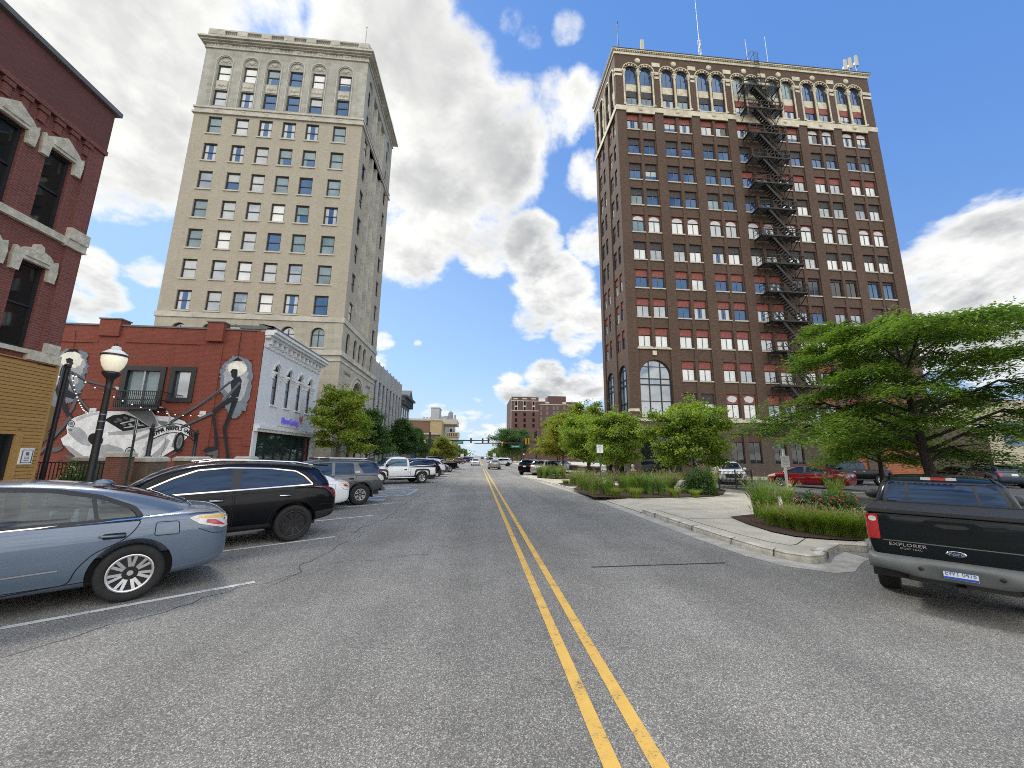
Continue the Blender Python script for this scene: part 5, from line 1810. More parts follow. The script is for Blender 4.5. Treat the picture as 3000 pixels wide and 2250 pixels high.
dab([(1503, 415), (1510, 403), (1540, 403), (1546, 420), (1543, 455), (1520, 465), (1505, 450)], 'coat', M4)
brush([(1498, 424), (1520, 410), (1546, 414)], 9, 'dark', M4)
dab([(1498, 485), (1525, 462), (1560, 450), (1572, 475), (1566, 530), (1550, 585), (1504, 588), (1505, 530)], 'coat', M4)
brush([(1500, 485), (1420, 548), (1290, 640), (1200, 690), (1110, 745)], [14, 15, 17, 14, 12], 'mid', M4)
brush([(1496, 492), (1290, 648), (1115, 752)], 4, 'dark', M4)
brush([(1562, 490), (1480, 580), (1390, 680), (1290, 728), (1180, 778)], [16, 16, 18, 15, 13], 'mid', M4)
brush([(1566, 498), (1392, 690), (1190, 782)], 4, 'dark', M4)
brush([(1520, 592), (1450, 630), (1385, 682)], [34, 28, 24], 'coat', M4)
brush([(1388, 690), (1402, 790), (1412, 895)], [22, 17, 26], 'coat', M4)
dab([(1322, 930), (1345, 908), (1385, 905), (1420, 898), (1420, 922), (1385, 932), (1350, 946)], 'coat', M4)
brush([(1535, 588), (1500, 690), (1460, 785), (1475, 900), (1488, 1010)], [36, 28, 25, 20, 22], 'coat', M4)
brush([(1522, 610), (1465, 770)], 6, 'dark', M4)
dab([(1330, 950), (1420, 925), (1418, 960), (1395, 1008), (1370, 1000), (1390, 960)], 'ground', M4)
art.build('mural', PMATS, mu, world=True, recalc=False)
wb = thing('shop_building', 'white stuccoed shop building with four arched windows and a bracketed cornice', 'building', (FX - 3, MY + 4, 0))
Y0, Y1 = MY, 30.7
mb = MB()
ay = [24.53, 26.16, 27.73, 29.31]
wall(mb, (FX, 0, 0), (0, 1, 0), (1, 0, 0), Y0, Y1, 3.55, 8.9, [(y - .36, y + .36, 4.88, 7.32, 'a') for y in ay], .22)
mb.box(FX - 2, Y0 + .003, 8.85, FX - .002, Y1, 9.2)
mb.box(FX - .3, Y0 - .001 + .004, 0, FX - .002, Y0 + .5, 3.2)
mb.box(FX - 8, Y1 - .25, 0, FX - .002, Y1, 9.2)
mb.box(FX - .25, Y0 + .01, .1, FX + .05, Y0 + .42, 3.2)
mb.box(FX - .25, Y1 - .32, .1, FX + .05, Y1, 3.2)
mb.build('stucco_wall', MT['white_stucco'], wb, world=True)
tr = MB()
tr.box(FX - .002, Y0, 3.2, FX + .22, Y1 + .1, 3.36)
tr.box(FX - .002, Y0, 3.36, FX + .34, Y1 + .16, 3.549)
tr.build('shop_ledge', MT['white_trim'], wb, world=True)
tr = MB()
tr.box(FX - .002, Y0, 8.12, FX + .06, Y1, 8.2)
tr.box(FX - .002, Y0, 8.62, FX + .3, Y1 + .1, 8.76)
tr.box(FX - .002, Y0 - .05, 8.76, FX + .5, Y1 + .2, 8.92)
tr.box(FX - .002, Y0 - .05, 8.92, FX + .62, Y1 + .3, 9.08)
for k in range(13):
 y = Y0 + .35 + k * (Y1 - Y0 - .6) / 12
 tr.box(FX - .002, y - .1, 8.3, FX + .26, y + .1, 8.619)
 tr.box(FX - .002, y - .07, 8.12, FX + .12, y + .07, 8.3)
for k in range(56):
 y = Y0 + .1 + k * (Y1 - Y0 - .15) / 55
 tr.box(FX - .002, y - .04, 8.06, FX + .07, y + .04, 8.119)
tr.build('bracketed_cornice', MT['white_trim'], wb, world=True)
rf = MB()
rf.box(FX - 2, Y0 - .05, 9.2, FX + .45, Y1 + .25, 9.3)
rf.prism([(FX + .6, Y0 - .05, 9.08), (FX + .6, Y0 - .05, 9.12), (FX - .1, Y0 - .05, 9.42), (FX - .4, Y0 - .05, 9.42), (FX - .4, Y0 - .05, 9.3), (FX + .4, Y0 - .05, 9.3), (FX + .45, Y0 - .05, 9.08)], (0, Y1 - Y0 + .3, 0))
rf.build('roof_flashing', MT['slate'], wb, world=True)
fa_ = frame_mb(.72, 2.44, .05, 1.1, arch=True).mesh('window', MT['black_frame'])
pa_ = pane_mesh(.72, 2.44, [MT['win_sheen']], arch=True)
for y in ay:
 o = link('window', fa_, wb, Vector((FX - .14, y, 4.88)) - wb.location)
 o.rotation_euler = (0, 0, R(90))
 link('pane', pa_, o)
 dk = MB()   # dark lunette
 dk.prism([(.02 * 0 + p[0], .03, p[1]) for p in arch_pts(0, 2.39, .31, 1.75)], (0, .015, 0))
 link('lunette', dk.mesh('lunette', MT['black_frame']), o)
 hd = MB()
 ap = arch_pts(y, 7.44, .45, 6.98)[1:-1]
 for p, q in zip(ap, ap[1:]):
  hd.bar((FX + .03, p[0], p[1]), (FX + .03, q[0], q[1]), .09, .1)
 for s in (-1, 1):
  hd.box(FX, y + s * .46 - .13, 6.72, FX + .2, y + s * .46 + .13, 6.86)
  hd.box(FX, y + s * .46 - .09, 6.6, FX + .14, y + s * .46 + .09, 6.719)
  hd.box(FX, y + s * .46 - .06, 6.45, FX + .09, y + s * .46 + .06, 6.599)
 hd.box(FX, y - .05, 7.42, FX + .12, y + .05, 7.62)
 hd.box(FX - .2, y - .45, 4.78, FX + .07, y + .45, 4.879)
 hd.build('window_hood', MT['white_trim'], wb, world=True)
sf = MB()
for y in (Y0 + .42, 24.4, 25.5, 26.6, 27.7, 28.8, 29.6, Y1 - .38):
 sf.box(FX - .2, y - .04, .1, FX - .06, y + .04, 3.2)
for z in (.3, 2.05, 3.12):
 sf.box(FX - .19, Y0 + .42, z - .04, FX - .07, Y1 - .35, z + .04)
sf.build('shopfront_frame', MT['black_frame'], wb, world=True)
sf = MB()
sf.box(FX - .15, Y0 + .42, .12, FX - .12, Y1 - .35, 3.15)
sf.build('shopfront_glass', MT['storefront'], wb, world=True)
pl = plain('sign_violet', (.13, .08, .50), .4, var=.05, emit=(.2, .15, .9), estr=.15)
pk = plain('sign_pink', (.45, .08, .14), .4, var=.05)
sg = thing('shop_sign', 'violet raised letters with a red heart on the white shop front', 'shop sign', (FX + .06, 26.7, 4.05))
text_part('lettering', 'ElaraCaring', .50, pl, sg, (.02, .1, .0), (R(90), 0, R(90)), .03, 1.0, 1.0)
mb = MB()
hp = []
for k in range(24):
 t = 2 * PI * k / 24
 hp.append((.03, 1.62 + .018 * 16 * math.sin(t) ** 3 * .8, .3 + .018 * (13 * math.cos(t) - 5 * math.cos(2 * t) - 2 * math.cos(3 * t) - math.cos(4 * t))))
ctr = Vector((.03, 1.62, .3))
ins = [ctr + (Vector(p) - ctr) * .72 for p in hp]
for i in range(24):
 j = (i + 1) % 24
 mb.poly([hp[i], hp[j], tuple(ins[j]), tuple(ins[i])])
 mb.poly([hp[i], hp[j], (0, hp[j][1], hp[j][2]), (0, hp[i][1], hp[i][2])])
for (a, b) in (((.03, 1.52, .34), (.03, 1.62, .22)), ((.03, 1.62, .22), (.03, 1.75, .38))):
 mb.bar(a, b, .04, .03)
mb.build('heart_emblem', pk, sg)
mb = MB()
mb.box(-.058, -1.5, -.36, -.0, 1.55, -.31)
mb.build('raceway', MT['white_trim'], sg)
fb = thing('office_building', 'pale low office block with tall dark window strips beyond the beige tower', 'building', (FX - 6, 54, 0))
mb = MB()
Ya, Yb = 45.95, 62.5
mb.box(FX - 12, Ya, 0, FX - .6, Yb, 12.9)
nb_ = 8
fw = (Yb - Ya) / nb_
mb.box(FX - .6, Ya, 10.9, FX - .001, Yb, 13.1)
for k in range(nb_ + 1):
 y = Ya + fw * k
 mb.box(FX - .6, max(Ya, y - .36), 0, FX + .0, min(Yb, y + .36), 10.899)
for k in range(nb_ + 1):
 y = Ya + fw * k
 mb.box(FX, max(Ya, y - .2), 0, FX + .09, min(Yb, y + .2), 13.25)
mb.build('stone_front', bricks('pale_stone_panel', (.42, .415, .40), (.46, .455, .44), (.36, .355, .34), w=2.2, h=1.4, gap=.012, stain=.25, bstr=.1, streak=.3), fb, world=True)
mb = MB()
for k in range(nb_):
 y = Ya + fw * (k + .5)
 mb.box(FX - .2, y - fw / 2 + .36, .2, FX - .14, y + fw / 2 - .36, 10.9)
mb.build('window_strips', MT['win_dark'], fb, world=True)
mb = MB()
for k in range(nb_):
 y = Ya + fw * (k + .5)
 for z in (2.6, 5.6, 8.6):
  mb.box(FX - .139, y - fw / 2 + .37, z, FX - .09, y + fw / 2 - .37, z + .5)
mb.build('spandrels', MT['grey_frame'], fb, world=True)
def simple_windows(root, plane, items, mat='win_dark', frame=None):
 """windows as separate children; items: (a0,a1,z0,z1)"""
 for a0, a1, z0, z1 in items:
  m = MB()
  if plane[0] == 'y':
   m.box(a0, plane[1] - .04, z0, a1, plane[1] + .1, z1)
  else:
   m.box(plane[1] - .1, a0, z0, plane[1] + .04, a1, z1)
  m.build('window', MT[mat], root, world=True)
vb = thing('victorian_building', 'dark grey Victorian building with a heavy bracketed cornice and gable past the office block', 'building', (-22, 79.8, 0))
VX = -15.9
p = on_x(1178, 1168, VX)
VZ = on_y(1190, 1162, 86).z
mb = MB()
mb.box(-34, 80.0, 0, VX, 90, VZ - 2.2)
mb.build('wall', plain('grey_green_brick', (.11, .125, .135), .85, var=.2), vb, world=True)
mb = MB()
mb.box(-34, 79.9, VZ - 2.2, VX + .3, 90.1, VZ - 1.7)
mb.box(-34, 79.8, VZ - 1.7, VX + .7, 90.3, VZ - .9)
mb.box(-34, 79.7, VZ - .9, VX + 1.2, 90.6, VZ - .5)
for k in range(8):
 y = 80.2 + k * 1.35
 mb.box(VX, y, VZ - 2.4, VX + .8, y + .35, VZ - .9)
mb.prism([(VX + 1.1, 82.5, VZ - .5), (VX + 1.1, 87.5, VZ - .5), (VX + 1.1, 85, VZ + 1.2)], (-2.2, 0, 0))
mb.build('cornice', plain('dark_cornice', (.06, .07, .075), .7, var=.2), vb, world=True)
simple_windows(vb, ('x', VX), [(81 + 2.4 * k, 82.2 + 2.4 * k, z, z + 2.6) for k in range(4) for z in (5, 9)])
tb = thing('brick_hall', 'brown and tan brick hall with a flat roof beyond the traffic signals', 'building', (-22, 125, 0))
TY = 125
q = lambda px, py, Y=TY: on_y(px, py, Y)
ax, bx_, cx = q(1190, 1300).x, q(1258, 1300).x, q(1292, 1300).x
z1, z2 = q(1230, 1232).z, q(1230, 1221).z
mb = MB()
mb.box(ax - 20, TY, 0, bx_, TY + 14, z1)
mb.build('brown_wall', bricks('hall_brick', (.19, .10, .065), (.16, .085, .055), (.17, .11, .08), stain=.2), tb, world=True)
mb = MB()
mb.box(bx_ + .01, TY - .2, 0, cx, TY + 14, z1 + .1)
mb.build('tan_wall', bricks('hall_tan', (.42, .32, .17), (.38, .29, .15), (.36, .28, .16), stain=.15), tb, world=True)
mb = MB()
mb.box(ax - 20, TY + 6, z1 - .5, bx_ + 8, TY + 20, z2)
mb.box(ax - 20, TY - .3, z1, bx_, TY + .3, z1 + .35)
mb.box(bx_, TY - .5, z1 + .1, cx + .2, TY + .3, z1 + .45)
mb.build('parapet', plain('hall_parapet', (.44, .41, .35), .8), tb, world=True)
mb = MB()
for k in range(3):
 mb.box(ax + 3.6 + k * 1.1, TY + 8, z2, ax + 4.2 + k * 1.1, TY + 9, z2 + .8)
mb.build('roof_vent', MT['galv'], tb, world=True)
lowz = q(1240, 1279).z
sb = thing('corner_shop', 'low brown brick shop with a pale parapet behind the yellowing tree', 'building', (-20, 112, 0))
mb = MB()
xx0, xx1 = on_y(1195, 1300, 112).x, on_y(1282, 1300, 112).x
mb.box(xx0 - 8, 112, 0, xx1, 124, lowz)
mb.build('wall', bricks('shop_brick', (.12, .075, .055), (.10, .06, .045), (.11, .075, .06), stain=.2), sb, world=True)
mb = MB()
mb.box(xx0 - 8, 111.8, lowz, xx1 + .2, 124, lowz + .4)
mb.build('parapet', plain('shop_parapet', (.40, .385, .35), .8), sb, world=True)
simple_windows(sb, ('y', 112), [(xx0 + 1 + 2.6 * k, xx0 + 2.6 + 2.6 * k, 1, 3.6) for k in range(4)])
gb = thing('grey_block', 'plain grey concrete lift tower rising behind the tan hall', 'tower', (-20, 150, 0))
mb = MB()
u0, u1, uz = on_y(1258, 1300, 150).x, on_y(1283, 1300, 150).x, on_y(1270, 1196, 150).z
mb.box(u0, 150, 0, u1, 158, uz)
mb.box(u0 - .15, 149.85, uz, u1 + .15, 158, uz + .35)
v0, vz = on_y(1306, 1300, 152).x, on_y(1295, 1221, 152).z
mb.box(u1, 151, 0, v0, 158, vz)
mb.build('concrete_wall', plain('grey_concrete', (.33, .35, .36), .85, var=.1, scale=.5), gb, world=True)
mb = MB()
mb.sphere((u0 - 2, 150, z2 + .3), 1.6, 10, 0, (1.3, 1, .8))
mb.build('dark_dome', MT['slate'], gb, world=True)
ch = thing('church_tower', 'ornate grey stone church tower with a lantern cupola and arcaded base', 'tower', (-14, 185, 0))
CYY = 185
c = lambda px, py: on_y(px, py, CYY)
xa, xb = c(1309, 1300).x, c(1331, 1300).x
mb = MB()
xm, hw_ = (xa + xb) / 2, (xb - xa) / 2
zt = c(1320, 1228).z
mb.box(xa, CYY - hw_, 0, xb, CYY + hw_, zt)
for k in range(4):
 f = [-1, -.35, .35, 1][k]
 mb.box(xm + f * hw_ - .35, CYY - hw_ - .3, c(1320, 1265).z, xm + f * hw_ + .35, CYY - hw_, zt + [1.4, .6, .6, 1.8][k])
bxm = c(1317, 1300).x
mb.lathe([(1.15, 0), (1.15, c(1317, 1212).z - zt), (.9, c(1317, 1208).z - zt), (.35, c(1317, 1205).z - zt), (.0, c(1317, 1203).z - zt)], (bxm, CYY, zt), 8, smooth=False)
mb.box(xa - 2.0, CYY - hw_ + 1, 0, xa, CYY + hw_, c(1300, 1219).z)
mb.build('stone_tower', plain('church_stone', (.25, .265, .28), .9, var=.25, scale=.4), ch, world=True)
mb = MB()
ya = c(1320, 1268).z
yb_ = c(1320, 1296).z
mb.box(xa - 1.5, CYY - hw_ - 2, 0, xb + 1.8, CYY + hw_, ya - 2.2)
mb.box(xa - 1.9, CYY - hw_ - 2.4, ya - 2.2, xb + 2.2, CYY + hw_, ya)
mb.build('arcaded_base', plain('church_base', (.36, .31, .22), .9, var=.2, scale=.5), ch, world=True)
mb = MB()
for k in range(8):
 x = xa - 1.2 + k * (xb - xa + 2.7) / 7.5
 mb.box(x, CYY - hw_ - 2.5, ya - 1.9, x + .4, CYY - hw_ - 2.41, ya - .3)
for k in range(2):
 mb.box(xm - .3, CYY - hw_ - .42, c(1320, 1258).z - 1.2, xm + .5, CYY - hw_ - .31, c(1320, 1258).z)
mb.lathe([(1.0, -.03), (1.0, .03)], (xm - .5, CYY - hw_ - 2.05, yb_ - 1), 16, 1, axis='y')
mb.build('openings', [MT['win_black'], MT['sign_white']], ch, world=True)
ho = thing('hotel', 'long brown brick hotel with a rooftop penthouse in the distance on the right', 'hotel', (28, 170, 0))
HY = 170
h = lambda px, py, Y=HY: on_y(px, py, Y)
HX0, HX1 = h(1497, 1300).x, h(1697, 1300).x
ZA, ZB = h(1530, 1163).z, h(1650, 1177).z
XM = h(1578, 1200).x
mb = MB()
mb.box(HX0, HY, 0, XM, HY + 28, ZA)
mb.box(XM, HY + .6, 0, HX1, HY + 20, ZB)
pz = h(1640, 1157).z
mb.box(h(1611, 1170).x, HY + 4, ZB, h(1664, 1170).x, HY + 12, pz)
mb.build('brick_wall', MT['hotel_brick'], ho, world=True)
mb = MB()
mb.box(HX0 - .1, HY - .12, ZA - 1.9, XM + .1, HY - .002, ZA - 1.6)
mb.box(HX0 - .1, HY - .12, h(1530, 1204).z, XM + .1, HY - .002, h(1530, 1204).z + .3)
mb.box(XM, HY + .48, ZB - 1.5, HX1, HY + .598, ZB - 1.2)
mb.box(HX0 - .12, HY - .1, 0, HX0 - .002, HY + .5, ZA)
mb.box(HX0 - .1, HY - .1, ZA, XM + .1, HY + .4, ZA + .25)
for px in (1512, 1537, 1563):
 x = h(px, 1200).x
 zt_ = h(px, 1178).z
 zb_ = h(px, 1203).z
 for s in (-1, 1):
  mb.box(x + s * .62 - .1, HY - .14, zb_, x + s * .62 + .1, HY - .002, zt_)
 ap = arch_pts(x, zt_ + .6, .62, zt_ - .1, 8)
 for a, b in zip(ap, ap[1:]):
  mb.bar((a[0], HY - .07, a[1]), (b[0], HY - .07, b[1]), .14, .2)
 mb.box(x - .5, HY - .1, (zt_ + zb_) / 2 - .3, x + .5, HY - .06, (zt_ + zb_) / 2 + .3)
for px, pyy in ((1510, 1167), (1537, 1167), (1563, 1167)):
 x = h(px, 1167).x
 mb.box(x - 1.0, HY - .08, h(px, 1168).z - .3, x + 1.0, HY - .002, h(px, 1168).z + .3)
for px in (1604, 1654):
 x = h(px, 1178).x
 mb.box(x - .9, HY + .5, ZB - .9, x + .9, HY + .598, ZB - .1)
mb.build('stone_trim', MT['limestone_trim'], ho, world=True)
it = []
for px in (1512, 1537, 1563):
 x = h(px, 1200).x
 for py in (1181, 1197, 1214, 1231, 1247):
  z = h(px, py).z
  it.append((x - .5, x + .5, z - .8, z + .8))
simple_windows(ho, ('y', HY), it, 'win_black')
it = []
for px in (1586, 1604, 1623, 1634, 1654, 1673, 1685):
 x = h(px, 1200).x
 for py in (1195, 1210, 1227, 1243):
  z = h(px, py).z
  it.append((x - .45, x + .45, z - .8, z + .8))
simple_windows(ho, ('y', HY + .6), it, 'grey_frame')
def loft(bm, rings):
 vs = [[bm.verts.new(p) for p in r] for r in rings]
 n = len(rings[0])
 for a, b in zip(vs, vs[1:]):
  for k in range(n):
   bm.faces.new((a[k], a[(k + 1) % n], b[(k + 1) % n], b[k]))
 bm.faces.new(vs[0][::-1])
 bm.faces.new(vs[-1])
def body_ring(x, w, zb, zs, zc, sq=0.0):
 h = [(0, zb), (w * .8, zb), (w * .96, zb + .05), (w, zb + (zs - zb) * .36), (w * .998, zb + (zs - zb) * .72), (w * (.972 + .02 * sq), zs - .01),
         (w * (.90 + .07 * sq), zs + (zc - zs) * (.45 + .3 * sq)), (w * (.55 + .2 * sq), zs + (zc - zs) * .9), (0, zc)]
 return [(x, y, z) for y, z in h] + [(x, -y, z) for y, z in h[-2:0:-1]]
def cab_ring(x, wb, zb, wr, zr):
 m = (wb + wr) / 2 + .015
 h = [(0, zb - .1), (wb, zb - .1), (wb, zb), (m, (zb + zr) / 2), (wr + .012, zr - .055), (wr - .07, zr - .003), (wr * .5, zr + .018), (0, zr + .024)]
 return [(x, y, z) for y, z in h] + [(x, -y, z) for y, z in h[-2:0:-1]]
def to_mesh(o):
 dg = bpy.context.evaluated_depsgraph_get()
 dg.update()
 me = bpy.data.meshes.new_from_object(o.evaluated_get(dg))
 return me
def temp(me):
 o = bpy.data.objects.new('temp', me)
 COL.objects.link(o)
 return o
def drop(o):
 bpy.data.objects.remove(o)
def outline(pts, r=.0, step=.07):
 """round the corners, then resample"""
 P = [Vector(p) for p in pts]
 Q = []
 n = len(P)
 for i in range(n):
  p, a, b = P[i], P[i - 1], P[(i + 1) % n]
  u, v = a - p, b - p
  rr = min(r, u.length * .45, v.length * .45)
  if rr < 1e-3:
   Q.append(p)
   continue
  s, e = p + u.normalized() * rr, p + v.normalized() * rr
  for k in range(4):
   t = k / 3
   Q.append(s * (1 - t) ** 2 + p * 2 * t * (1 - t) + e * t * t)
 out = []
 n = len(Q)
 for i in range(n):
  a, b = Q[i], Q[(i + 1) % n]
  m = max(1, int((b - a).length / step))
  for k in range(m):
   q = a.lerp(b, k / m)
   if not out or (q - out[-1]).length > 1e-4:
    out.append(q)
 return out
def inside(p, poly):
 c = False
 j = len(poly) - 1
 for i in range(len(poly)):
  a, b = poly[i], poly[j]
  if (a.y > p.y) != (b.y > p.y) and p.x < (b.x - a.x) * (p.y - a.y) / (b.y - a.y) + a.x:
   c = not c
  j = i
 return c
class Shell:
 """paints panels onto a finished body surface by projecting flat outlines onto it"""
 def __init__(s, me):
  s.bvh = BVHTree.FromPolygons([v.co.copy() for v in me.vertices], [tuple(p.vertices) for p in me.polygons])
 def hit(s, view, a, b, off):
  if view in ('L', 'R'):
   sg = 1 if view == 'L' else -1
   o, d = Vector((a, 4 * sg, b)), Vector((0, -sg, 0))
  elif view in ('B', 'F'):
   sg = -1 if view == 'B' else 1
   o, d = Vector((8 * sg, a, b)), Vector((-sg, 0, 0))
  else:
   o, d = Vector((a, b, 5)), Vector((0, 0, -1))
  p, n, i, dist = s.bvh.ray_cast(o, d)
  if p is None:
   return None
  if n.dot(d) > 0:
   n = -n
  n = (n * .35 - d * .65).normalized()
  return p + n * off
 def panel(s, mb, view, pts, off=.006, r=.03, mi=0, step=.07, rim=0.0):
  ol = outline(pts, r, step)
  xs, ys = [p.x for p in ol], [p.y for p in ol]
  grid = []
  nx, ny = int((max(xs) - min(xs)) / step), int((max(ys) - min(ys)) / step)
  for i in range(1, nx + 1):
   for j in range(1, ny + 1):
    q = Vector((min(xs) + i * step - .01, min(ys) + j * step - .013))
    if inside(q, ol) and min((q - p).length for p in ol) > step * .45:
     grid.append(q)
  res = delaunay_2d_cdt(ol + grid, [], [list(range(len(ol)))], 1, 1e-6)
  vs = [s.hit(view, v.x, v.y, off) for v in res[0]]
  ok = [v is not None for v in vs]
  vs = [v if v is not None else Vector() for v in vs]
  flip = view in ('L', 'F')
  fs = [tuple(f) for f in res[2] if all(ok[i] for i in f)]
  mb.add(vs, fs, mi, True)
  if rim:      # turn the edge down to the body so the panel has thickness
   idx = list(range(len(ol)))
   lo = [s.hit(view, v.x, v.y, -.004) for v in ol]
   hi = [s.hit(view, v.x, v.y, off) for v in ol]
   for i in idx:
    j = (i + 1) % len(ol)
    if None not in (lo[i], lo[j], hi[i], hi[j]):
     mb.poly([hi[i], hi[j], lo[j], lo[i]], mi)
 def line(s, mb, view, pts, wd=.012, off=.005, mi=0, closed=False, step=.06, r=0.0):
  if closed:
   P = outline(pts, r, step)
   P.append(P[0])
  else:
   P = []
   for a, b in zip(pts, pts[1:]):
    a, b = Vector(a), Vector(b)
    m = max(1, int((b - a).length / step))
    P += [a.lerp(b, k / m) for k in range(m)]
   P.append(Vector(pts[-1]))
  A, B = [], []
  for i, p in enumerate(P):
   t = P[min(i + 1, len(P) - 1)] - P[max(0, i - 1)]
   if closed and i in (0, len(P) - 1):
    t = P[1] - P[-2]
   t.normalize()
   n = Vector((-t.y, t.x)) * wd / 2
   A.append(s.hit(view, p.x + n.x, p.y + n.y, off))
   B.append(s.hit(view, p.x - n.x, p.y - n.y, off))
  for i in range(len(P) - 1):
   if None not in (A[i], A[i + 1], B[i], B[i + 1]):
    mb.add([A[i], B[i], B[i + 1], A[i + 1]], [(0, 1, 2, 3)], mi, True)
def wheel(R_, wd, rr, n, style, mrim, mhub=None):
 """tyre with the rim as its child; outer face towards +y"""
 h = wd / 2
 mb = MB()
 mb.lathe([(rr - .02, -h + .02), (R_ * .93, -h), (R_ * .985, -h + .025), (R_, -h + .05), (R_, h - .05), (R_ * .985, h - .025), (R_ * .93, h), (rr + .012, h - .008), (rr - .004, h - .03)], (0, 0, R_), 40, axis='y')
 me = mb.mesh('tyre', MT['tyre'])
 rb = MB()
 rb.lathe([(rr, h - .012), (rr - .012, h - .006), (rr - .03, h - .02), (rr - .035, h - .12)], (0, 0, R_), 40, 0, axis='y', cap=False)
 rb.lathe([(.01, h - .13), (rr - .02, h - .13)], (0, 0, R_), 24, 1, axis='y', cap=False)
 rb.lathe([(.05, h - .1), (rr * .62, h - .1)], (0, 0, R_), 24, 2, axis='y', cap=False)
 for k in range(n):
  a = 2 * PI * k / n + PI / 2
  subs = (0,) if style != 'split' else (-.17, .17)
  for s in subs:
   b = a + s
   w0, w1 = (.022, .034) if style == 'split' else ((.05, .075) if style == 'fat' else (.026, .03))
   ca, sa = math.cos(a + s * .6), math.sin(a + s * .6)
   cb_, sb_ = math.cos(b), math.sin(b)
   p0 = Vector((ca * .05, 0, sa * .05 + R_))
   p1 = Vector((cb_ * (rr - .012), 0, sb_ * (rr - .012) + R_))
   t = (p1 - p0).normalized()
   nn = Vector((-t.z, 0, t.x))
   q = [p0 + nn * w0 / 2 * 1.4, p0 - nn * w0 / 2 * 1.4, p1 - nn * w1 / 2, p1 + nn * w1 / 2]
   y0, y1 = h - .045, h - .015
   top = [Vector((v.x, (y0 + .012 if i < 2 else y1), v.z)) for i, v in enumerate(q)]
   bot = [Vector((v.x, v.y + h - .085, v.z)) for v in q]
   rb.add(top + bot, [(0, 1, 2, 3), (0, 4, 5, 1), (1, 5, 6, 2), (2, 6, 7, 3), (3, 7, 4, 0)], 0)
 rb.lathe([(.085, h - .06), (.082, h - .036), (.034, h - .033), (.03, h - .028), (.0, h - .028)], (0, 0, R_), 20, 0, axis='y', smooth=False)
 for k in range(5):
  a = 2 * PI * k / 5 + PI / 2
  rb.lathe([(.013, h - .03), (.011, h - .02), (0, h - .02)], (math.cos(a) * .057, 0, R_ + math.sin(a) * .057), 8, 1, axis='y')
 rim = rb.mesh('rim', [mrim, MT['alloy_dark'], MT['grey_frame']])
 return me, rim
def add_wheels(root, wb, track, R_, wd, rr, n, style, mrim):
 me, rim = wheel(R_, wd, rr, n, style, mrim)
 for x in (0, wb):
  for s in (1, -1):
   o = link('wheel', me, root, (x, s * track, 0))
   if s < 0:
    o.rotation_euler = (0, 0, PI)
   link('rim', rim, o)
def make_body(body_st, cab_st, arches, wb, arch_r, arch_depth=.33, W=.9, zc=None, extra=None, tunnels=()):
 """lofted, subdivided body with the wheel arches cut out; returns (mesh, Shell)"""
 bm = bmesh.new()
 if body_st:
  loft(bm, [body_ring(*s) for s in body_st])
 if cab_st:
  loft(bm, [cab_ring(*s) for s in cab_st])
 bmesh.ops.recalc_face_normals(bm, faces=bm.faces)
 if extra:
  extra(bm)
 me = bpy.data.meshes.new('body')
 bm.to_mesh(me)
 bm.free()
 o = temp(me)
 md = o.modifiers.new('s', 'SUBSURF')
 md.levels = md.render_levels = 2
 m1 = to_mesh(o)
 drop(o)
 sh = Shell(m1)
 m1.materials.clear()
 m1.materials.append(MT['plastic'])
 m1.materials.append(MT['alloy_dark'])
 o = temp(m1)
 cut = MB()
 for tp in tunnels:
  cut.prism([(q.x, -1.3, q.y) for q in outline(tp, .05, .3)], (0, 2.6, 0), 1)
 for x in arches:
  for s in (1, -1):
   cut2 = MB()
   y0, y1 = (W - arch_depth, W + .3)
   cut.lathe([(arch_r, y0 if s > 0 else -y1), (arch_r, y1 if s > 0 else -y0)], (x, 0, zc), 36, 1, axis='y', smooth=False)
 cm = cut.mesh('cut', [MT['plastic'], MT['alloy_dark']])
 co = temp(cm)
 md = o.modifiers.new('b', 'BOOLEAN')
 md.object = co
 md.operation = 'DIFFERENCE'
 md.solver = 'EXACT'
 m2_ = to_mesh(o)
 drop(o)
 drop(co)
 for p in m2_.polygons:
  p.use_smooth = True
 try:
  m2_.set_sharp_from_angle(angle=R(38))
 except Exception:
  pass
 return m2_, sh
def finish_body(root, me, mpaint):
 me.materials.clear()
 me.materials.append(mpaint)
 me.materials.append(MT['alloy_dark'])
 return link('body', me, root)
def decals(root, sh, items, mats=None):
 """items: (part name, material, view list, polygon, options)"""
 for it in items:
  name, mat, views, pts = it[:4]
  opt = it[4] if len(it) > 4 else {}
  kids = opt.pop('kids', None) if isinstance(opt, dict) else None
  for v in views:
   mb = MB()
   P = pts if v not in ('X',) else pts
   if opt.get('line'):
    sh.line(mb, v, P, opt.get('w', .012), opt.get('off', .005), 0, opt.get('closed', False), r=opt.get('r', 0))
   else:
    sh.panel(mb, v, P, opt.get('off', .006), opt.get('r', .03), 0, opt.get('step', .07), opt.get('rim', 0))
   link(name, mb.mesh(name, mat), root)
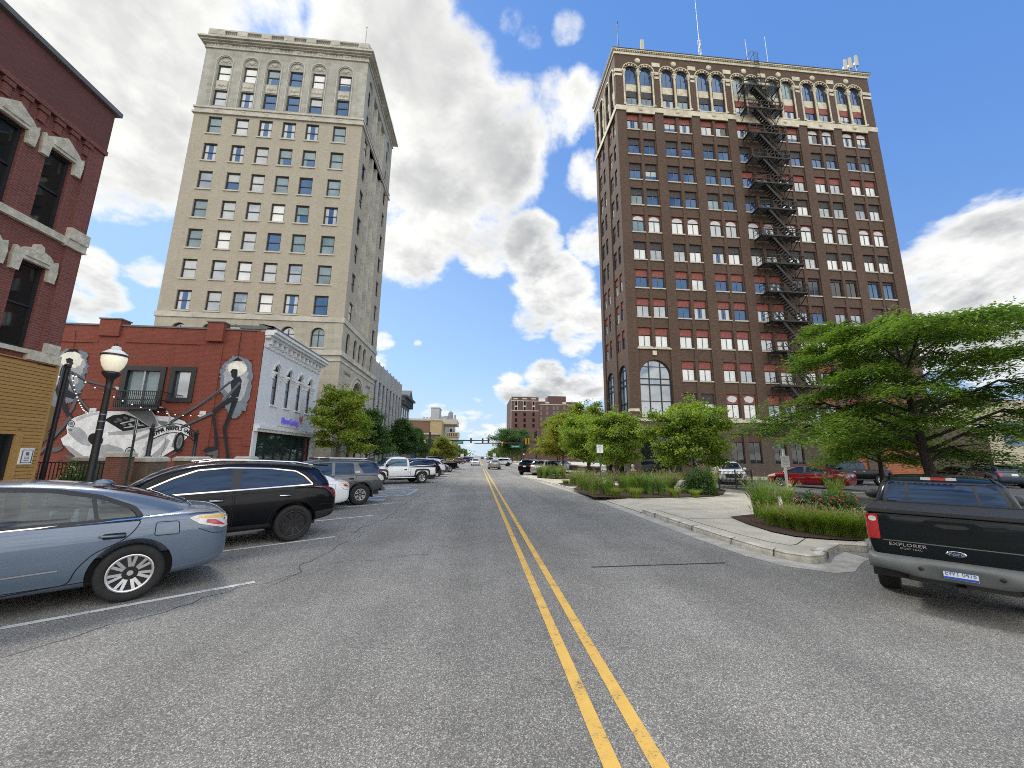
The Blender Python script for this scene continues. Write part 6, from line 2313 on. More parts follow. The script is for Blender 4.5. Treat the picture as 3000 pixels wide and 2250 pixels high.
def door(root, sh, views, pts, mpaint, handle=None, mhandle=None, r=.06, gap=.011):
 for v in views:
  mb = MB()
  sh.line(mb, v, pts, gap, .0035, 1, True, r=r)
  if handle:
   hx, hz, hl = handle
   sh.panel(mb, v, [(hx - hl * .62, hz - .035), (hx + hl * .45, hz - .035), (hx + hl * .45, hz + .035), (hx - hl * .62, hz + .035)], .003, .03, 1, .05)
  sh.panel(mb, v, pts, .0022, r, 0, .09)
  o = link('door', mb.mesh('door', [mpaint, MT['seam']]), root)
  if handle:
   hb = MB()
   a, b = sh.hit(v, hx - hl / 2, hz, .03), sh.hit(v, hx + hl / 2, hz + .005, .03)
   a0, b0 = sh.hit(v, hx - hl / 2 - .015, hz, .0), sh.hit(v, hx + hl / 2 + .015, hz + .005, .0)
   hb.tube([a0, a, b, b0], [.012, .016, .016, .012], 8)
   link('handle', hb.mesh('handle', mhandle or mpaint), o)
def mirror(root, p, mat, s=1.0):
 for sg in (1, -1):
  mb = MB()
  mb.sphere((p[0], sg * (p[1] + .1), p[2]), .11 * s, 12, 0, (.75, 1.05, .72))
  mb.bar((p[0] + .02, sg * (p[1] - .06), p[2] - .05), (p[0], sg * (p[1] + .06), p[2] - .04), .05, .04)
  link('mirror', mb.mesh('mirror', mat), root)
def underside(root, x0, x1, w, z0, z1):
 mb = MB()
 mb.box(x0, -w, z0, x1, w, z1)
 link('underbody', mb.mesh('underbody', MT['alloy_dark']), root)
def place(root, px, py, ang, yw, x=0.0, z=0.0):
 """put the tyre contact (x along the wheelbase, yw to the side) on the ground point seen at the pixel"""
 p = on_z(px, py, z)
 c, s = math.cos(ang), math.sin(ang)
 root.location = (p.x - (x * c - yw * s), p.y - (x * s + yw * c), z)
 root.rotation_euler = (0, 0, ang)
def place_at(root, x, y, ang, z=0.0):
 root.location = (x, y, z)
 root.rotation_euler = (0, 0, ang)
PAINT = dict(
 blue=paint('blue_grey_paint', (.125, .165, .228), .12, .35, .32),
 black=paint('black_paint', (.002, .0024, .0045), .2, 0, .25, .35),
 white=paint('white_paint', (.72, .74, .77), .03, 0, .35),
 grey=paint('dark_grey_paint', (.075, .082, .095), .12, .4, .33),
 silver=paint('silver_paint', (.40, .39, .37), .08, .55, .33),
 green=paint('dark_green_paint', (.0022, .006, .0085), .2, .0, .25, .5),
 red=paint('red_paint', (.26, .006, .012), .12, .15, .3),
 navy=paint('slate_blue_paint', (.05, .065, .095), .12, .3, .32),
 maroon=paint('maroon_paint', (.09, .012, .012), .12, .2, .32),
 tan=paint('champagne_paint', (.33, .30, .25), .08, .5, .33),
)
def repaint(root, mp, old):
 """give a copied vehicle its own paint without touching the shared meshes"""
 st = [root]
 while st:
  o = st.pop()
  st += list(o.children)
  if o.type == 'MESH':
   for sl_ in o.material_slots:
    if sl_.material == old:
     sl_.link = 'OBJECT'
     sl_.material = mp
def copy_vehicle(src, label, mp=None, old=None, group=None, name=None, cat=None):
 o = copy_tree(src)
 if name:
  o.name = name
 o['label'] = label
 if cat:
  o['category'] = cat
 if group:
  o['group'] = group
 if mp:
  repaint(o, mp, old)
 return o
def make_sedan(name, label, mp, near=True, group=None, mrim=None, trunk=0.0, spokes=(7, 'split')):
 t = thing(name, label, 'car', (0, 0, 0), 0, group)
 WB, RR = 2.775, .332
 body = [(-1.00, .60, .42, .78, .84), (-.975, .74, .33, .90, .97), (-.86, .835, .26, .965, 1.055), (-.55, .88, .21, .985, 1.085), (0, .895, .20, .975, 1.065), (.6, .897, .2, .955, 1.0),
   (1.5, .897, .19, .925, .97), (2.4, .893, .19, .90, .97), (2.9, .885, .2, .875, .985), (3.3, .865, .22, .83, .925), (3.6, .80, .25, .74, .81), (3.74, .64, .32, .62, .68)]
 cab = [(-.62, .72, .97, .62, 1.07), (-.2, .80, .965, .64, 1.215), (.35, .835, .95, .625, 1.372), (.9, .85, .935, .605, 1.435), (1.4, .855, .925, .60, 1.452), (1.95, .855, .915, .60, 1.425), (2.4, .85, .91, .66, 1.24), (2.86, .80, .91, .74, 1.0)]
 TUN = [(.0, 1.005), (.09, 1.105), (.42, 1.25), (.8, 1.34), (1.3, 1.378), (1.72, 1.366), (2.03, 1.275), (2.58, 1.01), (2.5, .985), (1.25, .985)]
 me, sh = make_body(body, cab, (0, WB), WB, .40, W=.9, zc=RR + .015, tunnels=[TUN])
 finish_body(t, me, mp)
 RW = [(.02, 1.0), (.10, 1.10), (.42, 1.245), (.8, 1.335), (1.22, 1.37), (1.2, .965)]
 FW_ = [(1.32, .962), (1.34, 1.372), (1.7, 1.36), (2.02, 1.27), (2.56, 1.005), (2.5, .955)]
 SUR = [(-.03, .985), (.07, 1.115), (.40, 1.265), (.8, 1.355), (1.3, 1.392), (1.72, 1.382), (2.05, 1.29), (2.66, .99), (2.6, .935)]
 decals(t, sh, [
  ('window_surround', MT['black_frame'], 'LR', SUR, dict(line=1, closed=True, w=.05, off=.004, r=.05)),
  ('door_pillar', MT['black_frame'], 'LR', [(1.19, .96), (1.33, .955), (1.35, 1.385), (1.21, 1.385)], dict(off=.0055, r=0)),
  ('window', MT['side_glass'], 'LR', RW, dict(off=.003, r=.05)),
  ('window', MT['side_glass'], 'LR', FW_, dict(off=.003, r=.04)),
  ('window_divider', MT['black_frame'], 'LR', [(.36, .985), (.40, .985), (.47, 1.25), (.43, 1.25)], dict(off=.010, r=0)),
  ('belt_trim', MT['chrome'], 'LR', [(-.02, .985), (1.2, .948), (2.6, .925)], dict(line=1, w=.013, off=.009)),
  ('rear_window', MT['car_glass'], 'B', [(-.56, 1.12), (.56, 1.12), (.52, 1.385), (-.52, 1.385)], dict(off=.006, r=.06)),
  ('windscreen', MT['car_glass'], 'F', [(-.68, 1.01), (.68, 1.01), (.56, 1.39), (-.56, 1.39)], dict(off=.006, r=.06)),
  ('headlight', MT['tail_clear'], 'LR', [(3.0, .74), (3.42, .66), (3.60, .66), (3.55, .74), (3.15, .86)], dict(off=.006, r=.03)),
  ('grille', MT['plastic'], 'F', [(-.42, .52), (.42, .52), (.5, .68), (-.5, .68)], dict(off=.008)),
 ])
 for x in (.72, 1.78):
  for y in (-.36, .36):
   mb = MB()
   mb.sphere((x, y, 1.17), .125, 12, 0, (.55, 1.05, .8))
   mb.box(x - .05, y - .2, .9, x + .07, y + .2, 1.06)
   link('seat', mb.mesh('seat', MT['seat_cloth']), t)
 mb = MB()
 mb.box(.02, -.72, .965, .42, .72, 1.012)
 link('parcel_shelf', mb.mesh('parcel_shelf', MT['trim_beige']), t)
 rear_d = [(.52, .30), (1.22, .26), (1.26, .95), (1.2, .96), (.04, .975), (-.02, .955), (.03, .84), (.12, .74), (.36, .62), (.48, .46)]
 front_d = [(1.25, .26), (2.28, .27), (2.38, .42), (2.5, .925), (1.29, .948)]
 door(t, sh, 'LR', rear_d, mp, (.22, .80, .20))
 door(t, sh, 'LR', front_d, mp, (1.5, .78, .20))
 decals(t, sh, [
  ('side_moulding', MT['chrome'] if near else mp, 'LR', [(.62, .475), (1.2, .46)], dict(line=1, w=.016, off=.012)),
  ('side_moulding', MT['chrome'] if near else mp, 'LR', [(1.28, .458), (2.25, .455)], dict(line=1, w=.016, off=.012)),
  ('fuel_door', mp, 'L', [(-.42, .755), (-.17, .76), (-.17, .925), (-.40, .92)], dict(off=.005, r=.03, rim=1)),
 ])
 mb = MB()
 sh.line(mb, 'L', [(-.42, .755), (-.17, .76), (-.17, .925), (-.40, .92)], .009, .006, 0, True, r=.03)
 for v in 'LR':
  sh.line(mb, v, [(-.97, .70), (-.78, .72), (-.62, .80)], .008, .004)
  sh.line(mb, v, [(-.50, .985), (-.56, 1.0), (-.90, .985)], .008, .004)
  sh.line(mb, v, [(.40, .30), (2.4, .27)], .008, .004)
 sh.line(mb, 'B', [(-.62, .74), (.62, .74)], .01, .004)
 link('panel_gaps', mb.mesh('panel_gaps', MT['seam']), t)
 for v in 'LR':
  mb = MB()
  sh.panel(mb, v, [(-.985, .80), (-.90, .775), (-.62, .86), (-.50, .945), (-.60, .975), (-.95, .965)], .007, .02, 2, .05)
  sh.panel(mb, v, [(-.965, .915), (-.66, .925), (-.60, .955), (-.92, .957)], .011, .01, 0, .05)
  sh.panel(mb, v, [(-.70, .865), (-.80, .83), (-.93, .81), (-.80, .90), (-.70, .905)], .011, .01, 1, .05)
  link('tail_light', mb.mesh('tail_light', [MT['tail_amber'], MT['tail_red'], MT['tail_clear']]), t)
 mb = MB()
 sh.panel(mb, 'B', [(-.72, .80), (-.46, .80), (-.42, .93), (-.70, .94)], .007, .03, 0)
 sh.panel(mb, 'B', [(.72, .80), (.46, .80), (.42, .93), (.70, .94)], .007, .03, 0)
 link('tail_light', mb.mesh('tail_light', MT['tail_red']), t)
 mb = MB()
 sh.panel(mb, 'B', [(-.16, .79), (.16, .79), (.16, .93), (-.16, .93)], .008, .01)
 link('number_plate', mb.mesh('number_plate', MT['plate_white']), t)
 mirror(t, (2.42, .86, 1.0), mp, .95)
 underside(t, -.6, 3.4, .66, .22, .5)
 mb = MB()
 mb.sphere((.42, 0, 1.40), .08, 8, 0, (1.4, .5, .7))
 link('antenna_fin', mb.mesh('antenna_fin', mp), t)
 add_wheels(t, WB, .79, RR, .21, .225, spokes[0], spokes[1], mrim or MT['alloy'])
 return t
def make_suv(name, label, mp, group=None, mrim=None, black=True, trim=None, glass=None):
 t = thing(name, label, 'suv', (0, 0, 0), 0, group)
 WB, RR = 2.857, .372
 trim = trim or MT['chrome']
 body = [(-.94, .62, .55, .86, .90), (-.90, .78, .46, 1.0, 1.04), (-.78, .875, .40, 1.10, 1.13), (-.4, .93, .35, 1.135, 1.15), (0, .95, .30, 1.13, 1.15), (.7, .953, .27, 1.105, 1.13), (1.6, .953, .27, 1.065, 1.09),
   (2.5, .95, .27, 1.02, 1.08), (3.0, .94, .28, .98, 1.09), (3.4, .91, .3, .92, 1.02), (3.66, .82, .34, .82, .90), (3.82, .66, .42, .70, .76)]
 cab = [(-.80, .80, 1.09, .72, 1.16), (-.62, .86, 1.1, .72, 1.40), (-.45, .885, 1.11, .70, 1.555), (-.1, .90, 1.11, .69, 1.615), (.6, .91, 1.09, .69, 1.655), (1.3, .91, 1.06, .685, 1.665), (1.9, .91, 1.04, .68, 1.62), (2.35, .90, 1.02, .71, 1.44), (2.85, .85, 1.0, .77, 1.11)]
 me, sh = make_body(body, cab, (0, WB), WB, .445, W=.95, zc=RR + .015)
 finish_body(t, me, mp)
 SUR = [(-.34, 1.175), (-.16, 1.36), (.02, 1.47), (.5, 1.53), (1.25, 1.555), (1.75, 1.51), (2.1, 1.37), (2.66, 1.07), (2.6, 1.055)]
 W1 = [(-.22, 1.19), (-.08, 1.36), (.08, 1.455), (.17, 1.46), (.42, 1.175)]
 W2 = [(.36, 1.175), (.14, 1.46), (.5, 1.505), (1.02, 1.525), (1.05, 1.15)]
 W3 = [(1.2, 1.145), (1.18, 1.53), (1.7, 1.48), (2.05, 1.35), (2.5, 1.1), (2.46, 1.08)]
 g = glass or MT['car_glass']
 decals(t, sh, [
  ('window_surround', MT['black_frame'], 'LR', SUR, dict(off=.003, r=.04)),
  ('window', g, 'LR', W1, dict(off=.0065, r=.02)), ('window', g, 'LR', W2, dict(off=.0075, r=.02)),
  ('window', g, 'LR', W3, dict(off=.007, r=.03)),
  ('window_trim', trim, 'LR', SUR, dict(line=1, w=.024, off=.011, closed=True, r=.04)),
  ('rear_window', g, 'B', [(-.68, 1.19), (.68, 1.19), (.60, 1.5), (-.60, 1.5)], dict(off=.006, r=.05)),
  ('windscreen', g, 'F', [(-.74, 1.1), (.74, 1.1), (.62, 1.56), (-.62, 1.56)], dict(off=.006, r=.05)),
  ('quarter_glass', g, 'LR', [(-.72, 1.18), (-.45, 1.19), (-.27, 1.40), (-.2, 1.49), (-.50, 1.47), (-.60, 1.42)], dict(off=.006, r=.03)),
  ('headlight', MT['tail_clear'], 'LR', [(3.3, .78), (3.66, .72), (3.7, .8), (3.42, .96)], dict(off=.006)),
  ('grille', MT['plastic'], 'F', [(-.5, .5), (.5, .5), (.58, .78), (-.58, .78)], dict(off=.008)),
  ('sill_cladding', MT['plastic'], 'LR', [(.42, .31), (2.42, .31), (2.4, .42), (.46, .42)], dict(off=.008, r=.02)),
  ('rear_bumper', MT['plastic'], 'LR', [(-.86, .50), (-.6, .44), (-.46, .44), (-.42, .58), (-.6, .60), (-.86, .62)], dict(off=.006, r=.03)),
  ('fuel_door', mp, 'L', [(-.42, .82), (-.2, .82), (-.2, 1.02), (-.42, 1.02)], dict(off=.004, r=.05, rim=1)),
 ])
 door(t, sh, 'LR', [(.5, .42), (1.12, .34), (1.12, 1.13), (.36, 1.155), (.02, 1.16), (.05, 1.0), (.32, .8), (.46, .62)], mp, (.22, .965, .2), trim)
 door(t, sh, 'LR', [(1.16, .34), (2.3, .34), (2.4, .5), (2.5, 1.05), (1.16, 1.128)], mp, (1.42, .93, .2), trim)
 for v in 'LR':
  mb = MB()
  sh.panel(mb, v, [(-.93, .84), (-.82, .86), (-.72, 1.0), (-.60, 1.085), (-.36, 1.12), (-.40, 1.135), (-.86, 1.12)], .008, .02)
  link('tail_light', mb.mesh('tail_light', MT['tail_dark'] if black else MT['tail_red']), t)
 mb = MB()
 for s in (-1, 1):
  sh.panel(mb, 'B', [(s * .78, .84), (s * .66, .84), (s * .62, 1.05), (s * .76, 1.09)], .008, .02)
 link('tail_light', mb.mesh('tail_light', MT['tail_red']), t)
 mb = MB()
 sh.panel(mb, 'B', [(-.16, .86), (.16, .86), (.16, 1.0), (-.16, 1.0)], .008, .01)
 link('number_plate', mb.mesh('number_plate', MT['plate_white']), t)
 mb = MB()
 for s in (-1, 1):
  mb.tube([(-.35, s * .66, 1.60), (0, s * .665, 1.665), (.7, s * .668, 1.70), (1.4, s * .665, 1.705), (1.75, s * .655, 1.66)], [.012, .02, .02, .02, .012], 8)
 link('roof_rail', mb.mesh('roof_rail', trim), t)
 mb = MB()
 mb.prism([(-.40, -.62, 1.585), (-.40, .62, 1.585), (-.72, .58, 1.57), (-.72, -.58, 1.57)], (0, 0, .03))
 link('spoiler', mb.mesh('spoiler', mp), t)
 mb = MB()
 for v in 'LR':
  sh.line(mb, v, [(-.74, 1.145), (-.2, 1.15), (.36, 1.125), (1.2, 1.0), (2.4, .9)], .006, .004)
  sh.line(mb, v, [(-.90, .70), (-.55, .74), (-.46, .68)], .008, .004)
 link('panel_gaps', mb.mesh('panel_gaps', MT['seam']), t)
 mirror(t, (2.38, .9, 1.13), mp if black else MT['plastic'], 1.1)
 underside(t, -.5, 3.5, .7, .3, .6)
 add_wheels(t, WB, .83, RR, .235, .262, 10, 'thin', mrim or MT['rim_black'])
 return t
def make_boxy(name, label, mp, group=None):
 t = thing(name, label, 'suv', (0, 0, 0), 0, group)
 WB, RR = 2.79, .40
 body = [(-1.0, .80, .62, 1.0, 1.05, .6), (-.97, .88, .58, 1.08, 1.12, .6), (-.80, .925, .52, 1.14, 1.16, .6), (-.3, .945, .44, 1.16, 1.17, .5), (.6, .945, .40, 1.15, 1.16, .5), (1.8, .945, .40, 1.12, 1.14, .5),
   (2.5, .94, .40, 1.10, 1.14, .6), (3.1, .93, .42, 1.06, 1.15, .6), (3.5, .89, .46, 1.0, 1.08, .6), (3.68, .8, .5, .9, .95, .5)]
 cab = [(-.92, .84, 1.12, .76, 1.2), (-.80, .87, 1.13, .75, 1.55), (-.66, .88, 1.14, .73, 1.70), (-.3, .89, 1.14, .72, 1.745), (.6, .90, 1.13, .72, 1.765), (1.4, .90, 1.12, .715, 1.76), (1.78, .90, 1.11, .71, 1.70), (2.1, .89, 1.1, .73, 1.5), (2.55, .86, 1.08, .79, 1.17)]
 me, sh = make_body(body, cab, (0, WB), WB, .475, W=.945, zc=RR + .02)
 finish_body(t, me, mp)
 g = MT['car_glass']
 decals(t, sh, [
  ('window', g, 'LR', [(-.76, 1.235), (-.12, 1.215), (.12, 1.62), (-.50, 1.635), (-.66, 1.6)], dict(off=.006, r=.06)),
  ('window', g, 'LR', [(.26, 1.20), (.30, 1.62), (1.0, 1.64), (1.03, 1.19)], dict(off=.006, r=.04)),
  ('window', g, 'LR', [(1.14, 1.19), (1.12, 1.64), (1.6, 1.625), (1.95, 1.4), (2.2, 1.2)], dict(off=.006, r=.04)),
  ('window_divider', MT['black_frame'], 'LR', [(.36, 1.2), (.40, 1.2), (.48, 1.62), (.44, 1.62)], dict(off=.009, r=0)),
  ('rear_window', g, 'B', [(-.66, 1.22), (.66, 1.22), (.60, 1.6), (-.60, 1.6)], dict(off=.006, r=.05)),
  ('windscreen', g, 'F', [(-.76, 1.18), (.76, 1.18), (.64, 1.64), (-.64, 1.64)], dict(off=.006, r=.05)),
  ('headlight', MT['tail_clear'], 'LR', [(3.3, .92), (3.6, .86), (3.6, .96), (3.35, 1.03)], dict(off=.006)),
  ('wheel_flare', mp, 'LR', [(-.56, .52), (-.50, .80), (-.34, .93), (0, .97), (.34, .93), (.50, .80), (.58, .46), (.49, .46), (.42, .76), (.30, .865), (0, .9), (-.30, .865), (-.42, .76), (-.47, .52)], dict(off=.03, r=.03, step=.045, rim=1)),
  ('wheel_flare', mp, 'LR', [(2.23, .46), (2.29, .80), (2.45, .93), (2.79, .97), (3.13, .93), (3.29, .80), (3.34, .5), (3.26, .5), (3.21, .76), (3.09, .865), (2.79, .9), (2.49, .865), (2.37, .76), (2.32, .46)], dict(off=.03, r=.03, step=.045, rim=1)),
  ('pillar_badge', MT['galv'], 'LR', [(.02, 1.25), (.22, 1.24), (.26, 1.31), (.06, 1.33)], dict(off=.008, r=.01)),
 ])
 door(t, sh, 'LR', [(.54, .5), (1.04, .46), (1.08, 1.17), (.2, 1.19), (.2, 1.0), (.4, .92), (.52, .76)], mp, (.40, 1.03, .17), MT['plastic'])
 door(t, sh, 'LR', [(1.08, .46), (2.12, .46), (2.2, .6), (2.2, 1.16), (1.12, 1.17)], mp, (1.3, 1.01, .17), MT['plastic'])
 for v in 'LR':
  mb = MB()
  sh.panel(mb, v, [(-.97, .94), (-.84, .92), (-.70, 1.06), (-.68, 1.16), (-.93, 1.17)], .03, .03, 0, .05, 1)
  link('tail_light', mb.mesh('tail_light', MT['tail_clear']), t)
 mb = MB()
 for s in (-1, 1):
  mb.tube([(-.5, s * .68, 1.76), (-.42, s * .68, 1.81), (1.35, s * .68, 1.82), (1.45, s * .68, 1.77)], .022, 8)
 o = link('roof_rail', mb.mesh('roof_rail', MT['chrome']), t)
 mb = MB()
 for s in (-1, 1):
  for x in (-.45, 1.38):
   mb.box(x - .16, s * .68 - .035, 1.755, x + .16, s * .68 + .035, 1.83)
 link('rail_foot', mb.mesh('rail_foot', MT['plastic']), o)
 mb = MB()
 mb.prism([(-.60, -.66, 1.71), (-.60, .66, 1.71), (-.92, .62, 1.69), (-.92, -.62, 1.69)], (0, 0, .035))
 link('spoiler', mb.mesh('spoiler', mp), t)
 mb = MB()
 mb.box(-1.06, -.85, .5, -.9, .85, .66)
 link('rear_bumper', mb.mesh('rear_bumper', mp), t)
 mb = MB()
 for s in (-1, 1):
  mb.box(-.52, s * .82 - .13, .28, -.48, s * .82 + .13, .56)
  mb.box(2.30, s * .82 - .13, .28, 2.34, s * .82 + .13, .5)
 link('mud_flap', mb.mesh('mud_flap', MT['plastic']), t)
 mirror(t, (2.0, .9, 1.24), mp, 1.15)
 underside(t, -.85, 3.4, .75, .36, .7)
 add_wheels(t, WB, .82, RR, .27, .225, 6, 'split', MT['galv'])
 return t
def make_pickup(name, label, mp, crew=False, flares=True, group=None, mrim=None):
 t = thing(name, label, 'pickup', (0, 0, 0), 0, group)
 WB, RR = (3.05, .39) if not crew else (3.6, .40)
 X = WB
 bt_ = 1.10   # bed rail height
 body = [(-1.12, .86, .62, bt_ - .05, bt_, .8), (-1.08, .93, .58, bt_ - .02, bt_ + .01, .8), (-.8, .965, .52, bt_, bt_ + .02, .8), (0, .975, .50, bt_, bt_ + .02, .8), (.85, .975, .46, bt_, bt_ + .02, .7), (1.6, .975, .44, bt_ + .01, bt_ + .04, .6),
   (X - .7, .975, .44, bt_ + .01, bt_ + .06, .6), (X - .1, .965, .45, bt_ - .01, bt_ + .09, .6), (X + .6, .94, .48, bt_ - .05, bt_ + .05, .7), (X + .85, .90, .52, bt_ - .12, bt_ - .03, .7), (X + .93, .82, .56, bt_ - .25, bt_ - .2, .5)]
 c0 = .92 if not crew else .95
 c1 = X - .62
 cab = [(c0, .88, 1.1, .80, 1.3), (c0 + .05, .90, 1.1, .76, 1.72), (c0 + .3, .91, 1.1, .73, 1.835), ((c0 + c1) / 2, .91, 1.1, .72, 1.86), (c1 - .25, .91, 1.1, .72, 1.83), (c1 + .05, .91, 1.1, .73, 1.68), (c1 + .55, .88, 1.1, .79, 1.2)]
 me, sh = make_body(body, cab, (0, WB), WB, .48, W=.97, zc=RR + .03)
 finish_body(t, me, mp)
 g = MT['car_glass']
 gl = MT['car_glass_clear']
 w0 = c0 + .2
 wins = [[(w0, 1.2), (w0 + .02, 1.7), (c1 - .2, 1.71), (c1 + .08, 1.5), (c1 + .25, 1.21)]] if not crew else [
  [(w0, 1.2), (w0 + .02, 1.7), (w0 + .62, 1.72), (w0 + .64, 1.2)], [(w0 + .74, 1.2), (w0 + .72, 1.72), (c1 - .2, 1.7), (c1 + .08, 1.5), (c1 + .25, 1.21)]]
 items = [('window', gl if not crew else g, 'LR', p, dict(off=.006, r=.05)) for p in wins]
 items += [('rear_window', g, 'B', [(-.62, 1.25), (.62, 1.25), (.58, 1.65), (-.58, 1.65)], dict(off=.006, r=.05)),
              ('windscreen', gl if not crew else g, 'F', [(-.78, 1.22), (.78, 1.22), (.64, 1.74), (-.64, 1.74)], dict(off=.006, r=.05)),
              ('windscreen_side', gl if not crew else g, 'LR', [(c1 + .30, 1.24), (c1 + .14, 1.54), (c1 + .12, 1.56), (c1 + .46, 1.24)], dict(off=.005, r=.0)),
              ('headlight', MT['tail_clear'], 'LR', [(X + .6, .86), (X + .84, .82), (X + .84, 1.0), (X + .6, 1.04)], dict(off=.006)),
              ('grille', MT['plastic'], 'F', [(-.55, .66), (.55, .66), (.6, .9), (-.6, .9)], dict(off=.008)),
              ('tail_light', MT['tail_red'], 'LR', [(-1.10, .74), (-.98, .74), (-.98, 1.06), (-1.10, 1.06)], dict(off=.008, r=.02)),
              ('sill', MT['plastic'], 'LR', [(.6, .47), (X - .56, .47), (X - .56, .53), (.6, .53)], dict(off=.006, r=.01)),
              ('bed_gap', MT['seam'], 'LR', [(c0 - .03, .52), (c0 - .03, 1.12)], dict(line=1, w=.022, off=.004))]
 if flares:
  for x in (0, X):
   items.append(('wheel_flare', MT['plastic'], 'LR', [(x - .6, .56), (x - .56, .9), (x - .44, 1.01), (x, 1.04), (x + .44, 1.01), (x + .56, .9), (x + .6, .5), (x + .48, .5), (x + .46, .82), (x + .36, .90), (x, .92), (x - .36, .90), (x - .46, .82), (x - .49, .56)], dict(off=.03, r=.03, step=.05, rim=1)))
 decals(t, sh, items)
 if crew:
  door(t, sh, 'LR', [(w0 - .02, .56), (w0 + .67, .5), (w0 + .67, 1.16), (w0 - .05, 1.16)], mp, (w0 + .12, 1.0, .17), MT['chrome'])
  door(t, sh, 'LR', [(w0 + .70, .5), (X - .62, .5), (X - .6, 1.16), (w0 + .70, 1.16)], mp, (w0 + .9, 1.0, .17), MT['chrome'])
 else:
  door(t, sh, 'LR', [(c0 + .16, .52), (X - .58, .52), (X - .52, .8), (X - .5, 1.16), (c0 + .14, 1.16)], mp, (c0 + .36, .98, .17), MT['plastic'])
 mb = MB()
 mb.box(-1.26, -.93, .5, -1.06, .93, .68)
 link('rear_bumper', mb.mesh('rear_bumper', MT['galv'] if not crew else MT['plastic']), t)
 mb = MB()
 sh.panel(mb, 'B', [(-.74, .70), (.74, .70), (.74, 1.07), (-.74, 1.07)], .006, .03, 0, .1, 1)
 link('tailgate', mb.mesh('tailgate', mp), t)
 mb = MB()
 mb.box(-1.0, -.82, bt_ - .02, c0 - .06, .82, bt_ + .035)
 link('bed_cover', mb.mesh('bed_cover', MT['plastic']), t)
 mb = MB()
 for s in (-1, 1):
  mb.tube([(.55, s * .97, .43), (X - .55, s * .97, .43)], .035, 8)
 link('side_step', mb.mesh('side_step', MT['chrome'] if not crew else MT['plastic']), t)
 mirror(t, (c1 + .18, .94, 1.27), MT['plastic'], 1.35)
 underside(t, -.9, X + .6, .75, .36, .8)
 add_wheels(t, WB, .84, RR, .26, .235, 6, 'fat', mrim or MT['alloy'])
 return t
AL = R(180 + 39)
sedan = make_sedan('parked_sedan', 'blue grey sedan parked nearest the camera on the left', PAINT['blue'])
sedan.scale = (1.07, 1.07, 1.07)
place(sedan, 366, 1758, AL, .79 * 1.07)
bsuv = make_suv('parked_suv', 'glossy black SUV with chrome window trim and black wheels behind the blue grey sedan', PAINT['black'])
bsuv.scale = (1.06, 1.06, 1.06)
place(bsuv, 850, 1584, AL, .83 * 1.06)
wsed = copy_vehicle(sedan, 'white sedan mostly hidden behind the glossy black SUV', PAINT['white'], PAINT['blue'])
run = make_boxy('parked_suv', 'dark grey boxy off-road SUV with roof rails beside the white pickup', PAINT['grey'])
place(run, 1049, 1479, AL, .82)
pk = make_pickup('parked_pickup', 'white single cab pickup with black wheel flares on the left', PAINT['white'])
place(pk, 1234, 1416, R(180 + 32), .84)
wsed.scale = (1, 1, 1)
place(wsed, 938, 1500, AL, .79)
STEP = lambda k: (-3.38 - .4, 6.75 + 3.43 * k)
def bay(o, k, dx=0.0, dy=0.0):
 a = Vector((-3.38, 6.75 + 3.43 * (k + .5)))
 q = a + STALL * (1.25 + dx)
 o.scale = (1, 1, 1)
 place_at(o, q.x, q.y + dy, AL)
s2 = copy_vehicle(bsuv, 'black SUV just beyond the white pickup', PAINT['black'], PAINT['black'])
bay(s2, 8.1, .1)
s3 = copy_vehicle(bsuv, 'small white SUV parked two bays beyond the white pickup', PAINT['white'], PAINT['black'])
bay(s3, 9.1, -.1)
s4 = copy_vehicle(sedan, 'dark grey car between the small white SUV and the black pickup', PAINT['grey'], PAINT['blue'])
bay(s4, 10.2, -.1)
bpk = make_pickup('parked_pickup', 'black crew cab pickup in the last bay before the crossing', PAINT['black'], True, False, mrim=MT['alloy'])
place(bpk, 1316, 1383, R(180 + 30), .84)
def put(src, label, mp, old, px, py, ang, yw=0.0, name=None, x=0.0, group=None, z=0.0):
 o = copy_vehicle(src, label, mp, old, group, name)
 o.scale = (1, 1, 1)
 place(o, px, py, ang, yw, x, z)
 return o
S, U, K = (sedan, PAINT['blue']), (bsuv, PAINT['black']), (bpk, PAINT['black'])
put(S[0], 'silver sedan driving away through the crossing', PAINT['tan'], S[1], 1434, 1375, R(92), .79, 'moving_car')
put(S[0], 'white car driving towards the camera beyond the crossing', PAINT['white'], S[1], 1392, 1364, R(-90), 0, 'moving_car', 2.775)
put(U[0], 'white minivan turning in the crossing behind the silver sedan', PAINT['white'], U[1], 1489, 1366, R(188), .83, 'moving_car')
put(U[0], 'black car far down the middle of the street', PAINT['black'], U[1], 1413, 1345.5, R(90), 0, 'moving_car')
put(S[0], 'dark red car parked first beyond the crossing on the left', PAINT['maroon'], S[1], 1356, 1359, R(215), .79, 'parked_car')
put(U[0], 'dark SUV parked beyond the dark red car on the left', PAINT['navy'], U[1], 1372, 1354, R(215), .83, 'parked_car')
put(U[0], 'grey SUV parked far along the left kerb', PAINT['grey'], U[1], 1381, 1349.5, R(215), .83, 'parked_car')
put(S[0], 'silver car farthest along the left kerb', PAINT['silver'], S[1], 1388, 1346, R(215), .79, 'parked_car')
put(S[0], 'black car parked beyond the crossing on the right', PAINT['black'], S[1], 1427, 1347.5, R(48), .79, 'parked_car')
put(S[0], 'white car farthest along the right kerb', PAINT['white'], S[1], 1421, 1344.5, R(48), .79, 'parked_car')
put(U[0], 'black SUV seen from behind in the right kerb bays', PAINT['black'], U[1], 1528, 1391, R(55), .83, 'parked_suv')
put(U[0], 'silver grey SUV behind the tall grass on the right kerb', PAINT['silver'], U[1], 1566, 1396, R(50), .83, 'parked_suv')
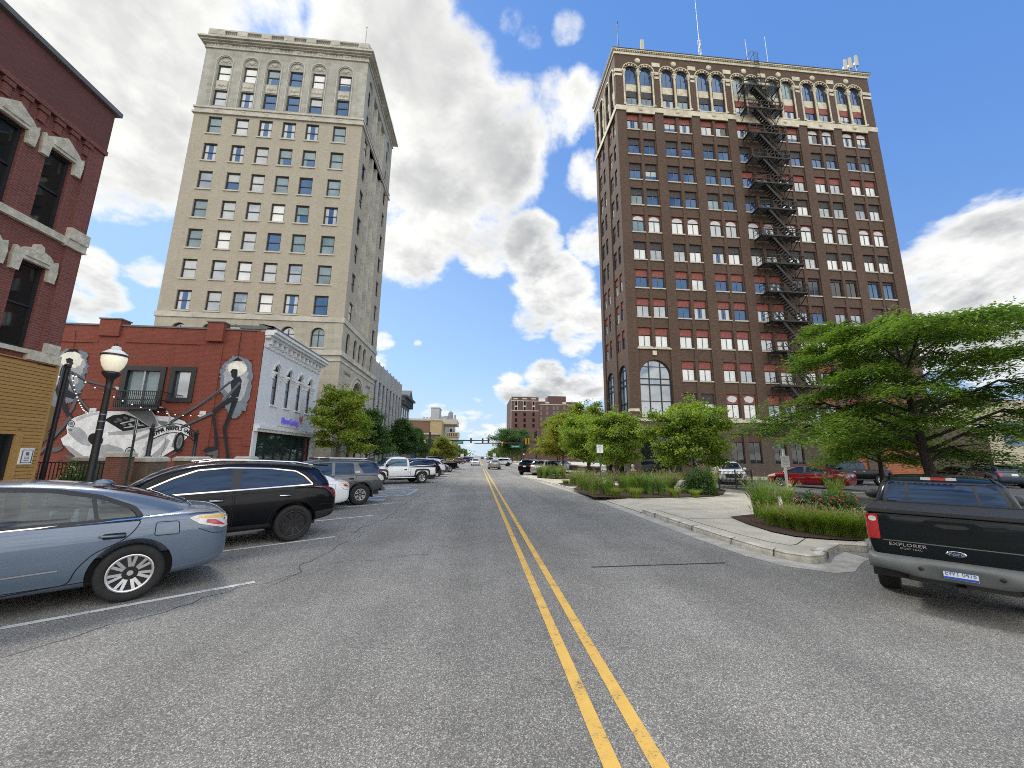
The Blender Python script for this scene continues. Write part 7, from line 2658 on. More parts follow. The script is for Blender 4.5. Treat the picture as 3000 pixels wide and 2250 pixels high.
put(S[0], 'white car glimpsed past the silver grey SUV', PAINT['white'], S[1], 1618, 1378, R(50), .79, 'parked_car')
def lot(src, label, mp, px, py, ang, yw, x=0, name='parked_car'):
 return put(src[0], label, mp, src[1], px, py, ang, yw, name, x, None, .10)
rc = make_sedan('parked_car', 'red sedan with bright five spoke wheels in the car park', PAINT['red'], False, spokes=(5, 'fat'))
rc.location = (0, 0, 0)
place(rc, 2432, 1434, R(118), .79, 0, .10)
lx = lot(U, 'white SUV facing the camera behind the low iron fence', PAINT['white'], 2108, 1418, R(246), -.83, 2.857, 'parked_suv')
lot(K, 'black pickup truck parked to the right of the red sedan', PAINT['black'], 2580, 1423, R(180), .84, 0, 'parked_pickup')
lot(U, 'slate blue SUV seen from behind at the right edge of the car park', PAINT['navy'], 2905, 1428, R(62), .83, 0, 'parked_suv')
lot(S, 'dark car between the slate blue SUV and the frame edge', PAINT['grey'], 2985, 1425, R(62), .79)
lot(S, 'black car half hidden under the locust tree', PAINT['black'], 2840, 1420, R(75), .79)
AR = R(45)
tk = thing('parked_pickup', 'dark green pickup with grey bumper and glass cab seen from behind in the right foreground', 'pickup', (0, 0, 0))
mp = PAINT['green']
TW, TR = .90, .365
body = [(-1.16, .80, .66, 1.17, 1.20, .9), (-1.145, .855, .62, 1.205, 1.225, .9), (-1.08, .885, .58, 1.22, 1.235, .9), (-.6, .90, .50, 1.23, 1.245, .9), (0, .905, .46, 1.23, 1.245, .8), (.8, .905, .42, 1.22, 1.24, .7), (1.8, .905, .38, 1.19, 1.22, .6),
  (2.7, .90, .38, 1.12, 1.18, .6), (3.3, .885, .40, 1.07, 1.14, .6), (3.8, .85, .44, .98, 1.04, .6), (3.98, .74, .5, .82, .86, .5)]
cab = [(.42, .82, 1.22, .76, 1.27), (.50, .84, 1.22, .74, 1.44), (.62, .85, 1.22, .72, 1.62), (.85, .86, 1.22, .70, 1.685), (1.5, .865, 1.21, .69, 1.71), (2.1, .865, 1.19, .69, 1.68), (2.45, .86, 1.17, .71, 1.56), (3.0, .83, 1.13, .77, 1.21)]
me, sh = make_body(body, cab, (0, 3.2), 3.2, .43, W=.90, zc=TR + .02)
finish_body(tk, me, mp)
g = MT['car_glass']
decals(tk, sh, [
 ('rear_window', g, 'B', [(-.70, 1.285), (.70, 1.285), (.62, 1.575), (-.62, 1.575)], dict(off=.008, r=.07)),
 ('rear_window_seal', MT['plastic'], 'B', [(-.74, 1.26), (.74, 1.26), (.65, 1.61), (-.65, 1.61)], dict(off=.004, r=.08)),
 ('window', g, 'LR', [(.70, 1.29), (.86, 1.57), (1.42, 1.6), (1.42, 1.28)], dict(off=.006)),
 ('window', g, 'LR', [(1.5, 1.28), (1.5, 1.6), (2.1, 1.58), (2.45, 1.42), (2.66, 1.25)], dict(off=.006)),
 ('windscreen', g, 'F', [(-.72, 1.25), (.72, 1.25), (.6, 1.6), (-.6, 1.6)], dict(off=.006)),
 ('headlight', MT['tail_clear'], 'LR', [(3.6, .74), (3.86, .72), (3.86, .9), (3.62, .92)], dict(off=.006)),
])
door(tk, sh, 'LR', [(.66, .5), (1.42, .44), (1.44, 1.25), (.66, 1.26)], mp, (.84, 1.1, .17), MT['plastic'])
door(tk, sh, 'LR', [(1.48, .44), (2.6, .44), (2.7, 1.16), (1.48, 1.25)], mp, (1.68, 1.1, .17), MT['plastic'])
mb = MB()   # rear glass divisions
for y in (-.40, .42):
 sh.panel(mb, 'B', [(y - .018, 1.29), (y + .018, 1.29), (y * .95 + .018, 1.57), (y * .95 - .018, 1.57)], .012, 0, 0, .06)
link('glass_divider', mb.mesh('glass_divider', MT['plastic']), tk)
mb = MB()
sh.panel(mb, 'B', [(-.715, .71), (.715, .71), (.715, 1.20), (-.715, 1.20)], .010, .03, 0, .06, 1)
sh.line(mb, 'B', [(-.72, .705), (.72, .705), (.72, 1.205), (-.72, 1.205)], .014, .003, 1, True, r=.03)
sh.line(mb, 'B', [(-.71, .868), (.71, .868)], .012, .016, 2)
tg = link('tailgate', mb.mesh('tailgate', [mp, MT['seam'], MT['grey_plastic']]), tk)
XT = -1.175
mb = MB()    # latch housing
sec = [(-.30, 1.13), (-.22, 1.175), (.22, 1.175), (.30, 1.13), (.24, 1.09), (.12, 1.065), (-.12, 1.065), (-.24, 1.09)]
mb.prism([(XT - .005, y, z) for y, z in sec], (-.035, 0, 0))
mb.prism([(XT - .04, y * .55, 1.115 + (z - 1.12) * .45) for y, z in sec], (-.004, 0, 0), 1)
link('handle', mb.mesh('handle', [mp, MT['plastic']]), tg)
mb = MB()
mb.lathe([(.0, -.012), (.078, -.012), (.088, -.004), (.088, 0)], (0, 0, 0), 24, 0, axis='x')
o = link('badge', mb.mesh('badge', MT['chrome']), tk, (XT - .006, .0, .785))
o.scale = (1, 1.12, .42)
mb = MB()
mb.lathe([(.0, -.014), (.074, -.014)], (0, 0, 0), 24, 0, axis='x', cap=False)
link('badge_field', mb.mesh('badge_field', plain('badge_blue', (.012, .03, .09), .25, var=0)), o)
RB = (R(90), 0, R(-90))
text_part('badge_script', 'Ford', .062, MT['chrome'], tk, (XT - .022, 0, .785), RB, .001, 1.0, 1.25)
text_part('model_lettering', 'EXPLORER', .058, MT['chrome'], tk, (XT - .018, .46, .825), RB, .003, 1.05, 1.35)
text_part('model_lettering', 'SPORT TRAC', .030, MT['galv'], tk, (XT - .018, .43, .778), RB, .002, 1.0, 1.3)
for s in (1, -1):
 mb = MB()
 pts = [(-1.17, s * .735, .68), (-1.17, s * .735, 1.035), (-1.165, s * .86, 1.03), (-1.165, s * .87, .69)]
 sh.panel(mb, 'B', [(s * .735, .87), (s * .735, 1.20), (s * .835, 1.20), (s * .862, 1.0), (s * .862, .87)], .014, .02, 0, .05, 1)
 sh.panel(mb, 'L' if s > 0 else 'R', [(-1.15, .88), (-1.02, .9), (-1.04, 1.19), (-1.15, 1.2)], .010, .02, 0, .05)
 o = link('tail_light', mb.mesh('tail_light', MT['tail_red']), tk)
 mb = MB()
 sh.panel(mb, 'B', [(s * .795 + .045 * math.cos(t), 1.14 + .036 * math.sin(t)) for t in [2 * PI * k / 16 for k in range(16)]], .019, 0, 0, .03)
 link('reversing_lens', mb.mesh('reversing_lens', MT['tail_clear']), o)
mb = MB()
mb.box(-1.12, -.86, 1.225, .46, .86, 1.275)
mb.box(-1.15, -.87, 1.235, -1.04, .87, 1.265)
mb.box(.40, -.86, 1.25, .52, .86, 1.29)
link('bed_cover', mb.mesh('bed_cover', MT['plastic']), tk)
bmp = [(-1.10, .47), (-1.22, .43), (-1.30, .455), (-1.33, .55), (-1.31, .645), (-1.22, .68), (-1.1, .685)]
bm = bmesh.new()
ys = [-.90, -.86, -.6, -.42, -.30, 0, .30, .42, .6, .86, .90]
rows = []
for y in ys:
 k = 1.0 if abs(y) < .88 else .55
 pocket = .07 if abs(y) < .31 else (.0 if abs(y) > .4 else .0)
 rr_ = []
 for x, z in bmp:
  xx = -1.10 + (x + 1.10) * k
  if pocket and x < -1.25 and z < .62:
   xx += pocket
  dz = .05 if abs(y) > .55 and z < .5 else 0
  rr_.append(bm.verts.new((xx + .06 * (y / .9) ** 4, y, z + dz)))
 rows.append(rr_)
for a, b in zip(rows, rows[1:]):
 for k in range(len(bmp) - 1):
  bm.faces.new((a[k], a[k + 1], b[k + 1], b[k]))
bm.faces.new(rows[0])
bm.faces.new(rows[-1][::-1])
me = bpy.data.meshes.new('bumper')
bm.to_mesh(me)
bm.free()
o = temp(me)
md = o.modifiers.new('s', 'SUBSURF')
md.levels = md.render_levels = 2
me = to_mesh(o)
drop(o)
for p in me.polygons:
 p.use_smooth = True
me.materials.clear()
me.materials.append(MT['grey_plastic'])
bo = link('rear_bumper', me, tk)
mb = MB()
for y in (-.36, .36):
 mb.lathe([(.0, -.02), (.026, -.02), (.03, 0)], (-1.285, y, .57), 12, axis='x')
link('bumper_bolt', mb.mesh('bumper_bolt', MT['plastic']), bo)
XP = -1.275
mb = MB()
mb.box(XP, -.155, .49, XP + .012, .155, .645, 0)
mb.box(XP - .002, -.153, .492, XP - .0003, .153, .519, 1)
mb.box(XP - .002, -.145, .61, XP - .0003, -.105, .64, 2)
for y in (-.10, .10):
 mb.lathe([(0, -.005), (.006, -.005)], (XP, y, .63), 8, 3, axis='x', cap=False)
pl_ = link('number_plate', mb.mesh('number_plate', [MT['plate_white'], MT['plate_blue'], plain('plate_sticker', (.30, .05, .03), .5, var=0), MT['plastic']]), tk)
text_part('plate_number', 'EWY 0416', .088, plain('plate_ink', (.02, .10, .42), .5, var=0), pl_, (XP - .003, 0, .562), RB, .0006, 1.0, .72)
text_part('plate_state', 'Pure Michigan', .024, plain('plate_small_ink', (.2, .3, .5), .5, var=0), pl_, (XP - .003, .01, .63), RB, .0004, 1.0, .8)
mb = MB()
mb.box(-1.25, -.04, .34, -1.05, .04, .40)
mb.box(-1.05, -.5, .36, -.9, .5, .44)
link('tow_hitch', mb.mesh('tow_hitch', MT['black_iron']), tk)
p0 = sh.hit('B', 0, 1.655, .012)
mb = MB()
for y0, y1, mi in ((-.21, -.09, 0), (-.09, .09, 1), (.09, .21, 0)):
 mb.box(p0.x - .03, y0, 1.64, p0.x + .08, y1, 1.685, mi)
mb.box(p0.x - .02, -.24, 1.63, p0.x + .1, .24, 1.6399, 2)
link('brake_light', mb.mesh('brake_light', [MT['tail_clear'], MT['tail_red'], mp]), tk)
mb = MB()
for s in (-1, 1):
 mb.tube([(.75, s * .64, 1.67), (.9, s * .645, 1.73), (1.9, s * .645, 1.745), (2.05, s * .64, 1.68)], [.02, .026, .026, .02], 8)
link('roof_rail', mb.mesh('roof_rail', MT['plastic']), tk)
mirror(tk, (2.55, .88, 1.27), MT['plastic'], 1.15)
underside(tk, -1.0, 3.6, .72, .36, .8)
mb = MB()
for s in (-1, 1):
 mb.box(-.50, s * .80 - .12, .26, -.47, s * .80 + .12, .55)
link('mud_flap', mb.mesh('mud_flap', MT['plastic']), tk)
add_wheels(tk, 3.2, .77, TR, .25, .21, 5, 'fat', MT['alloy'])
place_at(tk, 6.96, 5.41, R(39.2))
tk.scale = (.94, .94, 1)
def leaf_add(mb, c, d, up, L, Wd, mi):
 """one pointed leaf, folded a little along its rib"""
 d = d.normalized()
 s = d.cross(up)
 if s.length < 1e-4:
  s = Vector((1, 0, 0))
 s.normalize()
 n = s.cross(d)
 b = len(mb.v)
 mb.v += [tuple(c), tuple(c + d * L * .5 + s * Wd + n * Wd * .35), tuple(c + d * L), tuple(c + d * L * .5 - s * Wd + n * Wd * .35)]
 mb.f.append((b, b + 1, b + 2, b + 3))
 mb.m.append(mi)
 mb.s.append(False)
def tree_meshes(seed, H, clear, prof, nleaf, leaf, mats, limbs=26, r0=.13, droop=.0, spray=0.0, bark='bark', lean=(0, 0), up=.5, gap=.35, cl=.34, rough=(.72, 1.15)):
 """prof(t): crown radius at crown height fraction t. Returns (trunk mesh, crown mesh)"""
 g = random.Random(seed)
 tb = MB()
 path = []
 n = 9
 for i in range(n + 1):
  t = i / n
  path.append(Vector((lean[0] * t + g.uniform(-.06, .06) * H * .06 * (i > 0), lean[1] * t + g.uniform(-.06, .06) * H * .06 * (i > 0), H * .93 * t)))
 rad = [max(.012, r0 * (1 - .93 * (i / n)) * (1.35 if i == 0 else 1)) for i in range(n + 1)]
 tb.tube(path, rad, 9)
 def at(z):
  f = max(0, min(n - 1e-6, z / (H * .93) * n))
  i = int(f)
  return path[i].lerp(path[i + 1], f - i)
 tips = []
 for k in range(limbs):
  t = (k + g.random()) / limbs
  t = t ** .85
  z = clear + (H * .93 - clear) * t * .92
  a = k * 2.399 + g.uniform(-.4, .4)
  Rr = prof(t) * g.uniform(*rough)
  if g.random() < gap * .35:
   Rr *= .55
  base = at(z * .92)
  rise = up * (.35 + .8 * t) * Rr
  end = base + Vector((math.cos(a) * Rr, math.sin(a) * Rr, rise))
  mid = base.lerp(end, .5) + Vector((g.uniform(-.1, .1), g.uniform(-.1, .1), .12 * Rr))
  end.z -= droop * Rr * .35
  rb = max(.012, r0 * .42 * (1 - .6 * t))
  tb.tube([base, mid, end], [rb, rb * .6, rb * .2], 5, cap=False)
  m = max(3, int(Rr / .28))
  for j in range(m):
   f = .28 + .72 * (j + g.random()) / m
   p = (base.lerp(mid, f * 2) if f < .5 else mid.lerp(end, f * 2 - 1))
   tips.append((p, 1.0, a))
   for s in (-1, 1):
    L2 = Rr * g.uniform(.18, .42) * (1.1 - .4 * f)
    a2 = a + s * g.uniform(.5, 1.2)
    q = p + Vector((math.cos(a2) * L2, math.sin(a2) * L2, g.uniform(-.1, .35) * L2 - droop * .3 * L2))
    tb.tube([p, q], [rb * .3, .006], 4, cap=False)
    tips.append((q, .9, a2))
    tips.append((p.lerp(q, .55), .7, a2))
 tips.append((path[-1], .7, 0))
 lb = MB()
 tot = sum(x[1] for x in tips)
 for p, wgt, a in tips:
  m = int(nleaf * wgt / tot * (g.uniform(.35, 1.65) if not spray else g.choice((.25, .6, 1.0, 1.5, 1.9))))
  mi = 0 if g.random() > .22 else (1 if len(mats) > 1 else 0)
  r = cl * g.uniform(.7, 1.25)
  for k in range(m):
   if spray:
    da = a + g.uniform(-1.1, 1.1)
    tl = g.uniform(.15, spray)
    c = p + Vector((math.cos(da) * tl, math.sin(da) * tl, g.gauss(0, .09) - tl * tl * droop * .8))
    d = Vector((math.cos(da + g.choice((-1, 1)) * 1.0), math.sin(da + g.choice((-1, 1)) * 1.0), g.uniform(-.6, .2)))
    u = Vector((g.uniform(-.5, .5), g.uniform(-.5, .5), 1))
   else:
    c = p + Vector((g.gauss(0, r * .6), g.gauss(0, r * .6), g.gauss(0, r * .45)))
    d = Vector((g.uniform(-1, 1), g.uniform(-1, 1), g.uniform(-1.0, .35)))
    u = Vector((g.uniform(-.8, .8), g.uniform(-.8, .8), g.uniform(.2, 1)))
   L = leaf * g.uniform(.65, 1.25)
   leaf_add(lb, c, d, u, L, L * (.2 if spray else .33), mi)
 return tb.mesh('trunk', MT[bark], False), lb.mesh('crown', [MT[m] for m in mats], False)
def plant_tree(name, label, meshes, x, y, z=WALK, rz=0, s=1.0, group=None, cat='tree'):
 t = thing(name, label, cat, (x, y, z), rz, group)
 t.scale = (s, s, s)
 link('trunk', meshes[0], t)
 link('crown', meshes[1], t)
 return t
egg = lambda R_: (lambda t: R_ * (max(0.0, math.sin(PI * (.18 + .80 * t))) ** .8))
cone = lambda R_: (lambda t: R_ * (1.0 - .82 * t) + .12)
loose = lambda R_: (lambda t: R_ * (.95 - .62 * abs(t - .25) ** 1.0))
flat = lambda R_: (lambda t: R_ * (1.0 - .55 * t ** 1.6))
ml = tree_meshes(1, 7.0, 2.0, loose(2.35), 15000, .17, ['leaf_lime', 'leaf_yellow'], 26, .10, gap=.8, cl=.30)
mdk = tree_meshes(2, 6.6, 1.9, cone(2.3), 20000, .18, ['leaf_dark', 'leaf'], 34, .12, cl=.36)
mlime = tree_meshes(3, 6.2, 1.15, egg(2.55), 27000, .17, ['leaf_lime', 'leaf'], 32, .11, cl=.36)
myel = tree_meshes(4, 5.4, 1.3, cone(2.4), 15000, .18, ['leaf_yellow', 'leaf_lime'], 26, .09, cl=.36)
mbig = tree_meshes(5, 11.5, 2.6, egg(6.0), 24000, .36, ['leaf_dark', 'leaf'], 40, .3, cl=.85)
mloc = tree_meshes(6, 8.6, 1.5, flat(5.4), 80000, .17, ['leaf_locust', 'leaf'], 34, .2, droop=.6, spray=.7, bark='bark_dark', lean=(-.8, 0), up=.5, cl=.3, gap=1.0, rough=(.55, 1.2))
mloc2 = tree_meshes(7, 5.0, 1.6, flat(2.3), 20000, .17, ['leaf_locust', 'leaf_lime'], 24, .13, droop=.5, spray=.8, bark='bark_dark', up=.35)
mfar = tree_meshes(8, 8.5, 1.6, egg(3.6), 5000, .5, ['leaf_far', 'leaf_dark'], 24, .16, cl=.6)
def street_x(px, X):
 return on_x(px, 1350, X).y
plant_tree('street_tree', 'sparse yellow green street tree beside the white shop', ml, -9.7, street_x(985, -9.7), rz=.4, s=1.03)
plant_tree('street_tree', 'dark green conical tree in front of the big entrance arch', mdk, -9.7, street_x(1072, -9.7), s=1.0)
plant_tree('street_tree', 'dark green conical tree before the pale office block', mdk, -9.9, street_x(1172, -9.9), rz=2.1, s=1.12)
plant_tree('street_tree', 'narrow dark tree with rusty leaves at the end of the office block', mdk, -9.8, street_x(1216, -9.8), rz=4.0, s=1.05)
plant_tree('street_tree', 'yellowing tree on the left corner in front of the crossing', myel, -5.4, 61.6, rz=1, s=.98)
plant_tree('street_tree', 'lime green round tree directly behind the bench with the seated person', mlime, 10.9, 30.4, rz=1.2, s=1.0)
plant_tree('street_tree', 'bright lime tree at the right end of the planting bed', mlime, 14.1, 24.6, rz=3.4, s=1.03)
plant_tree('street_tree', 'lime tree left of the no parking sign', mlime, 10.7, 37.4, rz=5.0, s=1.12)
plant_tree('street_tree', 'taller green tree against the corner of the brown tower', ml, 12.3, 42.5, rz=2.6, s=1.25)
plant_tree('street_tree', 'yellow green tree behind the silver grey SUV', myel, 10.9, 49.5, rz=.3, s=1.35)
plant_tree('street_tree', 'yellow tinged tree beside the right hand signals', myel, 12.0, 58.5, rz=2.2, s=1.5)
plant_tree('street_tree', 'tall olive tree in front of the hotel', ml, 14.5, 68.5, rz=4.2, s=1.5)
plant_tree('shade_tree', 'large dark rounded tree beyond the crossing on the right', mbig, 10.9, 124, rz=.5)
plant_tree('locust_tree', 'large feathery honey locust spreading over the car park on the right', mloc, 18.6, 14.6, .1, rz=.0, s=1.07)
plant_tree('locust_tree', 'smaller locust tree behind the red sedan with low drooping branches', mloc2, *on_z(2592, 1447, .1).xy, .1, rz=2.0, s=1.05)
fr = random.Random(21)
for k in range(13):
 y = 100 + k * 20 + fr.uniform(-6, 6)
 plant_tree('distant_tree', 'small tree in the row along the far left pavement', mfar, -10.5 - fr.uniform(0, 3), y, rz=fr.uniform(0, 6), s=fr.uniform(.7, 1.0), group='far left row of trees')
for k in range(13):
 y = 140 + k * 20 + fr.uniform(-6, 6)
 plant_tree('distant_tree', 'small tree in the row along the far right pavement', mfar, 12 + fr.uniform(0, 3), y, rz=fr.uniform(0, 6), s=fr.uniform(.7, 1.0), group='far right row of trees')
wd = MB()
for k in range(26):
 x = fr.uniform(-260, 300)
 if -14 < x < 14:
  x += 30
 y = fr.uniform(430, 620)
 hgt = fr.uniform(7, 12)
 for j in range(260):
  p = Vector((x + fr.gauss(0, 7), y + fr.gauss(0, 5), max(.5, fr.gauss(hgt * .55, hgt * .25))))
  leaf_add(wd, p, Vector((fr.uniform(-1, 1), fr.uniform(-1, 1), fr.uniform(-1, 1))), Vector((0, 0, 1)), 2.2, 1.0, 0)
tag(wd.build('distant_woods', MT['leaf_far'], recalc=False), kind='stuff')
def grass_mesh(seed, n, H, spread, lean, wd, mats, plume=0.0, stiff=.5):
 g = random.Random(seed)
 mb = MB()
 pb = MB()
 for k in range(n):
  a = g.uniform(0, 2 * PI)
  r = spread * .35 * math.sqrt(g.random())
  p = Vector((math.cos(a) * r, math.sin(a) * r, 0))
  da = a + g.uniform(-.7, .7)
  h = H * g.uniform(.55, 1.1)
  out = lean * h * g.uniform(.25, 1.1)
  side = Vector((-math.sin(da), math.cos(da), 0))
  pts = []
  for i in range(5):
   t = i / 4
   bend = t ** (1.6 + stiff)
   pts.append(p + Vector((math.cos(da) * out * bend, math.sin(da) * out * bend, h * (t - (lean * .35) * t ** 3))))
  mi = 0 if g.random() < .8 or len(mats) < 2 else 1
  b = len(mb.v)
  for i, q in enumerate(pts):
   w_ = wd * (1 - .85 * i / 4)
   mb.v += [tuple(q + side * w_), tuple(q - side * w_)]
  for i in range(4):
   mb.f.append((b + 2 * i, b + 2 * i + 1, b + 2 * i + 3, b + 2 * i + 2))
   mb.m.append(mi)
   mb.s.append(True)
  if plume and g.random() < plume:
   q = pts[-1]
   for s in range(5):
    d = Vector((math.cos(da) * .4 + g.uniform(-.3, .3), math.sin(da) * .4 + g.uniform(-.3, .3), .8))
    leaf_add(pb, q - d * .02 * s, d, side, .13, .012, 0)
 out = [mb.mesh('blades', [MT[m] for m in mats], False)]
 if pb.v:
  out.append(pb.mesh('plumes', MT['grass_tan'], False))
 return out
def shrub_mesh(seed, n, H, Rr, leaf, mats, flower=None, nf=0):
 g = random.Random(seed)
 mb = MB()
 fb = MB()
 for k in range(n):
  a, t = g.uniform(0, 2 * PI), g.random()
  r = Rr * math.sqrt(g.random()) * (1.05 - .5 * t)
  lump = 1 + .25 * math.sin(3 * a + seed) * math.sin(5 * t)
  c = Vector((math.cos(a) * r * lump, math.sin(a) * r * lump, H * t * lump))
  leaf_add(mb, c, Vector((g.uniform(-1, 1), g.uniform(-1, 1), g.uniform(-.4, 1))), Vector((g.uniform(-1, 1), g.uniform(-1, 1), 1)), leaf * g.uniform(.7, 1.3), leaf * .3, 0 if g.random() < .75 or len(mats) < 2 else 1)
 for k in range(nf):
  a, t = g.uniform(0, 2 * PI), g.uniform(.45, 1.05)
  r = Rr * (1.05 - .55 * t) * g.uniform(.7, 1.05)
  fb.sphere((math.cos(a) * r, math.sin(a) * r, H * t), g.uniform(.02, .04), 6)
 sb = MB()
 for k in range(7):
  a = 2 * PI * k / 7
  sb.tube([(0, 0, 0), (math.cos(a) * Rr * .4, math.sin(a) * Rr * .4, H * .7)], [.014, .006], 4)
 out = [('leaves', mb.mesh('leaves', [MT[m] for m in mats], False)), ('stems', sb.mesh('stems', MT['bark']))]
 if nf:
  out.append(('flowers', fb.mesh('flowers', MT[flower])))
 return out
GTALL = grass_mesh(1, 420, 1.15, .55, .42, .0075, ['grass_blade', 'grass_dark'], .05)
GFOUN = grass_mesh(2, 520, .78, .5, .85, .0065, ['grass_blade', 'grass_lime'], .035, .2)
GLIME = grass_mesh(3, 300, .48, .4, .9, .010, ['grass_lime', 'grass_blade'], 0, .2)
GDARK = grass_mesh(4, 420, 1.0, .5, .35, .0085, ['grass_dark', 'grass_blade'], .03)
GTAN = grass_mesh(5, 320, 1.15, .5, .35, .006, ['grass_blade', 'grass_tan'], .2)
SDARK = shrub_mesh(6, 3200, 1.1, .8, .10, ['leaf_dark', 'leaf'])
SROSE = shrub_mesh(7, 2200, .72, .6, .075, ['leaf_dark', 'leaf'], 'rose_red', 34)
SPALE = shrub_mesh(8, 2200, 1.25, .75, .09, ['leaf_dark', 'leaf'], 'rose_pale', 46)
KINDS_G = dict(tall=(GTALL, 'tall arching green grass clump'), fountain=(GFOUN, 'low fountain grass clump with pale seed heads'), lime=(GLIME, 'low yellow green grass tuft'),
               dark=(GDARK, 'upright dark grass clump'), tan=(GTAN, 'loose tan plumed grass clump'))
def clump(kind, p, s, where, group):
 me, lab = KINDS_G[kind]
 lab = ' '.join((lab + ' ' + where).split()[:16])
 t = thing('grass_clump', lab, 'ornamental grass', (p[0], p[1], bz), rnd.uniform(0, 6), group)
 t.scale = (s, s, s * rnd.uniform(.9, 1.1))
 link('blades', me[0], t)
 if len(me) > 1:
  link('plumes', me[1], t)
for u, v, k, s, wh in ((255, 522, 'lime', .9, 'at the far tip of the bed'), (330, 512, 'tan', .7, 'second from the far tip of the bed'), (500, 600, 'tall', .85, 'left of the no parking sign'), (430, 560, 'tan', .8, 'behind the leftmost tall grass'),
                       (605, 655, 'tan', .85, 'just left of the sign post'), (782, 662, 'tall', .85, 'just right of the sign post'), (905, 682, 'lime', .95, 'in front of the bench leg'), (1065, 640, 'tall', .95, 'hiding the right part of the bench'),
                       (1165, 696, 'lime', 1.05, 'at the front edge mid bed'), (1190, 600, 'tall', .8, 'behind the mid bed lime tuft'), (1345, 655, 'dark', 1.0, 'in the middle of the bed'), (1450, 600, 'dark', .8, 'behind the middle of the bed'), (1560, 620, 'tan', 1.0, 'left of the boulder'),
                       (1660, 688, 'lime', 1.0, 'in front of the boulder'), (1930, 690, 'lime', .9, 'before the dark shrub'), (2150, 640, 'tan', 1.15, 'behind the dark shrub by the iron fence'), (1700, 600, 'tan', .9, 'behind the boulder'),
                       (560, 560, 'tall', .9, 'between the two tall clumps left of the sign post'), (680, 600, 'tall', .8, 'behind the sign post'), (980, 600, 'tall', .8, 'behind the bench leg tuft'), (1110, 560, 'dark', .9, 'at the back behind the bench end'),
                       (1260, 640, 'tall', .9, 'between the lime tuft and the dark clump'), (1400, 610, 'tall', .9, 'right behind the upright dark clump'), (1500, 660, 'dark', .8, 'front right of the upright dark clump'), (1610, 600, 'dark', .95, 'behind the left side of the boulder'),
                       (1780, 560, 'tall', .9, 'at the back above the boulder'), (390, 530, 'tall', .8, 'third from the far tip of the bed'), (840, 600, 'tan', .85, 'between the benches and the sign post')):
 clump(k, on_z(*ZK(u, v), bz), s * 1.15, wh, 'grasses in the far planting bed')
for px, py, k, s in ((1580, 1399, 'dark', 1.15), (1596, 1400, 'tall', 1.1), (1614, 1401, 'dark', 1.1), (1632, 1401, 'tall', 1.0), (1650, 1400, 'tan', 1.1)):
 clump(k, on_z(px, py, bz), s, 'in the row by the parked silver SUV', 'grass row by the right kerb')
for u, v, s, lab in ((2020, 650, 1.0, 'dark leafy shrub left of the low iron fence'), (1900, 640, .75, 'small dark shrub beside the boulder')):
 p = on_z(*ZK(u, v), bz)
 t = thing('shrub', lab, 'shrub', (p.x, p.y, bz))
 t.scale = (s, s, s)
 for n_, me in SDARK:
  link(n_, me, t)
Z2 = lambda u, v: (1550 + u / 2.107, 1330 + v / 2.107)
for u, v, k, s, wh in ((1440, 395, 'tall', 1.12, 'at the left end of the near bed'), (1500, 360, 'tall', 1.0, 'second from the left in the near bed'), (1600, 330, 'tall', .85, 'behind the roses on their left'), (1900, 300, 'tall', 1.0, 'behind the roses on their right'),
                       (1500, 435, 'fountain', .9, 'leftmost of the near front row'), (1590, 452, 'fountain', .95, 'second in the near front row'), (1680, 470, 'fountain', .95, 'third in the near front row'), (1770, 485, 'fountain', 1.0, 'fourth in the near front row'),
                       (1860, 497, 'fountain', 1.0, 'fifth in the near front row'), (1950, 505, 'fountain', 1.0, 'sixth in the near front row'), (2035, 512, 'fountain', 1.0, 'rightmost in the near front row, by the pickup'), (1640, 415, 'fountain', .9, 'behind the near front row')):
 clump(k, on_z(*Z2(u, v), bz), s, wh, 'grasses in the near planting bed')
for u, v, s, lab in ((1830, 400, .95, 'red flowering rose bush in the middle of the near bed'), (1960, 405, .95, 'red flowering rose bush nearest the dark green pickup'), (1700, 385, .8, 'red flowering rose bush nearest the tall grass')):
 p = on_z(*Z2(u, v), bz)
 t = thing('rose_bush', lab, 'rose bush', (p.x, p.y, bz), rnd.uniform(0, 6))
 t.scale = (s, s, s)
 for n_, me in SROSE:
  link(n_, me, t)
def boulder(label, p, s, seed):
 g = random.Random(seed)
 bm = bmesh.new()
 bmesh.ops.create_icosphere(bm, subdivisions=3, radius=1)
 ph = [g.uniform(0, 6) for _ in range(6)]
 for v in bm.verts:
  c = v.co
  k = 1 + .16 * math.sin(2.3 * c.x + ph[0]) + .13 * math.sin(3.1 * c.y + ph[1]) + .1 * math.sin(5 * c.z + ph[2]) + .05 * math.sin(9 * c.x + ph[3]) * math.sin(8 * c.y + ph[4])
  v.co = Vector((c.x * k * s[0], c.y * k * s[1], c.z * k * s[2]))
 me = bpy.data.meshes.new('boulder')
 bm.to_mesh(me)
 bm.free()
 me.materials.append(MT['rock'])
 tag(link('boulder', me, None, (p.x, p.y, bz + s[2] * .5)), label, 'rock')
boulder('pale boulder in the far planting bed', on_z(*ZK(1770, 605), bz), (.55, .35, .34), 3)
boulder('pale rounded boulder among the roses of the near bed', on_z(*Z2(1745, 380), bz), (.42, .3, .3), 5)
p = on_z(1340, 1368, WALK)
clump('tan', (-4.3, 60.5), 1.3, 'on the left corner by the yellowing tree', None)
for x, y, s, lab in ((-15.4, 14.6, 1.0, 'pale flowering bush behind the left half of the iron railing'), (-13.7, 14.8, 1.0, 'pale flowering bush behind the right half of the iron railing'), (-10.9, 15.2, .7, 'low bush beside the bench by the garden pillar')):
 t = thing('flowering_bush', lab, 'bush', (x, y, WALK), rnd.uniform(0, 6))
 t.scale = (s, s, s)
 for n_, me in SPALE:
  link(n_, me, t)
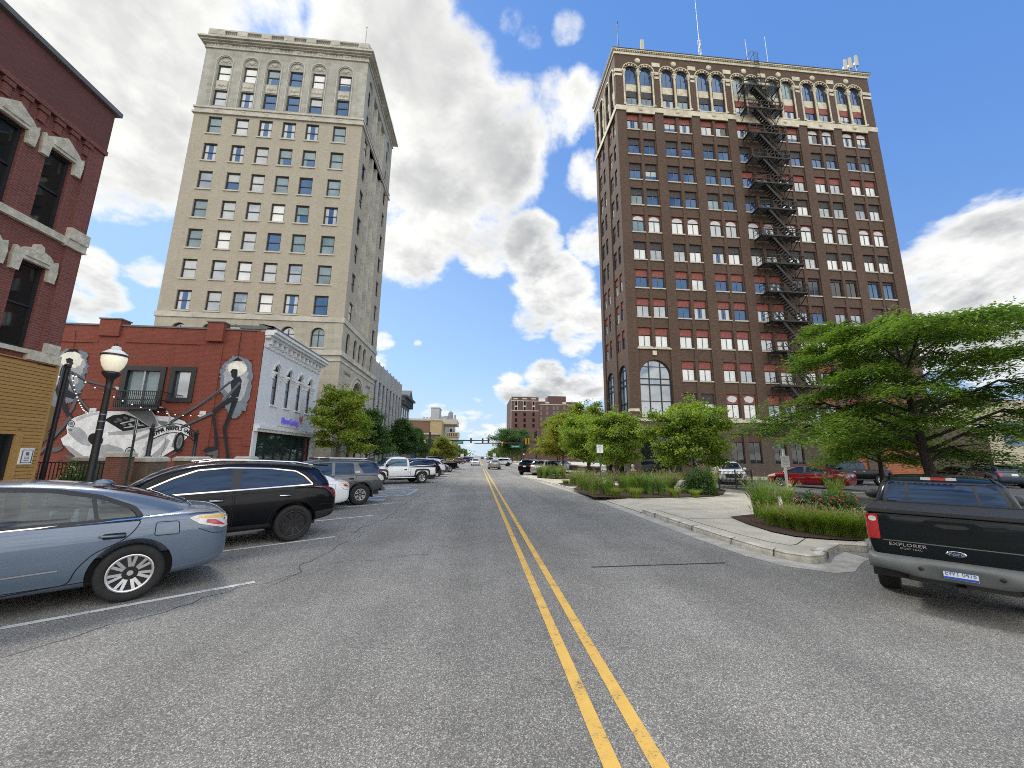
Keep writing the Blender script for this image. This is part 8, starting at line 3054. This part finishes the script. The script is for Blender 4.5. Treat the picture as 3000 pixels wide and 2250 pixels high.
LAMP_H = 4.45
def lamp_post():
 t = thing('street_lamp', '', 'street lamp')
 mb = MB()
 mb.lathe([(.19, 0), (.19, .10), (.15, .16), (.14, .55), (.10, .62), (.085, .7), (.075, 1.4), (.062, 3.35), (.075, 3.4), (.06, 3.45), (.075, 3.6), (.17, 3.72), (.18, 3.78), (.12, 3.80)], (0, 0, 0), 16)
 for z in (2.35, 2.55, 2.72):
  mb.lathe([(.074, z), (.076, z + .02)], (0, 0, 0), 12, 1)
 link('post', mb.mesh('post', [MT['black_iron'], MT['galv']]), t)
 mb = MB()
 mb.lathe([(.10, 3.80), (.14, 3.83), (.20, 3.93), (.235, 4.05), (.245, 4.16), (.235, 4.2)], (0, 0, 0), 20)
 link('globe', mb.mesh('globe', MT['globe']), t)
 mb = MB()
 mb.lathe([(.262, 4.185), (.265, 4.215), (.25, 4.235)], (0, 0, 0), 20, 1)
 mb.lathe([(.25, 4.235), (.22, 4.27), (.15, 4.33), (.1, 4.36), (.085, 4.43), (.03, 4.46)], (0, 0, 0), 20, 0)
 mb.lathe([(.022, 4.46), (.028, 4.49), (.0, 4.55)], (0, 0, 0), 8, 1)
 link('lamp_cap', mb.mesh('lamp_cap', [MT['white_metal'], MT['black_iron']]), t)
 return t
lp = lamp_post()
LX = -9.15
for i, (px, lab) in enumerate(((262, 'black post lamp with a cream acorn globe nearest the camera in front of the mural'), (1036, 'black post lamp between the two trees before the office block'), (1240, 'black post lamp by the left signal pole'), (1281, 'black post lamp behind the yellowing tree'))):
 o = lp if i == 0 else copy_tree(lp)
 o['label'] = lab
 o['group'] = 'black post lamps along the left pavement'
 py = 1405 if i == 0 else 1350
 o.location = (LX, on_x(px, py, LX).y, WALK)
a = on_x(366, 1426, -10.2)
t = thing('sign_post', 'thin steel post with a sign seen edge on beside the near lamp', 'sign', (-10.2, a.y, WALK))
top = on_x(408, 1225, -10.2)
mb = MB()
mb.bar((0, 0, 0), (0, 0, top.z - WALK), .05, .03)
mb.build('post', MT['green_metal'], t)
mb = MB()
mb.prism([(.02, -.03, top.z - WALK - .5), (-.2, .17, top.z - WALK - .5), (-.2, .17, top.z - WALK), (.02, -.03, top.z - WALK)], (.012, .012, 0))
mb.build('sign_panel', MT['galv'], t)
GX = -12.3
def pillar(label, px, mat, w=.86, zt=1.78, cap=True, X=GX):
 y = on_x(px, 1400, X).y
 t = thing('garden_pillar', label, 'pillar', (X, y, WALK))
 mb = MB()
 mb.box(X - w / 2, y - w / 2, WALK, X + w / 2, y + w / 2, zt - .15)
 mb.build('brick_shaft', MT[mat], t, world=True)
 mb = MB()
 mb.box(-w / 2 - .05, -w / 2 - .05, zt - .15 - WALK, w / 2 + .05, w / 2 + .05, zt - .03 - WALK)
 mb.cbox((0, 0, zt - WALK), (w + .06, w + .06, .06), 0, 0, .86)
 mb.build('stone_cap', MT['stone_cap'], t)
 return t, y
_, y1 = pillar('grey brown brick pillar carrying the left post of the name arch', 421, 'dark_pillar')
_, y2 = pillar('grey brown brick pillar carrying the right post of the name arch', 556, 'dark_pillar')
pillar('squat pale capped pillar by the corner of the white shop', 715, 'dark_pillar', .7)
pillar('grey brown brick pillar behind the near lamp post', 270, 'dark_pillar', .8, X=-14.6)
t, yr = pillar('narrow red brick pillar at the end of the iron railing', 342, 'pillar_red', .5, 1.95, True, -12.2)
for nm, px, y in (('left', 446, y1), ('right', 572, y2)):
 ztop = on_x(px, 1240 if nm == 'left' else 1257, GX).z
 t = thing('iron_post', 'black iron post with a ball finial on the %s gate pillar' % nm, 'post', (GX, y, 1.78))
 h = ztop - 1.78
 mb = MB()
 mb.lathe([(.12, 0), (.12, .04), (.075, .08), (.07, h * .8), (.095, h * .82), (.095, h * .86)], (0, 0, 0), 12)
 mb.build('post', MT['black_iron'], t)
 mb = MB()
 mb.lathe([(.05, h * .86), (.05, h * .9), (.06, h * .94), (.02, h)], (0, 0, 0), 12)
 mb.build('finial', MT['black_iron'], t)
ar = thing('name_arch', 'curved black iron arch with the garden name in cut letters', 'sign', (GX, (y1 + y2) / 2, 3.0))
yc = (y1 + y2) / 2
half = (y2 - y1) / 2
zb0 = on_x(475, 1283, GX).z - .12
rise = .36
NP = 22
def arc(t, dz):
 return (GX, yc + half * t, zb0 + dz + rise * (1 - t * t))
mb = MB()
for dz in (.0, .36):
 P = [arc(-1 + 2 * k / NP, dz) for k in range(NP + 1)]
 for p, q in zip(P, P[1:]):
  mb.bar(p, q, .035)
mb.build('arch_frame', MT['black_iron'], ar, world=True)
word = 'EMMA NICHOLS GARDEN'
for i, chx in enumerate(word):
 if chx == ' ':
  continue
 t_ = -.88 + 1.76 * i / (len(word) - 1)
 p = arc(t_, .18)
 slope = math.atan2(-2 * rise * t_, half)
 o = text_part('letter', chx, .26, MT['black_iron'], ar, Vector(p) - ar.location, (0, 0, 0), .012, 1, .8)
 o.rotation_euler = (Matrix.Rotation(R(90), 3, 'Z') @ Matrix.Rotation(R(90), 3, 'X') @ Matrix.Rotation(slope, 3, 'Z')).to_euler()
FYR = yr
rail = thing('iron_railing', 'black iron railing between the cedar clad shop and the red pillar', 'fence', (-14.5, FYR, WALK))
mb = MB()
xa, xb = -18.5, -12.46
for z in (.25, 1.56):
 mb.bar((xa, FYR, z + WALK - .1), (xb, FYR, z + WALK - .1), .035)
mb.build('rails', MT['black_iron'], rail, world=True)
mb = MB()
n = int((xb - xa) / .115)
for k in range(n + 1):
 x = xa + (xb - xa) * k / n
 mb.bar((x, FYR, WALK), (x, FYR, 1.59), .018)
mb.build('railing_bars', MT['black_iron'], rail, world=True)
p0 = on_y(134, 1352, 15.2)
pt = on_y(209, 1078, 15.2)
fp = thing('light_pole', 'tall black pole with a ball top holding the string lights', 'pole', (p0.x, 15.2, WALK))
mb = MB()
mb.tube([(0, 0, 0), (0, 0, pt.z - WALK)], [.085, .07], 12)
mb.build('pole', MT['black_iron'], fp)
mb = MB()
mb.sphere((0, 0, pt.z - WALK + .06), .11, 10)
mb.build('ball_finial', MT['black_iron'], fp)
bulb_me = None
for lab, pts, ya, yb in (('string of white bulbs sagging from the black pole to the right wall box', [(690, 350), (825, 370), (925, 433), (1027, 492), (1130, 545), (1232, 593), (1327, 636), (1428, 674), (1522, 706), (1618, 733), (1710, 755), (1805, 773), (1893, 786), (1978, 795), (2062, 797), (2143, 797), (2190, 785)], 15.2, 22.4),
                         ('string of white bulbs dropping steeply from the pole to the left wall box', [(775, 320), (790, 365), (793, 415), (800, 467), (807, 515), (822, 557), (833, 595), (848, 630), (862, 660), (875, 687), (885, 708), (897, 727), (910, 743), (930, 757), (947, 768), (1000, 758)], 15.2, 22.4),
                         ('short string of white bulbs running left from the pole', [(700, 345), (635, 375), (575, 413), (500, 455)], 15.2, 16.0)):
 t = thing('string_lights', lab, 'string lights', (-18, 18, 3.5))
 P = []
 for i, (u, v) in enumerate(pts):
  f = i / (len(pts) - 1)
  P.append(MM(u, v, ya + (yb - ya) * f))
 mb = MB()
 mb.tube(P, .009, 4)
 mb.build('cord', MT['black_iron'], t, world=True)
 if bulb_me is None:
  bm_ = MB()
  bm_.sphere((0, 0, -.03), .026, 8)
  bulb_me = bm_.mesh('bulb', MT['bulb'])
 for p in P[1:-1]:
  link('bulb', bulb_me, t, p - t.location)
def bench(label, x, y, rz, group=None, w=1.8):
 t = thing('bench', label, 'bench', (x, y, WALK), rz, group)
 mb = MB()
 for k in range(5):
  mb.box(-w / 2, -.22 + k * .1, .43, w / 2, -.15 + k * .1, .455)
 mb.build('seat', MT['black_iron'], t)
 mb = MB()
 n = int(w / .075)
 for k in range(n + 1):
  xx = -w / 2 + w * k / n
  mb.bar((xx, .24, .46), (xx, .32, .86), .03, .012)
 mb.bar((-w / 2, .32, .87), (w / 2, .32, .87), .04)
 mb.bar((-w / 2, .25, .50), (w / 2, .25, .50), .04)
 mb.build('backrest', MT['black_iron'], t)
 for s in (-1, 1):
  mb = MB()
  xx = s * (w / 2 - .03)
  mb.tube([(xx, -.26, 0), (xx, -.24, .3), (xx, -.2, .44), (xx, -.24, .62), (xx, -.1, .66), (xx, .28, .64)], .022, 6)
  mb.tube([(xx, .34, 0), (xx, .24, .3), (xx, .24, .46), (xx, .33, .88)], .022, 6)
  mb.build('side_frame', MT['black_iron'], t)
 return t
b1 = on_z(*ZK(1040, 575), WALK)
bench('black iron bench with the seated person, its back to the street', b1.x + .35, b1.y + .35, R(185), None, 2.3)
b2 = on_z(*ZK(800, 530), WALK)
bench('black iron bench partly hidden by the sign post', b2.x, b2.y + 2.2, R(175), None, 1.9)
bl_ = on_x(440, 1400, -10.4)
bench('dark iron bench half hidden behind the glossy black SUV', -10.6, bl_.y + .6, R(-90), None, 1.7)
def skin_figure(name, joints, edges, radii, mat, parent, lv=2):
 me = bpy.data.meshes.new(name)
 me.from_pydata(joints, edges, [])
 o = temp(me)
 o.modifiers.new('skin', 'SKIN')
 for i, r in enumerate(radii):
  v = me.skin_vertices[0].data[i]
  v.radius = r if hasattr(r, '__len__') else (r, r)
  v.use_root = (i == 0)
 md = o.modifiers.new('s', 'SUBSURF')
 md.levels = md.render_levels = lv
 m = to_mesh(o)
 drop(o)
 for p in m.polygons:
  p.use_smooth = True
 m.materials.clear()
 m.materials.append(mat)
 return link(name, m, parent)
pe = thing('person', 'grey haired person in a maroon top sitting on the bench', 'person', (b1.x + .62, b1.y + .30, WALK), R(5))
J = [(0, 0, .54), (0, .02, .80), (0, .03, 1.02), (0, .05, 1.12), (0, .09, 1.22), (0, .10, 1.33),
     (-.19, .02, 1.0), (-.25, .08, .76), (-.18, .30, .64), (.19, .02, 1.0), (.25, .08, .76), (.18, .30, .64),
     (-.10, .04, .53), (-.11, .42, .50), (-.11, .46, .08), (-.11, .58, .04), (.10, .04, .53), (.11, .42, .50), (.11, .46, .08), (.11, .58, .04)]
Ed = [(0, 1), (1, 2), (2, 3), (3, 4), (4, 5), (2, 6), (6, 7), (7, 8), (2, 9), (9, 10), (10, 11), (0, 12), (12, 13), (13, 14), (14, 15), (0, 16), (16, 17), (17, 18), (18, 19)]
Rd = [(.17, .13), (.155, .12), (.15, .10), .055, .085, .09, .07, .045, .03, .07, .045, .03, .095, .07, .045, .04, .095, .07, .045, .04]
skin_figure('body', J, Ed, Rd, MT['skin'], pe)
skin_figure('shirt', [(0, 0, .56), (0, .02, .80), (0, .03, 1.03), (-.20, .02, 1.0), (-.255, .07, .80), (.20, .02, 1.0), (.255, .07, .80)], [(0, 1), (1, 2), (2, 3), (3, 4), (2, 5), (5, 6)], [(.185, .145), (.17, .135), (.16, .11), .085, .065, .085, .065], MT['shirt'], pe)
skin_figure('trousers', [(0, .02, .53), (-.10, .08, .53), (-.11, .42, .50), (-.11, .46, .12), (.10, .08, .53), (.11, .42, .50), (.11, .46, .12)], [(0, 1), (1, 2), (2, 3), (0, 4), (4, 5), (5, 6)], [(.17, .12), .105, .085, .06, .105, .085, .06], MT['denim'], pe)
mb = MB()
mb.sphere((0, .085, 1.31), .112, 14, 0, (.92, 1.0, 1.0))
mb.sphere((0, .05, 1.25), .085, 12, 0, (1.05, .85, 1.0))
link('hair', mb.mesh('hair', MT['hair_grey']), pe)
for s in (-1, 1):
 for k in range(5):
  ang = (-.3 + .15 * k)
  b = Vector((s * .17, .31, .63))
  d = Vector((-s * .25 + s * .1 * ang, .75, -.28 - .1 * abs(k - 2)))
  if k == 4:
   d = Vector((-s * .8, .35, .1))
  L = (.075, .085, .08, .065, .055)[k]
  mb = MB()
  q = b + Vector((s * .015 * (k - 1.5), .02, 0))
  mb.tube([q, q + d.normalized() * L * .6, q + d.normalized() * L + Vector((0, 0, -.012))], [.009, .0085, .006], 6)
  link('finger', mb.mesh('finger', MT['skin']), pe)
p = on_z(1761, 1445, bz)
zt = on_y(1755, 1303, p.y).z
zb = on_y(1755, 1327, p.y).z
t = thing('parking_sign', 'white no parking sign on a dark green post in the planting bed', 'sign', (p.x, p.y, bz))
mb = MB()
mb.bar((0, 0, 0), (0, 0, zt - bz), .05, .03)
mb.build('post', MT['green_metal'], t)
mb = MB()
h, zc = zt - zb, (zt + zb) / 2 - bz
mb.box(-.17, -.035, zc - h / 2, .17, -.022, zc + h / 2)
sp_ = mb.build('sign_panel', MT['sign_white'], t)
ink = plain('sign_ink', (.12, .12, .14), .6, var=0)
for k, (tx, sz) in enumerate((('NO', .105), ('PARKING', .07), ('ANY', .06), ('TIME', .06))):
 text_part('lettering', tx, sz, ink, t, (0, -.037, zc + h * .32 - k * h * .2), (R(90), 0, 0), .001)
p = on_z(2309, 1446, .10)
t = thing('lot_sign', 'white notice on a white square post beside the traffic cone', 'sign', (p.x, p.y, .10))
zt, z1, z0 = on_y(2290, 1316, p.y).z, on_y(2292, 1335, p.y).z, on_y(2297, 1369, p.y).z
mb = MB()
mb.bar((0, 0, 0), (0, 0, zt - .1), .10)
mb.build('post', MT['white_metal'], t)
mb = MB()
mb.box(-.25, -.075, z0 - .1, .25, -.055, z1 - .1)
mb.build('sign_panel', MT['sign_white'], t)
mb = MB()
for k in range(6):
 z = z1 - .1 - (z1 - z0) * (.14 + .12 * k)
 mb.box(-.16 + .02 * (k % 2), -.078, z - .018, .17 - .03 * (k % 3), -.0755, z + .018)
mb.build('faded_lines', plain('faded_print', (.42, .46, .5), .6, var=.1), t)
p = on_z(2318, 1449, .10)
t = thing('traffic_cone', 'orange traffic cone with white bands beside the white sign post', 'traffic cone', (p.x, p.y, .10))
mb = MB()
mb.box(-.19, -.19, 0, .19, .19, .04)
mb.build('base', MT['orange'], t)
mb = MB()
mb.lathe([(.15, .04), (.122, .2)], (0, 0, 0), 16, 0)
mb.lathe([(.1225, .2), (.096, .36)], (0, 0, 0), 16, 1)
mb.lathe([(.0955, .36), (.08, .46)], (0, 0, 0), 16, 0)
mb.lathe([(.0805, .46), (.062, .57)], (0, 0, 0), 16, 1)
mb.lathe([(.0615, .57), (.035, .74), (.02, .74)], (0, 0, 0), 16, 0)
mb.build('cone_body', [MT['orange'], MT['sign_white']], t)
fa_, fb_ = on_z(2108, 1432, WALK), on_z(2206, 1430, WALK)
t = thing('iron_fence', 'low black iron fence panel in front of the white SUV', 'fence', ((fa_.x + fb_.x) / 2, (fa_.y + fb_.y) / 2, WALK))
mb = MB()
for z in (.12, .88, 1.02):
 mb.bar((fa_.x, fa_.y, WALK + z), (fb_.x, fb_.y, WALK + z), .03)
mb.build('rails', MT['black_iron'], t, world=True)
mb = MB()
for k in range(27):
 q = fa_.lerp(fb_, k / 26)
 mb.bar((q.x, q.y, WALK), (q.x, q.y, WALK + (1.08 if k % 13 else 1.15)), .018 if k % 13 else .06)
mb.build('fence_bars', MT['black_iron'], t, world=True)
wa, wb_ = on_z(1668, 1376, WALK), on_z(1752, 1386, WALK)
t = thing('garden_wall', 'low tan brick wall with white coping under the street trees', 'wall', (wa.x, wa.y, WALK))
d = (wb_ - wa).normalized()
nv = Vector((-d.y, d.x, 0))
hz_ = on_y(1668, 1361, wa.y).z - WALK
mb = MB()
mb.prism([wa, wb_, wb_ + nv * .3, wa + nv * .3], (0, 0, hz_ - .14))
mb.build('brick_face', MT['dark_pillar'], t, world=True)
mb = MB()
o_ = Vector((0, 0, hz_ - .14))
mb.prism([wa + o_ - nv * .06, wb_ + o_ - nv * .06, wb_ + o_ + nv * .36, wa + o_ + nv * .36], (0, 0, .14))
mb.build('coping', MT['stone_cap'], t, world=True)
def signal_head(parent, p, rz, lit=None, body='black_iron', back=False):
 mb = MB()
 mb.box(-.17, -.12, -.5, .17, .12, .5)
 o = link('signal_head', mb.mesh('signal_head', MT[body]), parent, p)
 o.rotation_euler = (0, 0, rz)
 for k, z in enumerate((.33, 0, -.33)):
  lb = MB()
  lb.lathe([(.11, -.128), (.0, -.13)], (0, 0, z), 14, axis='y', cap=False)
  m = MT['sig_red'] if (lit == 'red' and k == 0) else MT['win_black']
  link('lens', lb.mesh('lens', m), o)
 vb_ = MB()
 for z in (.33, 0, -.33):
  pts = [(.135 * math.cos(t), .135 * math.sin(t) + z) for t in [PI * (k / 8) for k in range(9)]]
  for a, b in zip(pts, pts[1:]):
   vb_.poly([(a[0], -.12, a[1]), (b[0], -.12, b[1]), (b[0], -.30, b[1]), (a[0], -.30, a[1])])
 link('visor', vb_.mesh('visor', MT['black_iron']), o)
def mast(name_label, px, Y, arm_px, arm_py, heads, sign_px=None, sign_py=None, top_py=None, lit='red', body='black_iron'):
 q = on_y(px, 1345, Y)
 base = thing('traffic_signal', name_label, 'traffic signal', (q.x, Y, 0))
 za = on_y(arm_px, arm_py, Y).z
 xa_ = on_y(arm_px, arm_py, Y).x - q.x
 zt_ = on_y(px, top_py, Y).z
 mb = MB()
 mb.tube([(0, 0, 0), (0, 0, zt_)], [.26, .19], 12)
 mb.lathe([(.4, 0), (.38, .5), (.27, .6)], (0, 0, 0), 12)
 mb.build('pole', MT['black_iron'], base)
 mb = MB()
 zr = on_y(px, arm_py, Y).z
 mb.tube([(0, -.2, zr), (xa_ * .5, -.2, (za + zr) / 2 + .05), (xa_, -.2, za)], [.17, .13, .09], 10)
 mb.box(-.3, -.32, zr - .35, .3, .1, zr + .35)
 mb.build('mast_arm', MT['black_iron'], base)
 for hp_, hb in heads:
  hx = on_y(hp_, arm_py, Y).x - q.x
  signal_head(base, (hx, -.45, za - .05), 0 if hb else PI, lit if hb else None, body if hb else 'black_iron')
 if sign_px:
  s = on_y(sign_px, sign_py, Y)
  mb = MB()
  mb.box(s.x - q.x - 1.15, -.36, s.z - .29, s.x - q.x + 1.15, -.31, s.z + .29)
  for k in (-.9, .9):
   mb.bar((s.x - q.x + k, -.33, s.z + .29), (s.x - q.x + k, -.25, za), .05)
  mb.build('street_sign', MT['sign_green'], base)
  text_part('street_name', 'Jackson', .46, MT['sign_white'], base, (s.x - q.x, -.365, s.z), (R(90), 0, 0), .002, 1.05, 1.1)
 return base
mast('black signal mast on the left corner with its long arm over the street', 1256, 80.6, 1434, 1291, [(1380, False), (1414, False), (1431, False)], 1341, 1297, 1266)
mast('black signal mast on the right corner with two lit red signals on its arm', 1528, 90, 1390, 1299, [(1444, True), (1471, True)], 1510, 1308, 1284, 'red', 'sig_yellow')
q = on_y(1571, 1350, 66)
t = thing('traffic_signal', 'signal pole among the right hand trees with yellow signal heads', 'traffic signal', (q.x, 66, WALK))
zt = on_y(1567, 1265, 66).z
mb = MB()
mb.tube([(0, 0, 0), (0, 0, zt)], [.16, .12], 10)
mb.tube([(0, 0, zt - 2.0), (-1.6, -.4, zt - 1.75)], .07, 8)
mb.build('pole', MT['black_iron'], t)
signal_head(t, (-.25, -.3, zt - .7), PI)
signal_head(t, (-1.75, -.4, zt - 1.75), R(60), None, 'sig_yellow')
signal_head(t, (-1.45, -.5, zt - 1.75), R(-60), None, 'sig_yellow')
q = on_y(1534, 1331, 80)
t = thing('pedestrian_signal', 'small black pedestrian signal showing a red hand on the right corner', 'pedestrian signal', (q.x, 80, 0))
mb = MB()
mb.tube([(0, 0, 0), (0, 0, q.z + .3)], .07, 8)
mb.build('post', MT['black_iron'], t)
mb = MB()
mb.box(-.25, -.2, q.z - .25, .25, .1, q.z + .25)
mb.box(-.12, -.205, q.z - .12, .12, -.2, q.z + .12, 1)
mb.build('signal_box', [MT['black_iron'], MT['sig_red']], t)
for px, py, Y, lab in ((1354, 1334, 88, 'white sign board on the left pavement beyond the crossing'), (1448, 1333, 95, 'white sign board on the right pavement beyond the crossing')):
 q = on_y(px, py, Y)
 t = thing('road_sign', lab, 'sign', (q.x, Y, 0))
 mb = MB()
 mb.tube([(0, 0, 0), (0, 0, q.z)], .04, 6)
 mb.build('post', MT['galv'], t)
 mb = MB()
 mb.box(-.35, -.05, q.z - .35, .35, -.03, q.z + .35)
 mb.build('sign_panel', MT['sign_white'], t)
t = thing('rear_building', 'cream rendered low building behind the locust tree', 'building', (58, 44, 0))
mb = MB()
mb.box(52.7, 44, 0, 95, 60, 9.5)
mb.build('wall', plain('cream_render', (.42, .38, .29), .85, var=.12, scale=.5), t, world=True)
mb = MB()
mb.box(52.5, 43.8, 9.5, 95, 60, 9.9)
mb.build('parapet', MT['stone_cap'], t, world=True)
simple_windows(t, ('y', 44), [(55 + 6 * k, 58 + 6 * k, 4, 7) for k in range(5)], 'win_dark')
q = on_y(2770, 1366, 40)
t = thing('red_sign', 'small red and white sign low behind the locust tree', 'sign', (q.x, 40, 0))
mb = MB()
mb.box(-1.0, -.06, q.z - .5, 1.0, .06, q.z + .5)
mb.build('sign_panel', plain('sign_red', (.5, .03, .03), .5, var=.05), t)
mb = MB()
mb.box(-1.0, -.07, q.z - .72, 1.0, -.0, q.z - .52)
for x in (-.9, .9):
 mb.bar((x, 0, 0), (x, 0, q.z), .08)
mb.build('post', MT['white_metal'], t)
bpy.context.view_layer.update()
